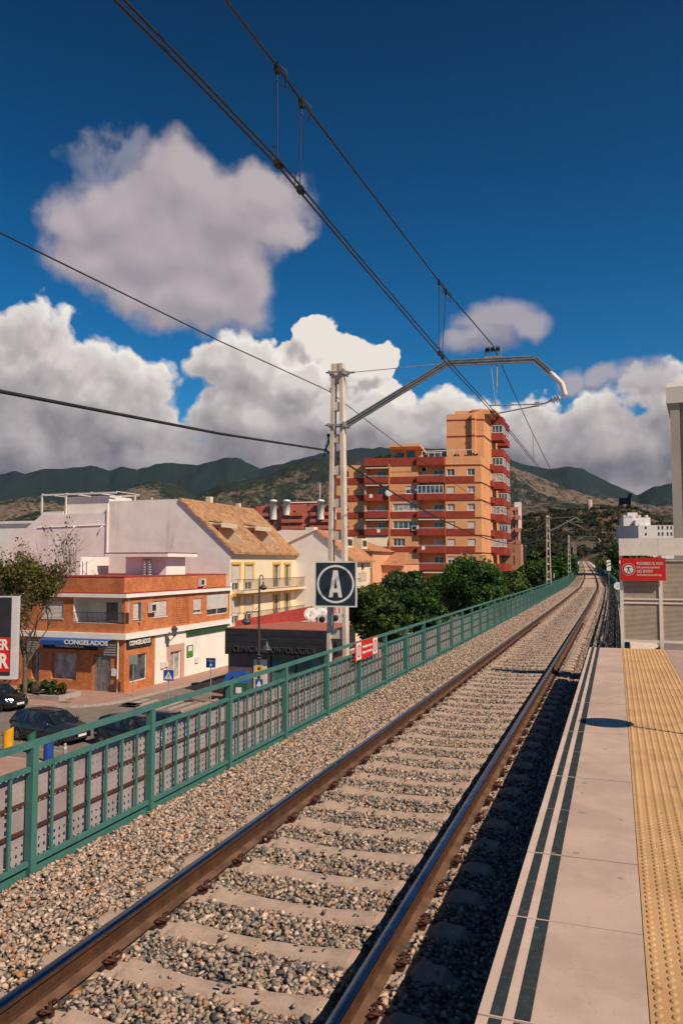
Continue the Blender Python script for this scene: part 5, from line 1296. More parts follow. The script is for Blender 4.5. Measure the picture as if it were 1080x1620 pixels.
# side windows of its left face skipped: blank in view
# ================= low houses on the left edge =================
def small_house(px0,px1,py,d,lab,m,cat='house',name='white_house',dep=10,wins=(),roof=None,rz=0):
    a=P(px1,py,d); a.z=GZ; b=Bld(name,lab,cat,a,R(rz)); x0=b._hit(px0,880,'F',0).x; z=b._hit((px0+px1)/2,py,'F',0).z
    g=b.mb(); hh=[b.rect('F',*w_) for w_ in wins]; b.wall(g,'F',0,x0,0,0,z,hh,dep=.2); b.wall(g,'R',0,0,dep,0,z); g.quad((x0,0,z),(0,0,z),(0,dep,z),(x0,dep,z)); g.quad((x0,0,0),(x0,0,z),(x0,dep,z),(x0,dep,0)); g.build('wall',m,b.root)
    for h in hh: b.window('F',0,h,'glass',n=2,dep=.2)
    g=b.mb(); g.box(x0-.2,.2,-.25,dep+.2,z,z+.3); g.build('roof_edge',roof or m_wht,b.root); return b
small_house(-60,57,829,95,'plain white house with flat roof behind the street tree at the left edge',m_wht)
small_house(-80,14,926,72,'low white house with tiled edge at the left, half hidden by the street tree',m_wht,roof=m_redroof,wins=((2,932,10,940),))
small_house(-90,44,1003,62,'dark shuttered shop front between the billboard and the brick building',m_black,name='dark_shop',cat='shop',dep=6)
# white house bits on the hill are built with the hill
# ================= terrain =================
def prof(pts,x): return np.interp(x,[p[0] for p in pts],[p[1] for p in pts])
def vnoise(x,y,seed,octv=5,base=1.):
    r=np.random.default_rng(seed); out=0*x; amp=1.; tot=0
    for o in range(octv):
        g=r.random((64,64)); f=base*2**o; X=x*f; Y=y*f; xi=np.floor(X).astype(int); yi=np.floor(Y).astype(int); fx_=X-xi; fy=Y-yi
        fx_=fx_*fx_*(3-2*fx_); fy=fy*fy*(3-2*fy); a=g[xi%64,yi%64]; b=g[(xi+1)%64,yi%64]; c=g[xi%64,(yi+1)%64]; d=g[(xi+1)%64,(yi+1)%64]
        out+=amp*((a*(1-fx_)+b*fx_)*(1-fy)+(c*(1-fx_)+d*fx_)*fy); tot+=amp; amp*=.5
    return out/tot*2-1
def ridged(x,y,seed,octv=5,base=1.):
    r=0;a=1.;t=0
    for o in range(octv): n=vnoise(x,y,seed+o*7,2,base*2**o); r=r+a*(1-np.abs(n)*2.2); t+=a; a*=.5
    return r/t
pxg=np.linspace(-900,2100,760)      # columns by bearing
# bearing of each column
brg=[]
for px in pxg:
    v,_=ray(float(px),890); brg.append(math.atan2(v.x,v.y))
brg=np.array(brg); camb=-TH
def elev(py): return (HY-py)/FP
L_far=[(-900,760),(-300,750),(0,749),(20,744),(37,748),(65,741),(100,740),(140,735),(170,743),(190,737),(215,741),(260,730),(285,733),(310,734),(340,727),(360,721),(380,725),(410,740),(440,733),(480,722),(520,713),(560,708),(620,706),(700,708),(760,714),(800,722),(830,734),(870,741),(900,737),(925,741),(960,760),(985,771),(1010,783),(1035,770),(1060,765),(1100,758),(1300,745),(2100,760)]
L_mid=[(-900,800),(0,792),(60,784),(120,802),(180,782),(215,765),(245,757),(270,763),(310,782),(345,766),(385,757),(420,752),(450,738),(485,730),(530,722),(600,724),(700,722),(780,730),(810,735),(850,752),(900,772),(940,785),(985,790),(1040,800),(1200,800),(2100,800)]
L_low=[(-900,835),(0,826),(45,812),(75,806),(130,826),(200,830),(250,800),(300,797),(400,812),(450,815),(560,812),(700,818),(820,800),(860,792),(900,795),(960,798),(1020,806),(1080,815),(2100,840)]
L_hill=[(-900,905),(400,905),(640,880),(760,850),(810,828),(840,816),(870,811),(905,808),(935,806.5),(965,804.5),(1000,804.5),(1012,808),(1030,818),(1060,832),(1100,850),(1200,880),(2100,905)]
layers=[(L_hill,690.,230.,11),(L_low,1700.,650.,23),(L_mid,3000.,1100.,37),(L_far,5600.,2100.,51)]
rs_=np.concatenate([np.linspace(330,900,80),np.geomspace(915,8500,190)])
PXX,RR=np.meshgrid(pxg,rs_); BB=np.broadcast_to(brg,PXX.shape)
DD=RR*np.cos(BB-camb)                          # forward depth
Xw=RR*np.sin(BB); Yw=RR*np.cos(BB)
Hh=np.full(PXX.shape,GZ-.5)
for (Lp,rc,wd,sd) in layers:
    e=elev(prof(Lp,PXX)); top=CH+e*rc*np.cos(BB-camb)
    t=np.clip((RR-(rc-wd))/wd,0,1.6); sh=np.where(t<1,(np.clip(t,0,1)**1.35),1-np.clip(t-1,0,1)**2*.8)
    sc=1./(wd*.45); n=ridged(Xw*sc,Yw*sc,sd,6); rough=(top-GZ)*(.58 if rc>1000 else .10)
    gully=(n-.55)*rough*np.sin(np.clip(t,0,1)*math.pi)
    h=GZ+(top-GZ)*sh+gully+vnoise(Xw*.02,Yw*.02,sd+1,3)*(top-GZ)*.012*(rc>1000)
    lim=CH+e*DD*1.0
    if rc>1000: h=np.where(t<1,np.minimum(h,lim*.999-0.),h)
    else: h=np.where(t<1,np.minimum(h,np.maximum(lim,GZ)),h)
    Hh=np.maximum(Hh,h)
fade=np.clip((RR-330)/80,0,1); Hh=np.where(RR<410,GZ-.5+(Hh-(GZ-.5))*fade,Hh)
nr,nc=PXX.shape; V=np.stack([Xw,Yw,Hh],-1).reshape(-1,3); ii=np.arange(nr*nc).reshape(nr,nc)
F=np.stack([ii[:-1,:-1],ii[:-1,1:],ii[1:,1:],ii[1:,:-1]],-1).reshape(-1,4)
def hill_mat():
    m,t,b=ramp_mat('hillside',None,None,1.); b.inputs['Specular IOR Level'].default_value=.05
    tcn=N(t,'ShaderNodeTexCoord'); v=tcn.outputs['Object']
    n1=N(t,'ShaderNodeTexNoise',ins={'Vector':v,'Scale':.0022,'Detail':7.,'Roughness':.62}); n2=N(t,'ShaderNodeTexNoise',ins={'Vector':v,'Scale':.035,'Detail':8.,'Roughness':.75}); n3=N(t,'ShaderNodeTexVoronoi',ins={'Vector':v,'Scale':.05})
    dry=MIX(t,MR(t,n2.outputs[0],.35,.65),(.145,.105,.078),(.21,.155,.118)); grn=MIX(t,MR(t,n2.outputs[0],.35,.65),(.020,.030,.026),(.042,.050,.036))
    sl=N(t,'ShaderNodeNewGeometry'); sp=N(t,'ShaderNodeSeparateXYZ',ins={0:sl.outputs['Normal']})
    pz=N(t,'ShaderNodeSeparateXYZ',ins={0:sl.outputs['Position']})
    f=M2(t,'ADD',n1.outputs[0],M2(t,'MULTIPLY',M2(t,'SUBTRACT',n2.outputs[0],.5),.55))
    f=M2(t,'SUBTRACT',f,MR(t,pz.outputs[2],150.,650.,0.,.16))
    base=MIX(t,MR(t,f,.45,.56),grn,dry)
    sp2=MR(t,n3.outputs['Distance'],.18,.42,1.,0.)
    base=MIX(t,M2(t,'MULTIPLY',sp2,.9),base,(.028,.042,.020))
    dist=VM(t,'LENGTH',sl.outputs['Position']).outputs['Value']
    base=MIX(t,MR(t,dist,3600.,4600.),base,MIX(t,MR(t,f,.50,.66),(.020,.034,.036),(.105,.088,.066)))  # far slopes coloured dark blue-green to stand in for cloud shade
    t.links.new(base,b.inputs['Base Color'])
    bn=N(t,'ShaderNodeBump',ins={'Height':M2(t,'ADD',n2.outputs[0],M2(t,'MULTIPLY',sp2,.3)),'Strength':.8,'Distance':14.}); t.links.new(bn.outputs[0],b.inputs['Normal']); return m
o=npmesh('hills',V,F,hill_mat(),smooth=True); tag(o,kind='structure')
def hz_at(px,d):
    v,_=ray(px,890); b_=math.atan2(v.x,v.y); r_=d/math.cos(b_-camb)
    i=int(np.argmin(np.abs(rs_-r_))); j=int(np.argmin(np.abs(pxg-px))); return float(Hh[i,j])
# ================= foliage =================
LG=[(0,(.014,.032,.010)),(.30,(.034,.075,.016)),(.6,(.07,.14,.028)),(.85,(.12,.21,.045)),(1,(.20,.26,.08))]
m_leaf=leaf_mat('broad_leaf',LG)
m_leaf2=leaf_mat('yellower_broad_leaf',[(0,(.02,.036,.010)),(.3,(.05,.085,.016)),(.6,(.10,.15,.03)),(.85,(.17,.22,.05)),(1,(.26,.27,.12))])
m_leaf_p=leaf_mat('purple_tipped_leaf',[(0,(.015,.034,.012)),(.35,(.04,.08,.02)),(.7,(.08,.13,.04)),(.93,(.12,.17,.05)),(.97,(.24,.20,.34)),(1,(.28,.24,.40))])
m_leaf_o=leaf_mat('olive_leaf',[(0,(.030,.032,.016)),(.4,(.055,.058,.025)),(.75,(.10,.095,.04)),(1,(.18,.12,.04))])
m_leaf_a=leaf_mat('autumn_leaf',[(0,(.03,.035,.014)),(.4,(.07,.08,.02)),(.7,(.15,.15,.03)),(.88,(.28,.17,.04)),(1,(.36,.16,.04))])
m_leaf_b=leaf_mat('hill_scrub_leaf',[(0,(.020,.024,.014)),(.5,(.045,.050,.024)),(.8,(.085,.08,.035)),(1,(.15,.12,.06))])
m_leaf_y=leaf_mat('yellow_green_leaf',[(0,(.06,.09,.015)),(.5,(.14,.18,.03)),(1,(.34,.34,.06))])
m_bark=mat('bark',(.16,.12,.09),(.09,.07,.055),.9,6.,bump=.4,bscale=20.)
def leaves(cen,rad,n,size,r,ncl=40,flat=.8,up=.25,gap=.0):
    """clumps of small leaf faces; cen, rad arrays"""
    u=r.normal(size=(ncl,3)); u/=np.linalg.norm(u,axis=1)[:,None]; cc=u*(r.random((ncl,1))**.38)*np.array(rad)*.86+np.array(cen)
    cr=np.mean(rad)*r.uniform(.20,.40,ncl); ct=r.uniform(-.30,.28,ncl)
    k=r.integers(0,ncl,n); w=r.normal(size=(n,3)); w/=np.linalg.norm(w,axis=1)[:,None]; rr=r.random(n)**.45
    p=cc[k]+w*(cr[k]*rr)[:,None]*np.array([1,1,flat])
    a=r.normal(size=(n,3)); a[:,2]*=.6; a/=np.linalg.norm(a,axis=1)[:,None]; nrm=w*.6+r.normal(size=(n,3))*.6+np.array([0,0,up]); b=np.cross(a,nrm); b/=np.linalg.norm(b,axis=1)[:,None]+1e-9
    s=size*r.uniform(.6,1.3,n)[:,None]
    q=np.stack([p-a*s,p+b*s*.55,p+a*s,p-b*s*.55],1).reshape(-1,3)
    tint=np.clip(.42+ct[k]+r.normal(0,.16,n),0,1)
    return q,tint,cc
def tree(name,lab,base,h,rx,rz_,n,size,m,seed,trunk=.18,ncl=46,group=None,ry=None,low=.0,lean=0.,cat='tree'):
    r=np.random.default_rng(seed); t=empty(name,base,0,lab,cat,group); ry=ry or rx
    cz_=h-rz_; q,tt,cc=leaves((lean,0,cz_),(rx,ry,rz_),n,size,r,ncl)
    F=np.arange(len(q)).reshape(-1,4); npmesh('crown',q,F,m,tt,parent=t)
    g=MB(); hb=max(.5,cz_-rz_*.45); g.tube([(0,0,-.3),(.05*h*.1,0,hb*.5),(lean*.5,0,hb),(lean*.8,0,cz_)],[trunk,trunk*.8,trunk*.62,trunk*.3],8)
    for i in range(0,min(len(cc),16)):
        a=Vector((lean*.5,0,hb*random.Random(i+seed).uniform(.75,1.05))); c=Vector(cc[i]); mid=a.lerp(c,.5)+Vector((0,0,-.1*rz_)); g.tube([a,mid,c],[trunk*.4,trunk*.22,trunk*.06],5)
    g.build('trunk',m_bark,t); return t
def tree_px(name,lab,px,pytop,d,rpx,n,size,m,seed,rzr=.9,z=GZ,**k):
    b=P(px,890,d); top=P(px,pytop,d).z; b.z=z; rx=rpx*d/FP; h=top-z; tree(name,lab,b,h,rx,min(rx*rzr,h*.46),n,size,m,seed,**k)
FT='dark green street trees behind the fence'
for i,(px,py,d,rp,lab) in enumerate([
 (590,922,44,48,'broad dark green tree just right of the lettered sign, nearest the mast'),
 (640,902,47,45,'dark green tree with purple blossom tips left of the big round tree'),
 (668,930,40,40,'lower dense tree crowding the fence in front of the purple-tipped tree'),
 (745,878,52,55,'big round dark green tree in front of the orange tower'),
 (800,902,62,38,'dark green tree right of the big round tree, against the tan block'),
 (705,905,60,38,'shaded tree filling the gap left of the big round tree'),
 (842,888,80,30,'tree left of the second mast'),
 (872,880,95,27,'tree directly behind the second mast'),
 (893,872,120,22,'small tree between the second and third masts'),
 (612,950,36,36,'low leafy tree right behind the red fence sign')]):
    tree_px('street_tree',lab,px,py,d,rp,30000 if d<70 else 10000,.105 if d<70 else .18,m_leaf_p if i==1 else (m_leaf2 if i in (0,4,9) else m_leaf),100+i,rzr=.95,group=FT,ncl=110,trunk=.2)
g_=None
def autumn():
    b=P(44,890,48.5); b.z=GZ; r=np.random.default_rng(77); rr=random.Random(9); t=empty('autumn_tree',b,0,'thin street tree with bare twigs and sparse olive and brown leaves beside the billboard','tree')
    g=MB(); tips=[]
    def br(a,d,L,rad,lev):
        pts=[a]; q=a.copy(); dd=d.copy()
        for k in range(4): dd=(dd+Vector((rr.uniform(-.22,.22),rr.uniform(-.22,.22),rr.uniform(-.02,.16)))).normalized(); q=q+dd*L/4; pts.append(q.copy())
        g.tube(pts,[rad*(1-.17*i) for i in range(5)],6 if lev<2 else 4)
        if lev>=1: tips.extend([(pts[3],lev),(pts[4],lev)])
        if lev<4:
            for k in range(4 if lev<2 else 3):
                p=pts[rr.choice((2,3,4))]; e=(dd*.75+Vector((rr.uniform(-.8,.8),rr.uniform(-.8,.8),rr.uniform(-.15,.5)))).normalized(); br(p,e,L*rr.uniform(.55,.74),rad*.5,lev+1)
    g.tube([(0,0,-.2),(.05,0,1.8),(-.05,.05,3.4)],[.17,.14,.12],8)
    for k in range(6): br(Vector((-.02,.03,2.0+.32*k)),Vector((math.cos(k*1.25)*.34,math.sin(k*1.25)*.34,.9)).normalized(),3.5 if k else 4.3,.07,0)
    g.build('trunk',m_bark,t)
    T=[np.array(p) for p,l in tips if (p.z<8.6 or rr.random()<.10) and abs(p.x+.1)<2.2 and abs(p.y)<2.6]; T=np.array(T); n=15000; k=r.integers(0,len(T),n); p=T[k]+r.normal(0,.20,(n,3))
    a=r.normal(size=(n,3)); a/=np.linalg.norm(a,axis=1)[:,None]; c=np.cross(a,r.normal(size=(n,3))); c/=np.linalg.norm(c,axis=1)[:,None]; s=.085*r.uniform(.6,1.4,n)[:,None]
    q=np.stack([p-a*s,p+c*s*.6,p+a*s,p-c*s*.6],1).reshape(-1,3); npmesh('crown',q,np.arange(len(q)).reshape(-1,4),m_leaf_a,np.clip(r.normal(.45,.25,n),0,1),parent=t)
autumn()
# bare branches on top of it
b=P(44,890,48.5); 
for i,(px,py,d,rp,m,lab) in enumerate([(915,858,500,16,m_leaf_o,'olive tree clump above the vanishing rails'),(988,868,150,22,m_leaf_o,'yellowish trees left of the striped signal board'),(990,858,120,30,m_leaf,'dark tree behind the red no entry sign'),(962,878,320,18,m_leaf_y,'pale yellow-green tree beside the far rails'),(886,866,210,20,m_leaf_o,'olive tree left of the far rails'),(1010,862,100,34,m_leaf,'dark tree behind the barrier'),(996,893,95,14,m_leaf_o,'low bush behind the round white sign'),(874,868,170,18,m_leaf_o,'brownish tree between the masts'),(835,868,180,34,m_leaf,'dark tree below the pink block'),(860,855,260,36,m_leaf_o,'olive trees at the foot of the hill')]):
    tree_px('roadside_tree',lab,px,py,d,rp,6000,.26 if d<160 else .34,m,400+i,rzr=.8,ncl=40,group='trees around the far track')
# scrub on the near hill and wood at its foot
def scrub(name,n,d0,d1,px0,px1,smin,smax,per,m,seed,lab,dens=None):
    r=np.random.default_rng(seed); Q=[];T=[]
    px=r.uniform(px0,px1,n); d=r.uniform(d0,d1,n)**1.0
    for i in range(n):
        if dens is not None and r.random()>dens(px[i],d[i]): continue
        z=hz_at(px[i],d[i]); 
        if z<GZ+.2 and d[i]>420: continue
        p=P(float(px[i]),890,float(d[i]))
        if -9<p.x-float(np.interp(p.y,_ys,_cx))<9 and p.y<600: continue
        s=r.uniform(smin,smax); w=r.normal(size=(per,3)); w/=np.linalg.norm(w,axis=1)[:,None]; w*=(r.random((per,1))**.3)
        c=w*np.array([s,s,s*.8])+np.array([p.x,p.y,z+s*.55]); a=r.normal(size=(per,3)); a/=np.linalg.norm(a,axis=1)[:,None]; b=np.cross(a,w+r.normal(size=(per,3))*.5); b/=np.linalg.norm(b,axis=1)[:,None]+1e-9
        f=s*.36; Q.append(np.stack([c-a*f,c+b*f*.7,c+a*f,c-b*f*.7],1).reshape(-1,3)); T.append(np.clip(r.uniform(.1,.7)+r.normal(0,.12,per),0,1))
    Q=np.concatenate(Q); T=np.concatenate(T); o=npmesh(name,Q,np.arange(len(Q)).reshape(-1,4),m,T); tag(o,lab,'scrub',kind='stuff')
scrub('hill_scrub',5200,430,760,640,1150,.9,2.7,26,m_leaf_b,5,'dark scrub and small trees covering the hill below the bull')
scrub('valley_wood',2600,240,470,700,1100,1.8,4.2,40,m_leaf_b,6,'woodland at the foot of the hill beyond the track')
scrub('town_greenery',900,260,620,-80,700,1.5,4.,30,m_leaf_b,8,'distant dark greenery between the houses and the mountains')
# small far houses on slopes
r8=random.Random(5)
for i,(px,py,d,w_,h_,lab,m) in enumerate([(804+8,833,520,10,3,'small white house low on the hill',m_wht),(846,831,470,22,4,'long brown shed on the hillside left of the tower',m_orange2),(868,830,480,9,4,'small white house at the end of the brown shed',m_wht),(914,812,690,9,4,'pink house on the hilltop left of the round tower',m_pinkr)]):
    b=P(px,py,d); hz=max(hz_at(px,d),GZ); b.z=hz-1; t=empty('hill_house',b,R(r8.uniform(-20,20)),lab,'house','houses on the hill'); W_=w_*d/FP; H_=CH+(HY-py)/FP*d-b.z+1; H_=max(3.,min(H_,6))
    g=MB(); g.box(-W_/2,W_/2,-3,3,0,H_); g.build('wall',m,t); g=MB(); g.add([(-W_/2-.3,-3.3,H_),(W_/2+.3,-3.3,H_),(W_/2+.3,3.3,H_),(-W_/2-.3,3.3,H_),(-W_/2,0,H_+1.2),(W_/2,0,H_+1.2)],((0,1,5,4),(2,3,4,5),(1,2,5),(3,0,4))); g.build('roof',m_tile2,t)
# ================= watch tower and bull =================
b=P(932,807,705); b.z=hz_at(932,700)-1; t=empty('watch_tower',b,0,'round pale stone watch tower on the hilltop','tower'); ht=P(932,791,705).z-b.z
g=MB(); g.lathe([(2.75,0),(2.5,ht*.5),(2.35,ht),(2.1,ht),(2.1,ht-.5)],(0,0,0),20); g.build('tower_shaft',mat('tower_stone',(.50,.38,.30),(.42,.31,.25),.9,.4),t); g=MB(); g.lathe([(2.5,ht-1.2),(2.5,ht-.9)],(0,0,0),20); g.build('string_course',m_mast,t)
bullp=[(0,0),(0,.40),(.01,.62),(.06,.70),(.16,.72),(.30,.70),(.45,.70),(.55,.735),(.62,.83),(.66,.89),(.60,.93),(.575,.985),(.60,1.0),(.63,.965),(.69,.955),(.74,.955),(.80,.96),(.84,.945),(.88,.975),(.895,1.02),(.87,.90),(.82,.88),(.84,.84),(.87,.76),(.85,.73),(.79,.74),(.77,.64),(.79,.50),(.785,.36),(.75,.25),(.765,.12),(.77,0),(.71,0),(.70,.14),(.67,.24),(.66,.14),(.645,0),(.59,0),(.595,.14),(.58,.28),(.42,.31),(.27,.28),(.22,.22),(.225,.10),(.23,0),(.165,0),(.155,.12),(.14,.22),(.085,.30),(.07,.20),(.075,.08),(.05,0)]
d=655.; b=P(989,805.5,d); t=empty('bull_billboard',(b.x,b.y,b.z),-0.34,'huge flat black bull silhouette board standing on the hilltop','billboard')
W_=21*d/FP/.86; H_=25.5*d/FP
g=MB(); T=Matrix.Rotation(math.pi/2,4,'X'); g.prism([((x-.44)*W_,y*H_) for x,y in bullp],-.2,.2,T=T); g.build('bull_panel',mat('bull_black',(.012,.014,.022),None,.7),t)
g=MB(); 
for x in (-.3,.05,.25): g.bar((x*W_,2.2,-2.),(x*W_,.25,H_*.55),.25,.25); g.bar((x*W_,.32,-1.5),(x*W_,.32,H_*.5),.25,.25)
g.build('steel_frame',m_iron,t)
g=MB(); 
# ================= haze =================
# ================= cars =================
m_tyre=mat('tyre',(.018,.018,.019),None,.9); m_rim=mat('alloy',(.42,.42,.43),(.30,.30,.31),.35,20.,metal=.6)
m_cglass=mat('car_glass',(.012,.016,.02),(.05,.07,.08),.04,1.3,spec=1.,contrast=(.45,.6)); m_lamp=mat('lamp_lens',(.62,.62,.60),(.40,.40,.40),.12,30.,spec=.9)
def car_paint(n,c): 
    m=mat(n,c,tuple(x*.85 for x in c),.28,1.,spec=.5); m.node_tree.nodes['Principled BSDF'].inputs['Coat Weight'].default_value=.6; m.node_tree.nodes['Principled BSDF'].inputs['Coat Roughness'].default_value=.06; return m
def car(loc,rz,paint,lab,L=4.2,W=1.76,H=1.48,name='parked_car',sedan=False):
    t=empty(name,loc,rz,lab,'car','cars in the street')      # +x is the front
    hw=W/2
    st=[ # x, z bottom, z shoulder, half width
     (-L/2,.42,.72,.62),(-L/2+.06,.30,.86,.76),(-L/2+.25,.24,.95,.84),(-L/2+.7,.20,.98,.985),(-.4,.18,.96,1.0),(.55,.18,.94,1.0),(1.05,.20,.93,.99),(L/2-.55,.22,.84,.95),(L/2-.22,.24,.74,.86),(L/2-.06,.28,.64,.74),(L/2,.38,.55,.60)]
    g=MB(); vs=[];sec=10
    for x,zb_,zs,w in st:
        w*=hw
        pr=[(-w*.86,zb_),(-w*.97,zb_+.12),(-w,zb_+(zs-zb_)*.45),(-w*.985,zs-.12),(-w*.90,zs),(w*.90,zs),(w*.985,zs-.12),(w,zb_+(zs-zb_)*.45),(w*.97,zb_+.12),(w*.86,zb_)]
        vs+=[(x,y,z) for y,z in pr]
    fs=[(i*sec+k,(i+1)*sec+k,(i+1)*sec+(k+1)%sec,i*sec+(k+1)%sec) for i in range(len(st)-1) for k in range(sec)]
    g.add(vs,fs,0,True); g.add(vs[:sec],(tuple(range(sec)),)); g.add(vs[-sec:],(tuple(range(sec))[::-1],))
    # wheel arches
    for x in (-L/2+.78,L/2-.86):
        for s in (-1,1): g.lathe([(.36,-.004),(.385,.0),(.36,.01)],(x,s*(hw-.01),.31),20,1,T=Matrix.Rotation(-s*math.pi/2,4,'X'))
    for s in (-1,1):
        g.box(-L/2+1.15,L/2-1.25,s*(hw-.0)-.012,s*(hw)+.006,.19,.25,1); 
        for xx in (.10,-.85): g.box(xx-.004,xx+.004,s*hw*.985-.01,s*hw*1.002,.30,.92,1)
        for xx in (-.02,-.95): g.box(xx-.20,xx-.04,s*hw-.01,s*hw+.018,.80,.83,0)
    g.box(L/2-.05,L/2+.012,-.55,.55,.30,.42,1); g.box(L/2-.07,L/2+.008,-.40,.40,.52,.62,1)
    g.build('body',[paint,m_dark],t)
    # greenhouse
    gx=[(-L/2+.10,.93,.72),(-L/2+.42,H-.08,.60),(-L/2+1.1,H-.0,.64),(.15,H-.01,.65),(.42,H-.07,.63),(L/2-.95,.90,.80)] if not sedan else [(-L/2+.55,.93,.74),(-L/2+1.05,H-.08,.60),(-L/2+1.5,H,.62),(.15,H-.01,.63),(.42,H-.07,.62),(L/2-1.05,.90,.80)]
    g=MB(); top=gx[1:5]; vs=[]
    base=[(gx[0][0],.91),(gx[1][0]+.0,.95),(gx[2][0],.95),(gx[3][0],.94),(gx[4][0]+.2,.93),(gx[5][0],.89)]
    # glass volume
    lo=[(x,z) for x,z in base]; n=6; tp=[(gx[0][0]+.02,.93)]+[(a,b) for a,b,_ in top]+[(gx[5][0]-.02,.90)]
    wl=[.78,.86,.90,.90,.88,.80]; wt_=[.70,.62,.66,.67,.65,.76]
    for i in range(n):
        vs+=[(lo[i][0],-wl[i]*hw,lo[i][1]),(tp[i][0],-wt_[i]*hw,tp[i][1]-.03),(tp[i][0],wt_[i]*hw,tp[i][1]-.03),(lo[i][0],wl[i]*hw,lo[i][1])]
    fs=[(i*4+k,i*4+k+1,(i+1)*4+k+1,(i+1)*4+k) for i in range(n-1) for k in range(3)]; g.add(vs,fs,0); g.build('glazing',m_cglass,t)
    g=MB(); rv=[]
    for (x,z,w) in top:
        for f,dz in ((-1.03,-.055),(-.93,-.005),(0,.018),(.93,-.005),(1.03,-.055)): rv.append((x,w*hw*f*1.02,z+dz))
    g.add(rv,[(i*5+k,i*5+k+1,(i+1)*5+k+1,(i+1)*5+k) for i in range(3) for k in range(4)],0,True)
    for s in (-1,1):     # pillars
        P4=lambda i,f: Vector((lo[i][0]*(1-f)+tp[i][0]*f, s*hw*(wl[i]*(1-f)+wt_[i]*f)*1.012, lo[i][1]*(1-f)+(tp[i][1]-.03)*f))
        g.bar(P4(5,0),P4(4,1),.06,.05); g.bar(P4(0,0),P4(1,1),.10,.06); 
        a=Vector((-.22,s*hw*.905,.94)); b=Vector((-.28,s*hw*.665,H-.05)); g.bar(a,b,.07,.04)
        a=Vector((gx[2][0]+.05,s*hw*.905,.94)); b=Vector((gx[2][0]+.12,s*hw*.665,H-.05)); g.bar(a,b,.10,.04)
        g.bar((lo[1][0],s*hw*.90,.96),(lo[4][0],s*hw*.90,.945),.03,.03)
    g.build('roof_panel',paint,t)
    for x in (-L/2+.78,L/2-.86):
        for s in (-1,1):
            T=Matrix.Rotation(-s*math.pi/2,4,'X'); g=MB(); g.lathe([(.20,-.16),(.29,-.16),(.315,-.13),(.315,-.02),(.30,.012),(.22,.016)],(x,s*(hw-.02),.315),24,T=T); w=g.build('wheel',m_tyre,t)
            g=MB(); g.lathe([(.215,-.005),(.22,.018),(.20,.02),(.19,.004),(.02,-.01)],(x,s*(hw-.02),.315),20,T=T)
            for k in range(7): a=2*math.pi*k/7; g.bar(T@Vector((.03*math.cos(a),.03*math.sin(a),.012))+Vector((x,s*(hw-.02),.315)),T@Vector((.20*math.cos(a),.20*math.sin(a),.014))+Vector((x,s*(hw-.02),.315)),.035,.02)
            g.build('rim',m_rim,w)
    for s in (-1,1):
        g=MB(); g.add([(L/2-.10,s*.50,.60),(L/2-.34,s*hw*.88,.66),(L/2-.44,s*hw*.86,.78),(L/2-.20,s*.50,.73)],((0,1,2,3),)); 
        g.add([(L/2-.04,s*.44,.585),(L/2-.21,s*hw*.90,.63),(L/2-.36,s*hw*.89,.775),(L/2-.14,s*.46,.735)],((0,1,2,3),)); g.build('headlight',m_lamp,t)
        g=MB(); g.box(-L/2-.01,-L/2+.14,s*.55-.12*1,s*.55+.12,.74,.92); g.build('tail_light',mat('tail_red',(.25,.02,.015),None,.3) if 'tail_red' not in bpy.data.materials else bpy.data.materials['tail_red'],t)
        g=MB(); g.lathe([(.02,-.09),(.085,-.06),(.095,0),(.07,.07),(.02,.09)],(.80,s*(hw+.09),.985),10); g.bar((.82,s*hw*.9,.95),(.80,s*(hw+.05),.96),.04,.04); g.build('mirror',paint,t)
    g=MB(); g.box(L/2-.01,L/2+.022,-.26,.26,.40,.51); g.build('number_plate',m_signwhite,t)
    return t
pA=car_paint('charcoal_paint',(.022,.027,.036)); pB=car_paint('navy_paint',(.014,.024,.048)); pC=car_paint('black_paint',(.010,.012,.016))
a=Pz(33,1170,GZ); 
cg=Pz(62,1176,GZ); rzG=R(-7)
car((cg.x,cg.y+.8,GZ),rzG,pA,'dark grey hatchback with silver wheels on the street behind the yellow bin')
cs=Pz(162,1183,GZ); car((cs.x+1.35,cs.y+.75,GZ),R(-7),pC,'black hatchback half hidden by the fence, just right of the grey one',H=1.46)
cf=Pz(262,1180,GZ); q=P(262,1127,38.6); car((q.x,q.y,GZ),R(-7),pB,'dark blue car whose roof shows above the fence, rightmost of the cars')
ck=Pz(8,1125,GZ); car((ck.x-1.35,ck.y+.6,GZ),R(-7),pC,'black saloon at the left edge beside the planter',sedan=True,L=4.4)
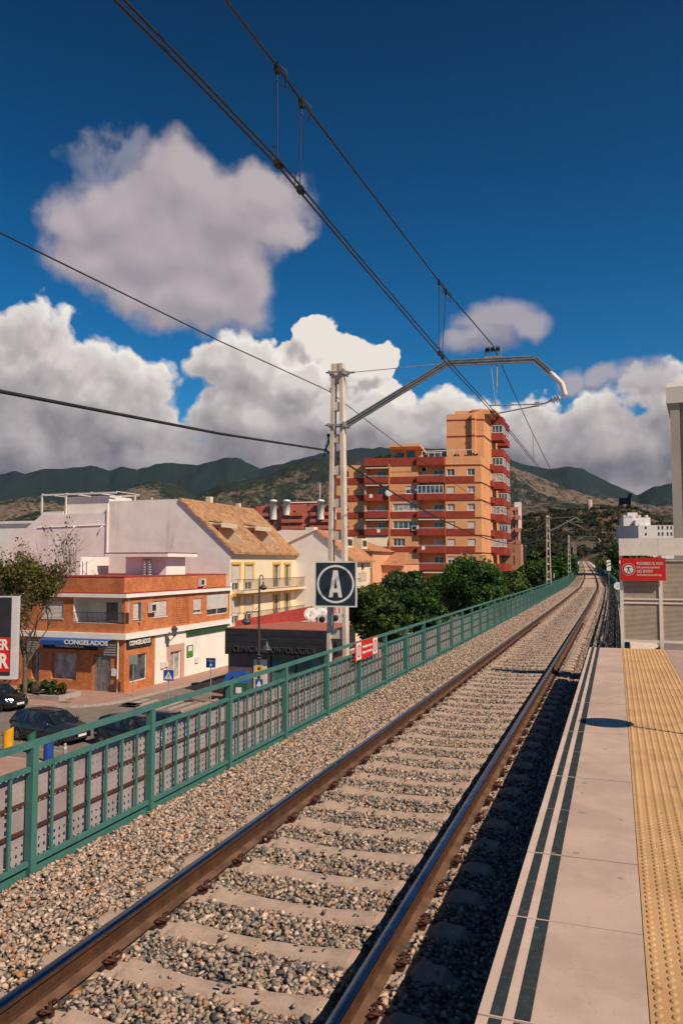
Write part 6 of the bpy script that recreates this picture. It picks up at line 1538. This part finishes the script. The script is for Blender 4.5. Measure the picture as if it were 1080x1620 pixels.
# ================= street furniture =================
def tri_sign(px,pytop,pybase,lab,kind):
    d=8.75*FP/(pybase-HY); b=P(px,pybase,d); b.z=GZ+.13; zt_=P(px,pytop,d).z
    t=empty('road_sign',b,R(12),lab,'road sign'); hs=.30; zc=zt_-b.z-hs
    g=MB(); g.tube([(0,.04,-.05),(0,.04,zt_-b.z-.02)],.032,8); g.build('pole',m_galv,t)
    g=MB(); g.box(-hs,hs,-.02,.01,zc-hs,zc+hs); pl=g.build('sign_plate',m_blue if kind!='back' else m_galv,t)
    g=MB()
    if kind=='walk':
        g.prism([(-.25,-.22),(.25,-.22),(0,.22)],0,.004,T=Matrix.Translation((0,-.021,zc))@Matrix.Rotation(math.pi/2,4,'X'))
        g.build('white_triangle',m_signwhite,pl)
        g=MB(); T=Matrix.Translation((0,-.026,zc-.05))@Matrix.Rotation(math.pi/2,4,'X')
        g.lathe([(.022,0),(.022,.003)],(0,0,0),8,T=T@Matrix.Translation((0,.12,0))); 
        for (a,b2) in (((0,.09),(0,-.02)),((0,-.02),(-.07,-.13)),((0,-.02),(.06,-.13)),((0,.07),(-.07,.0)),((0,.07),(.07,.01))): g.bar(T@Vector((*a,0)),T@Vector((*b2,0)),.026,.004,up=(0,1,0))
        for k in range(4): g.bar(T@Vector((-.16+.1*k,-.155,0)),T@Vector((-.12+.1*k,-.155,0)),.02,.004,up=(0,1,0))
        g.build('walking_figure',m_black,pl)
    elif kind=='T':
        g.box(-.06,.06,-.026,-.021,zc-.2,zc+.10); g.box(-.19,.19,-.026,-.021,zc+.10,zc+.20); g.build('white_bar',m_signwhite,pl)
        g=MB(); g.box(-.13,.13,-.031,-.0265,zc+.115,zc+.19); g.build('red_bar',m_signwhite,pl)
    return t
tri_sign(266,1060,1130,'blue square pedestrian crossing sign in front of the crossing stripes','walk')
tri_sign(333,1041,1108,'blue square dead end sign with a white T on the side street','T')
tri_sign(210,1036,1101,'grey back of a square sign on a pole at the brick corner','back')
# double-arm street lamp
d=46.; b=P(409,1115,d); b.z=GZ+.13; t=empty('street_lamp',b,0,'tall black street lamp with curved top and two side lanterns before the clinic','street lamp')
L=lambda px,py: (P(px,py,d)-b)
g=MB(); H_=L(409,918).z; g.tube([(0,0,0),(0,0,1.2),(0,0,H_*.55),(0,0,H_)],[.11,.085,.07,.045],10); g.lathe([(.16,0),(.16,.5),(.11,.7),(.10,1.)],(0,0,0),12)
for zz in (1036,1041,1046): g.lathe([(.10,-.05),(.19,0),(.10,.05)],(0,0,L(409,zz).z),10)
arc=[Vector((0,0,H_))]+[Vector((.42-.42*math.cos(a),0,H_+.42*math.sin(a)*.75)) for a in [math.pi*i/8 for i in range(1,9)]]
q=L(416.5,925); k_=q.x/.84; arc=[Vector((v.x*k_,q.y*(v.x/.84) if .84 else 0,v.z)) for v in arc]; g.tube(arc,.035,6); g.build('lamp_post',m_iron,t)
m_shade=mat('shade_grey',(.11,.115,.12),(.08,.08,.085),.4,8.,metal=.3)
def lampshade(c,s,par):
    g=MB(); g.lathe([(.03,.42*s),(.06*s,.34*s),(.09*s,.20*s),(.24*s,.02*s),(.30*s,-.02*s),(.28*s,-.06*s)],c,14); o=g.build('lamp_shade',m_shade,par); g=MB(); g.lathe([(.26*s,-.06*s),(.20*s,-.17*s),(.05,-.22*s)],c,14); g.build('lamp_glass',m_glass,o)
e=arc[-1]; lampshade((e.x,e.y,e.z-.40),.80,t)
for px,py,sgn in ((390,982,-1),(422,1026,1)):
    q=L(px,py); zz=L(px,py-14).z; g=MB(); g.tube([(0,0,zz),(q.x,q.y,zz)],.028,6); g.tube([(q.x,q.y,zz),(q.x,q.y,q.z+.4)],.03,6); g.tube([(0,0,zz+.35),(q.x*.4,q.y*.4,zz+.02)],.015,5); g.build('lamp_arm',m_iron,t); lampshade((q.x,q.y,q.z-.02),1.05,t)
t2=empty('pole_sign',b+Vector((.0,-.13,0)),R(15),'yellow school sign above a blue crossing sign strapped to the black street lamp','road sign')
za,zb_=L(412,1052).z,L(412,1069).z; g=MB(); g.box(-.14,.30,-.02,.0,zb_,za); o=g.build('yellow_plate',mat('sign_yellow',(.70,.42,.05),None,.5),t2); g=MB(); g.lathe([(.10,0),(.10,.006)],(.08,-.021,(za+zb_)/2+.12),12,T=Matrix.Rotation(math.pi/2,4,'X')); g.box(-.08,.24,-.026,-.021,zb_+.1,zb_+.16); g.build('round_mark',m_clip,o)
za,zb_=L(412,1074).z,L(412,1087).z; g=MB(); g.box(-.14,.30,-.02,.0,zb_,za); o=g.build('blue_plate',m_blue,t2); g=MB(); g.prism([(-.16,-.17),(.16,-.17),(0,.17)],0,.004,T=Matrix.Translation((.08,-.021,(za+zb_)/2))@Matrix.Rotation(math.pi/2,4,'X')); g.build('white_triangle',m_signwhite,o)
g=MB()
for z in ((za+zb_)/2,L(412,1060).z): g.lathe([(.10,-.02),(.10,.02)],(0,.13,z),8)
g.build('strap',m_galv,t2)
# recycling containers on the side pavement
for px,py,pyt,d,w_,lab,m in ((369,1100,1064,50.2,.9,'blue topped recycling container beside the clinic wall',m_blue),(382,1102,1062,49.4,.9,'recycling container with blue and white panels, right of the plain blue one',m_blue)):
    b=P(px,py,d); b.z=GZ+.13; t=empty('recycling_container',b,R(10),lab,'recycling container','recycling containers by the clinic'); zt_=P(px,pyt,d).z-b.z
    g=MB(); g.box(-w_*.55,w_*.55,-.6,.6,.1,zt_*.62); g.box(-w_*.45,w_*.45,-.5,.5,0,.1); g.build('container_body',mat('container_green',(.04,.11,.07),(.03,.08,.05),.6,3.) if 'container_green' not in bpy.data.materials else bpy.data.materials['container_green'],t)
    g=MB(); g.add([(-w_*.56,-.62,zt_*.625),(w_*.56,-.62,zt_*.625),(w_*.56,.62,zt_*.625),(-w_*.56,.62,zt_*.625),(-w_*.4,-.35,zt_),(w_*.4,-.35,zt_),(w_*.4,.35,zt_),(-w_*.4,.35,zt_)],((0,1,5,4),(1,2,6,5),(2,3,7,6),(3,0,4,7),(4,5,6,7))); o=g.build('container_lid',m,t)
    g=MB(); g.box(-w_*.2,w_*.2,-.63,-.60,zt_*.3,zt_*.5); g.build('label_panel',m_signwhite,t)
# small bins : cylinder with slanted top
def bin_(px,pyb,pyt,wpx,c,lab,slant,nm):
    d=8.62*FP/(pyb-HY); b=P(px,pyb,d); b.z=GZ+.13; r_=wpx/2*d/FP; h=P(px,pyt,d).z-b.z; t=empty('litter_bin',b,R(slant),lab,'litter bin','coloured bins on the near pavement')
    m=mat(nm,c,tuple(x*.8 for x in c),.4,4.); n=20; vs=[];
    for k in range(n):
        a=2*math.pi*k/n; vs.append((r_*math.cos(a),r_*math.sin(a),0))
    for k in range(n):
        a=2*math.pi*k/n; vs.append((r_*math.cos(a),r_*math.sin(a),h-(r_-r_*math.cos(a))*.55))
    g=MB(); g.add(vs,[(k,(k+1)%n,(k+1)%n+n,k+n) for k in range(n)],0,True); g.build('bin_drum',m,t)
    T=Matrix(((1,0,0,0),(0,1,0,0),(.55,0,1,h-r_*.55),(0,0,0,1)))
    g=MB(); v2=[(r_*1.04*math.cos(2*math.pi*k/n),r_*1.04*math.sin(2*math.pi*k/n),z) for z in (-.02,.03) for k in range(n)]; g.add([T@Vector(v) for v in v2],[(k,(k+1)%n,(k+1)%n+n,k+n) for k in range(n)]+[tuple(range(n,2*n))]); lid=g.build('bin_lid',m,t)
    g=MB(); v2=[(-.05*r_+r_*.45*math.cos(2*math.pi*k/n),r_*.45*math.sin(2*math.pi*k/n),.034) for k in range(n)]; g.add([T@Vector(v) for v in v2],(tuple(range(n)),)); g.build('bin_opening',m_dark,lid)
bin_(13,1183,1151,16,(.75,.36,.02),'yellow round bin with slanted top at the left edge',15,'bin_yellow')
bin_(77,1197,1168,15,(.015,.07,.32),'blue round bin in front of the grey hatchback',20,'bin_blue')
bin_(50,1180,1157,13,(.02,.16,.09),'green round bin beside the rear wheel of the grey hatchback',30,'bin_green')
b=Pz(103,1200,GZ+.13); t=empty('bollard',b,0,'short grey metal bollard right of the blue bin','bollard'); g=MB(); g.lathe([(.07,0),(.07,.62),(.05,.66),(.0,.67)],(0,0,0),12); g.build('post',m_galv,t); g=MB(); g.lathe([(.074,.45),(.074,.52)],(0,0,0),12); g.build('band',m_signwhite,t)
# planter, bushes, bench
b=Pz(58,1107,GZ+.13); t=empty('planter',b+Vector((0,1.,0)),0,'low stone kerbed planter bed at the foot of the street tree','planter'); g=MB(); g.box(-2.6,1.7,-1.0,-.75,0,.30); g.box(-2.6,1.7,.9,1.15,0,.3); g.box(-2.6,-2.35,-.75,.9,0,.3); g.box(1.45,1.7,-.75,.9,0,.3); g.build('stone_kerb',m_kerb,t); g=MB(); g.box(-2.34,1.44,-.74,.89,0,.2); g.build('soil',m_earth,t)
for dx,dy,s,m,lab in ((-1.0,0,.85,m_leaf_y,'yellow-green shrub in the planter, left one'),(.2,-.1,.9,m_leaf,'green shrub in the planter, middle one'),(-2.,.3,.75,m_leaf_y,'yellowish shrub in the planter behind the black saloon'),(.95,.2,.7,m_leaf_a,'small olive shrub at the right end of the planter')):
    r=np.random.default_rng(int(s*100)+int(dx*10)+40); tt=empty('shrub',b+Vector((dx,1.+dy,.2)),0,lab,'shrub','shrubs in the planter'); q,ti,cc=leaves((0,0,.5*s),(s*.7,s*.65,.6*s),1500,.07,r,18); npmesh('foliage',q,np.arange(len(q)).reshape(-1,4),m,ti,parent=tt); g=MB()
    for c in cc[:8]: g.tube([(0,0,-.1),Vector(c)],[.02,.008],5)
    g.build('stem',m_bark,tt)
b2=Pz(73,1104,GZ+.13); t=empty('park_bench',b2,R(80),'dark iron bench beside the planter','bench'); g=MB()
for k in range(4): g.box(-.8,.8,-.25+k*.13,-.16+k*.13,.43,.46)
g.build('seat',m_iron,t); g=MB()
for k in range(4): g.box(-.8,.8,.28,.31,.52+k*.11,.60+k*.11)
g.build('backrest',m_iron,t)
for s in (-.7,.7): g=MB(); g.bar((s,-.22,0),(s,-.2,.43),.05,.05); g.bar((s,.25,0),(s,.3,.95),.05,.05); g.bar((s,-.22,.65),(s,.28,.65),.04,.04); g.build('leg',m_iron,t)
# ================= billboard =================
d=34.; b=P(8,1073,d); b.z=GZ; t=empty('billboard',b,R(15),'tall billboard with black top, red panel and thick pale frame at the left edge','billboard')
rt=(P(30,1000,d)-b).xy.length; zb_=P(15,1074,d).z-GZ; zt_=P(15,943,d).z-GZ; x1=rt; fr_=.26
g=MB(); g.box(x1-3.4,x1,-.12,.12,zb_,zt_); g.build('frame',mat('billboard_frame',(.62,.58,.58),(.55,.52,.52),.5,3.),t)
g=MB(); g.box(x1-3.15,x1-fr_,-.135,-.121,zb_+.16,zt_-.05,0); pn=g.build('poster_panel',m_black,t)
zr0=P(15,1062,d).z-GZ; zr1=P(15,1008,d).z-GZ; g=MB(); g.box(x1-3.14,x1-fr_-.03,-.142,-.136,zr0,zr1); rp_=g.build('red_poster',m_red,pn)
Mt=lambda x,z: Matrix.Translation((x,-.15,z))@Matrix.Rotation(math.pi/2,4,'X')
text_obj('PER',.62,.004,m_signwhite,rp_,Mt(x1-fr_-.10,(zr0+zr1)/2+.40),xs=.8,bold=.02,align='RIGHT'); text_obj('OR',.86,.004,m_signwhite,rp_,Mt(x1-fr_-.10,(zr0+zr1)/2-.30),xs=.8,bold=.03,align='RIGHT')
g=MB(); g.tube([(x1-1.7,0,0),(x1-1.7,0,zb_)],.16,10); g.build('pole',m_galv,t)
# ================= signs on the railway =================
# lettered mast sign
c=(P(497,887,15.4)+P(565,961,15.4))/2; t=empty('letter_sign',c-Vector((0,.0,0)),R(8),'square slate sign with a white letter A in a ring, on the nearest mast','sign'); hs=.425
g=MB(); g.box(-hs,hs,-.012,.012,-hs*1.06,hs*1.06); g.build('white_rim',m_signwhite,t); g=MB(); g.box(-hs+.03,hs-.03,-.016,-.0125,-hs*1.06+.03,hs*1.06-.03); pl=g.build('slate_face',m_signdark,t)
n=48; ro,ri=.375,.335; vs=[(r_*math.cos(2*math.pi*k/n),-.020,r_*math.sin(2*math.pi*k/n)) for r_ in (ro,ri) for k in range(n)]; g=MB(); g.add(vs,[(k,(k+1)%n,(k+1)%n+n,k+n) for k in range(n)]); g.build('white_ring',m_signwhite,pl)
A_=[(-.135,-.26),(-.045,.27),(.045,.27),(.135,-.26),(.058,-.26),(.045,-.165),(-.045,-.165),(-.058,-.26)]; hole=[(-.030,-.085),(.0,.09),(.030,-.085)]
g=MB(); y=-.021
def V3(p): return (p[0],y,p[1])
g.add([V3(p) for p in ((-.135,-.26),(-.058,-.26),(-.045,-.165),(-.032,-.085),(0,.12),(0,.27),(-.045,.27))],(tuple(range(7)),)); g.add([V3((-p[0],p[1])) for p in ((-.135,-.26),(-.058,-.26),(-.045,-.165),(-.032,-.085),(0,.12),(0,.27),(-.045,.27))],(tuple(range(7))[::-1],)); g.add([V3(p) for p in ((-.045,-.165),(.045,-.165),(.032,-.085),(-.032,-.085))],((0,1,2,3),))
g.build('letter_a',m_signwhite,pl); g=MB(); g.box(-.42,.42,.013,.05,.2,.25); g.box(-.42,.42,.013,.05,-.3,-.25); g.build('back_rail',m_galv,t)
# red sign on the fence
p0,_=trk(14.2,-2.36); a=Pp(560,1018,Vector((p0.x,0,0)),Vector((1,0,0))); b=Pp(596,1012,Vector((p0.x,0,0)),Vector((1,0,0))); L_=b.y-a.y; zc0=Pp(560,1047,Vector((p0.x,0,0)),Vector((1,0,0))).z; zc1=Pp(560,1017,Vector((p0.x,0,0)),Vector((1,0,0))).z
t=empty('fence_warning_sign',(p0.x+.01,(a.y+b.y)/2,(zc0+zc1)/2),math.pi/2,'small red sign with two round prohibition marks on the green fence','sign'); hw_,hh_=L_/2,(zc1-zc0)/2
g=MB(); g.box(-hw_,hw_,-.012,.0,-hh_,hh_); pl=g.build('red_plate',m_red,t)
g=MB()
for s in (-1,1): g.box(s*hw_*.72-hw_*.2,s*hw_*.72+hw_*.2,-.016,-.0125,-hh_*.9,hh_*.9)
g.build('white_field',m_signwhite,pl)
for s in (-1,1):
    g=MB(); vs=[(s*hw_*.72+r_*math.cos(2*math.pi*k/24),-.019,r_*math.sin(2*math.pi*k/24)) for r_ in (hw_*.16,hw_*.12) for k in range(24)]; g.add(vs,[(k,(k+1)%24,(k+1)%24+24,k+24) for k in range(24)]); g.bar((s*hw_*.72,-.019,-.06),(s*hw_*.72,-.019,.07),.03,.002,up=(0,1,0))
    g.build('prohibition_ring',m_red,pl)
for s_,z_ in (('Prohibido el paso',.30),('Peligro de muerte',-.30)): text_obj(s_,hh_*.34,.001,m_signwhite,pl,Matrix.Translation((0,-.016,hh_*z_))@Matrix.Rotation(math.pi/2,4,'X'),xs=hw_*1.0/(hh_*.34*8.4),bold=.004)
# ================= platform barrier =================
BY=17.62; o=PY(982,1000,BY); 
bl=lambda px,py: PY(px,py,BY)
m_bfr=mat('barrier_paint',(.82,.72,.63),(.74,.65,.57),.6,4.,stain=.2)
def mesh_mat():
    m,t,b=ramp_mat('louvred_mesh',None,None,.7); tcn=N(t,'ShaderNodeTexCoord'); sp=N(t,'ShaderNodeSeparateXYZ',ins={0:tcn.outputs['Object']})
    n=N(t,'ShaderNodeTexNoise',ins={'Vector':tcn.outputs['Object'],'Scale':5.,'Detail':6.})
    s=M2(t,'SINE',M2(t,'MULTIPLY',sp.outputs[2],2*math.pi/.026))
    t.links.new(MIX(t,MR(t,n.outputs[0],.35,.7),(.70,.58,.47),(.58,.48,.39)),b.inputs['Base Color']); bn=N(t,'ShaderNodeBump',ins={'Height':s,'Strength':1.,'Distance':.02}); t.links.new(bn.outputs[0],b.inputs['Normal']); return m
m_louv=mesh_mat()
org=bl(982,1025); org.z=PZ; t=empty('platform_barrier',org,0,'pale metal barrier with ribbed panels closing the end of the platform','barrier')
Lb=lambda px,py: bl(px,py)-org
xe=4.2
zb1=Lb(990,1013.5).z; zt1=Lb(990,886).z; zm0=Lb(990,950).z; zt2=Lb(990,879).z; zt3=Lb(990,852).z
px1=Lb(1041,950).x; pw=Lb(1048,950).x-px1; stepx=px1+pw/2-.03
g=MB(); 
posts=[0.03]
while posts[-1]<xe: posts.append(posts[-1]+stepx)
for x in posts: g=MB(); g.box(x-.035,x+.035,-.03,.03,-.02,zt2); g.build('upright',m_bfr,t)
for a,b in zip(posts[:-1],posts[1:]):
    for z,h_ in ((zb1,.05),(zm0-.045,.035),(zm0+.035,.03),(zt1,.05)): g=MB(); g.box(a+.036,b-.036,-.025,.025,z-h_/2,z+h_/2); g.build('cross_rail',m_bfr,t)
    g=MB(); g.box(a+.037,b-.037,-.006,.006,zb1+.02,zt1-.02); g.build('ribbed_panel',m_louv,t)
    g=MB(); g.box(a-.035+.002,b-.035-.002,-.07,.07,zt2+.0,zt3); g.build('top_box',m_bfr,t)
# no entry sign
s0=bl(980.5,883); s1=bl(1052,918.5); t=empty('no_entry_sign',((s0.x+s1.x)/2,BY-.10,(s0.z+s1.z)/2),0,'bright red no entry sign with Spanish and English words on the platform barrier','sign'); hw_,hh_=(s1.x-s0.x)/2,(s0.z-s1.z)/2
g=MB(); g.box(-hw_,hw_,-.02,.02,-hh_,hh_); pl=g.build('red_plate',m_red,t)
cx=-hw_*.64; R0=hh_*.56
def disc(r_,y,m,nm): 
    g=MB(); g.add([(cx+r_*math.cos(2*math.pi*k/32),y,r_*math.sin(2*math.pi*k/32)) for k in range(32)],(tuple(range(32)),)); g.build(nm,m,pl)
disc(R0,-.022,m_pink,'ring'); disc(R0*.92,-.0235,m_red,'ring'); disc(R0*.80,-.025,m_signdark,'ring'); disc(R0*.70,-.0265,m_signwhite,'ring')
g=MB(); T=lambda x,z:(cx+x*R0,-.029,z*R0)
g.lathe([(.001,-.0285),(.085*R0,-.0285),(.085*R0,-.029)],(cx,0,.42*R0),8,T=Matrix.Rotation(math.pi/2,4,'X')@Matrix.Identity(4)) 
for a,b,w_ in (((0,.36),(0,-.05),.16),((-.45,.30),(.45,.30),.09),((-.04,-.05),(-.22,-.5),.11),((.04,-.05),(.26,-.5),.11)): g.bar(T(*a),T(*b),w_*R0,.002,up=(0,1,0))
g.build('standing_figure',m_signdark,pl)
def ln(s,sz,z,xs,b=.0): text_obj(s,sz,.001,m_pink,pl,Matrix.Translation((-hw_*.28,-.023,z))@Matrix.Rotation(math.pi/2,4,'X'),xs=xs,bold=b,align='LEFT')
ln('PROHIBIDO EL PASO',hh_*.36,hh_*.50,.66,.004); ln('Solo personal autorizado',hh_*.27,hh_*.17,.70,.003); ln('NO ENTRY',hh_*.36,-hh_*.20,.75,.004); ln('Authorized personnel only',hh_*.27,-hh_*.50,.70,.003)
# clutter behind the barrier
t=empty('marker_pipe',bl(1022,1018)+Vector((0,.9,0)),0,'orange and white pole lying behind the barrier','pole'); g=MB(); g.tube([(0,0,-.35),(.35,.1,-.15)],.03,8,0); g.tube([(-.12,-.03,-.40),(0,0,-.35)],.03,8,1); g.build('pipe',[m_orange,m_signwhite],t)
# ================= ribbed tower at the right edge, and an added unseen one =================
m_col=mat('column_render',(.50,.42,.355),(.44,.37,.31),.7,.3,stain=.15)
def ribbed(px,d,rz,lab,pt=608.,W_=13.,Dp=15.,dx=0.,h=None):
    b=P(px,890,d); b.x+=dx; b.z=GZ; t=empty('ribbed_tower',b,rz,lab,'tower'); zt_=h or P(1060,pt,d).z-GZ; zcap=zt_-33*d/FP
    g=MB(); g.box(.5,W_-.5,0.,Dp,0,zcap,0)
    for k in range(5): g.box(.5+k*2.6,.5+k*2.6+1.5,-.8,-.002,0,zcap-.003,0)
    g.build('ribbed_shaft',m_col,t); g=MB(); a=.35
    vs=[(-.1,-1.2),(W_,-1.2),(W_,Dp+.4),(-.1,Dp+.4)]
    g.add([(x,y,zcap+.002) for x,y in vs]+[(x,y,zt_-.8) for x,y in vs]+[(x+(a if x<0 else -a),y+(a if y<0 else -a),zt_) for x,y in vs],((3,2,1,0),(0,1,5,4),(1,2,6,5),(2,3,7,6),(3,0,4,7),(4,5,9,8),(5,6,10,9),(6,7,11,10),(7,4,8,11),(8,9,10,11))); g.build('cap',m_bfr,t)
ribbed(1061,135,-.10,'tall pale ribbed tower with a wider cap at the right edge behind the barrier')
b_=None
ribbed(1085,172,-.10,'unseen lower tower added behind the ribbed one to cast a second shadow band',h=30.,W_=12,Dp=12)  # out of view; added so its shadow lays another band across the track
# round sign out of view to the right, placed so its shade falls on the tactile strip
def sun_back(gp,h): return gp+SD*(h/SD.z)
g0=Pz(958,1143.5,PZ); hc=2.3; c=sun_back(g0,hc); t=empty('platform_round_sign',(c.x,c.y,PZ),R(62),'unseen round sign on a post at the right side of the platform, placed by its shadow','mirror')
g=MB(); g.tube([(0,0.05,0),(0,.05,hc-.2)],.022,8); g.build('post',m_galv,t); g=MB(); g.lathe([(.001,-.03),(.25,-.03),(.27,0),(.25,.03),(.001,.045)],(0,0,hc),24,T=Matrix.Rotation(math.pi/2,4,'X')); g.build('sign_disc',m_galv,t)
# striped board, round white sign, marker posts by the far track
p,h=trk(62,2.72); q=P(962,894,64.); t=empty('striped_board',(q.x,q.y,0),R(12),'white board with black diagonal stripes on a thin post right of the far track','sign')
z0_,z1_=P(962,903,64.).z,P(962,886,64.).z; g=MB(); g.box(-.16,.16,-.01,.01,z0_,z1_); o=g.build('board',m_signwhite,t); g=MB()
for k in range(2): zz=z0_+(z1_-z0_)*(.38+.3*k); g.add([(-.16,-.013,zz-.06),(.16,-.013,zz+.10),(.16,-.013,zz+.02+.16),(-.16,-.013,zz+.02)],((0,1,2,3),))
g.build('black_stripe',m_black,o); g=MB(); g.tube([(0,.02,-.3),(0,.02,z0_)],.02,6); g.build('post',m_galv,t)
q=P(976.5,927,33.); t=empty('round_board',(q.x,q.y,0),R(10),'small round white board with a number beside the barrier, over the right fence','sign'); g=MB(); g.lathe([(.001,0),(.155,0),(.155,.015),(.001,.015)],(0,0,q.z),8,T=Matrix.Identity(4)) if False else g.add([(.17*math.cos(2*math.pi*(k+.5)/8),0,q.z+.17*math.sin(2*math.pi*(k+.5)/8)) for k in range(8)]+[(.17*math.cos(2*math.pi*(k+.5)/8),.02,q.z+.17*math.sin(2*math.pi*(k+.5)/8)) for k in range(8)],[tuple(range(8)),tuple(range(8,16))[::-1]]+[(k,(k+1)%8,(k+1)%8+8,k+8) for k in range(8)])
o=g.build('board',m_signwhite,t); g=MB(); g.tube([(0,.03,-.3),(0,.03,q.z)],.02,6); g.build('post',m_galv,t)
text_obj('2',.16,.001,m_galv,o,Matrix.Translation((0,-.003,q.z))@Matrix.Rotation(math.pi/2,4,'X'))
p=Pz(876,938,-.2); t=empty('marker_post',(p.x,p.y,-.3),0,'short dark post with a white tip against the green fence','post'); g=MB(); g.tube([(0,0,0),(0,0,1.35)],.035,6); g.build('post',m_iron,t); g=MB(); g.tube([(0,0,1.352),(0,0,1.75)],.045,6); g.build('white_tip',m_signwhite,t)
p,_=trk(100,-2.3); t=empty('round_marker',(p.x,p.y,p.z-.3),0,'tiny round pale marker on a post at the far end of the left fence','sign'); g=MB(); g.tube([(0,0,0),(0,0,1.5)],.03,6); g.build('post',m_iron,t); g=MB(); g.lathe([(.001,0),(.14,0),(.14,.02),(.001,.02)],(0,0,1.5),12,T=Matrix.Identity(4)); g.build('disc',m_signwhite,t)
# ================= haze =================
HZ=1.7e-5
g=MB(); g.box(-9000,9000,-3000,9000,GZ-1.5,1000.)
mh=bpy.data.materials.new('haze'); mh.use_nodes=True; t=mh.node_tree; t.nodes.remove(t.nodes['Principled BSDF']); pv_=N(t,'ShaderNodeVolumePrincipled'); pv_.inputs['Color'].default_value=(.62,.78,1.0,1); pv_.inputs['Density'].default_value=HZ; pv_.inputs['Anisotropy'].default_value=.3; t.links.new(pv_.outputs[0],t.nodes['Material Output'].inputs['Volume'])
if HZ: tag(g.build('haze',mh),kind='stuff')
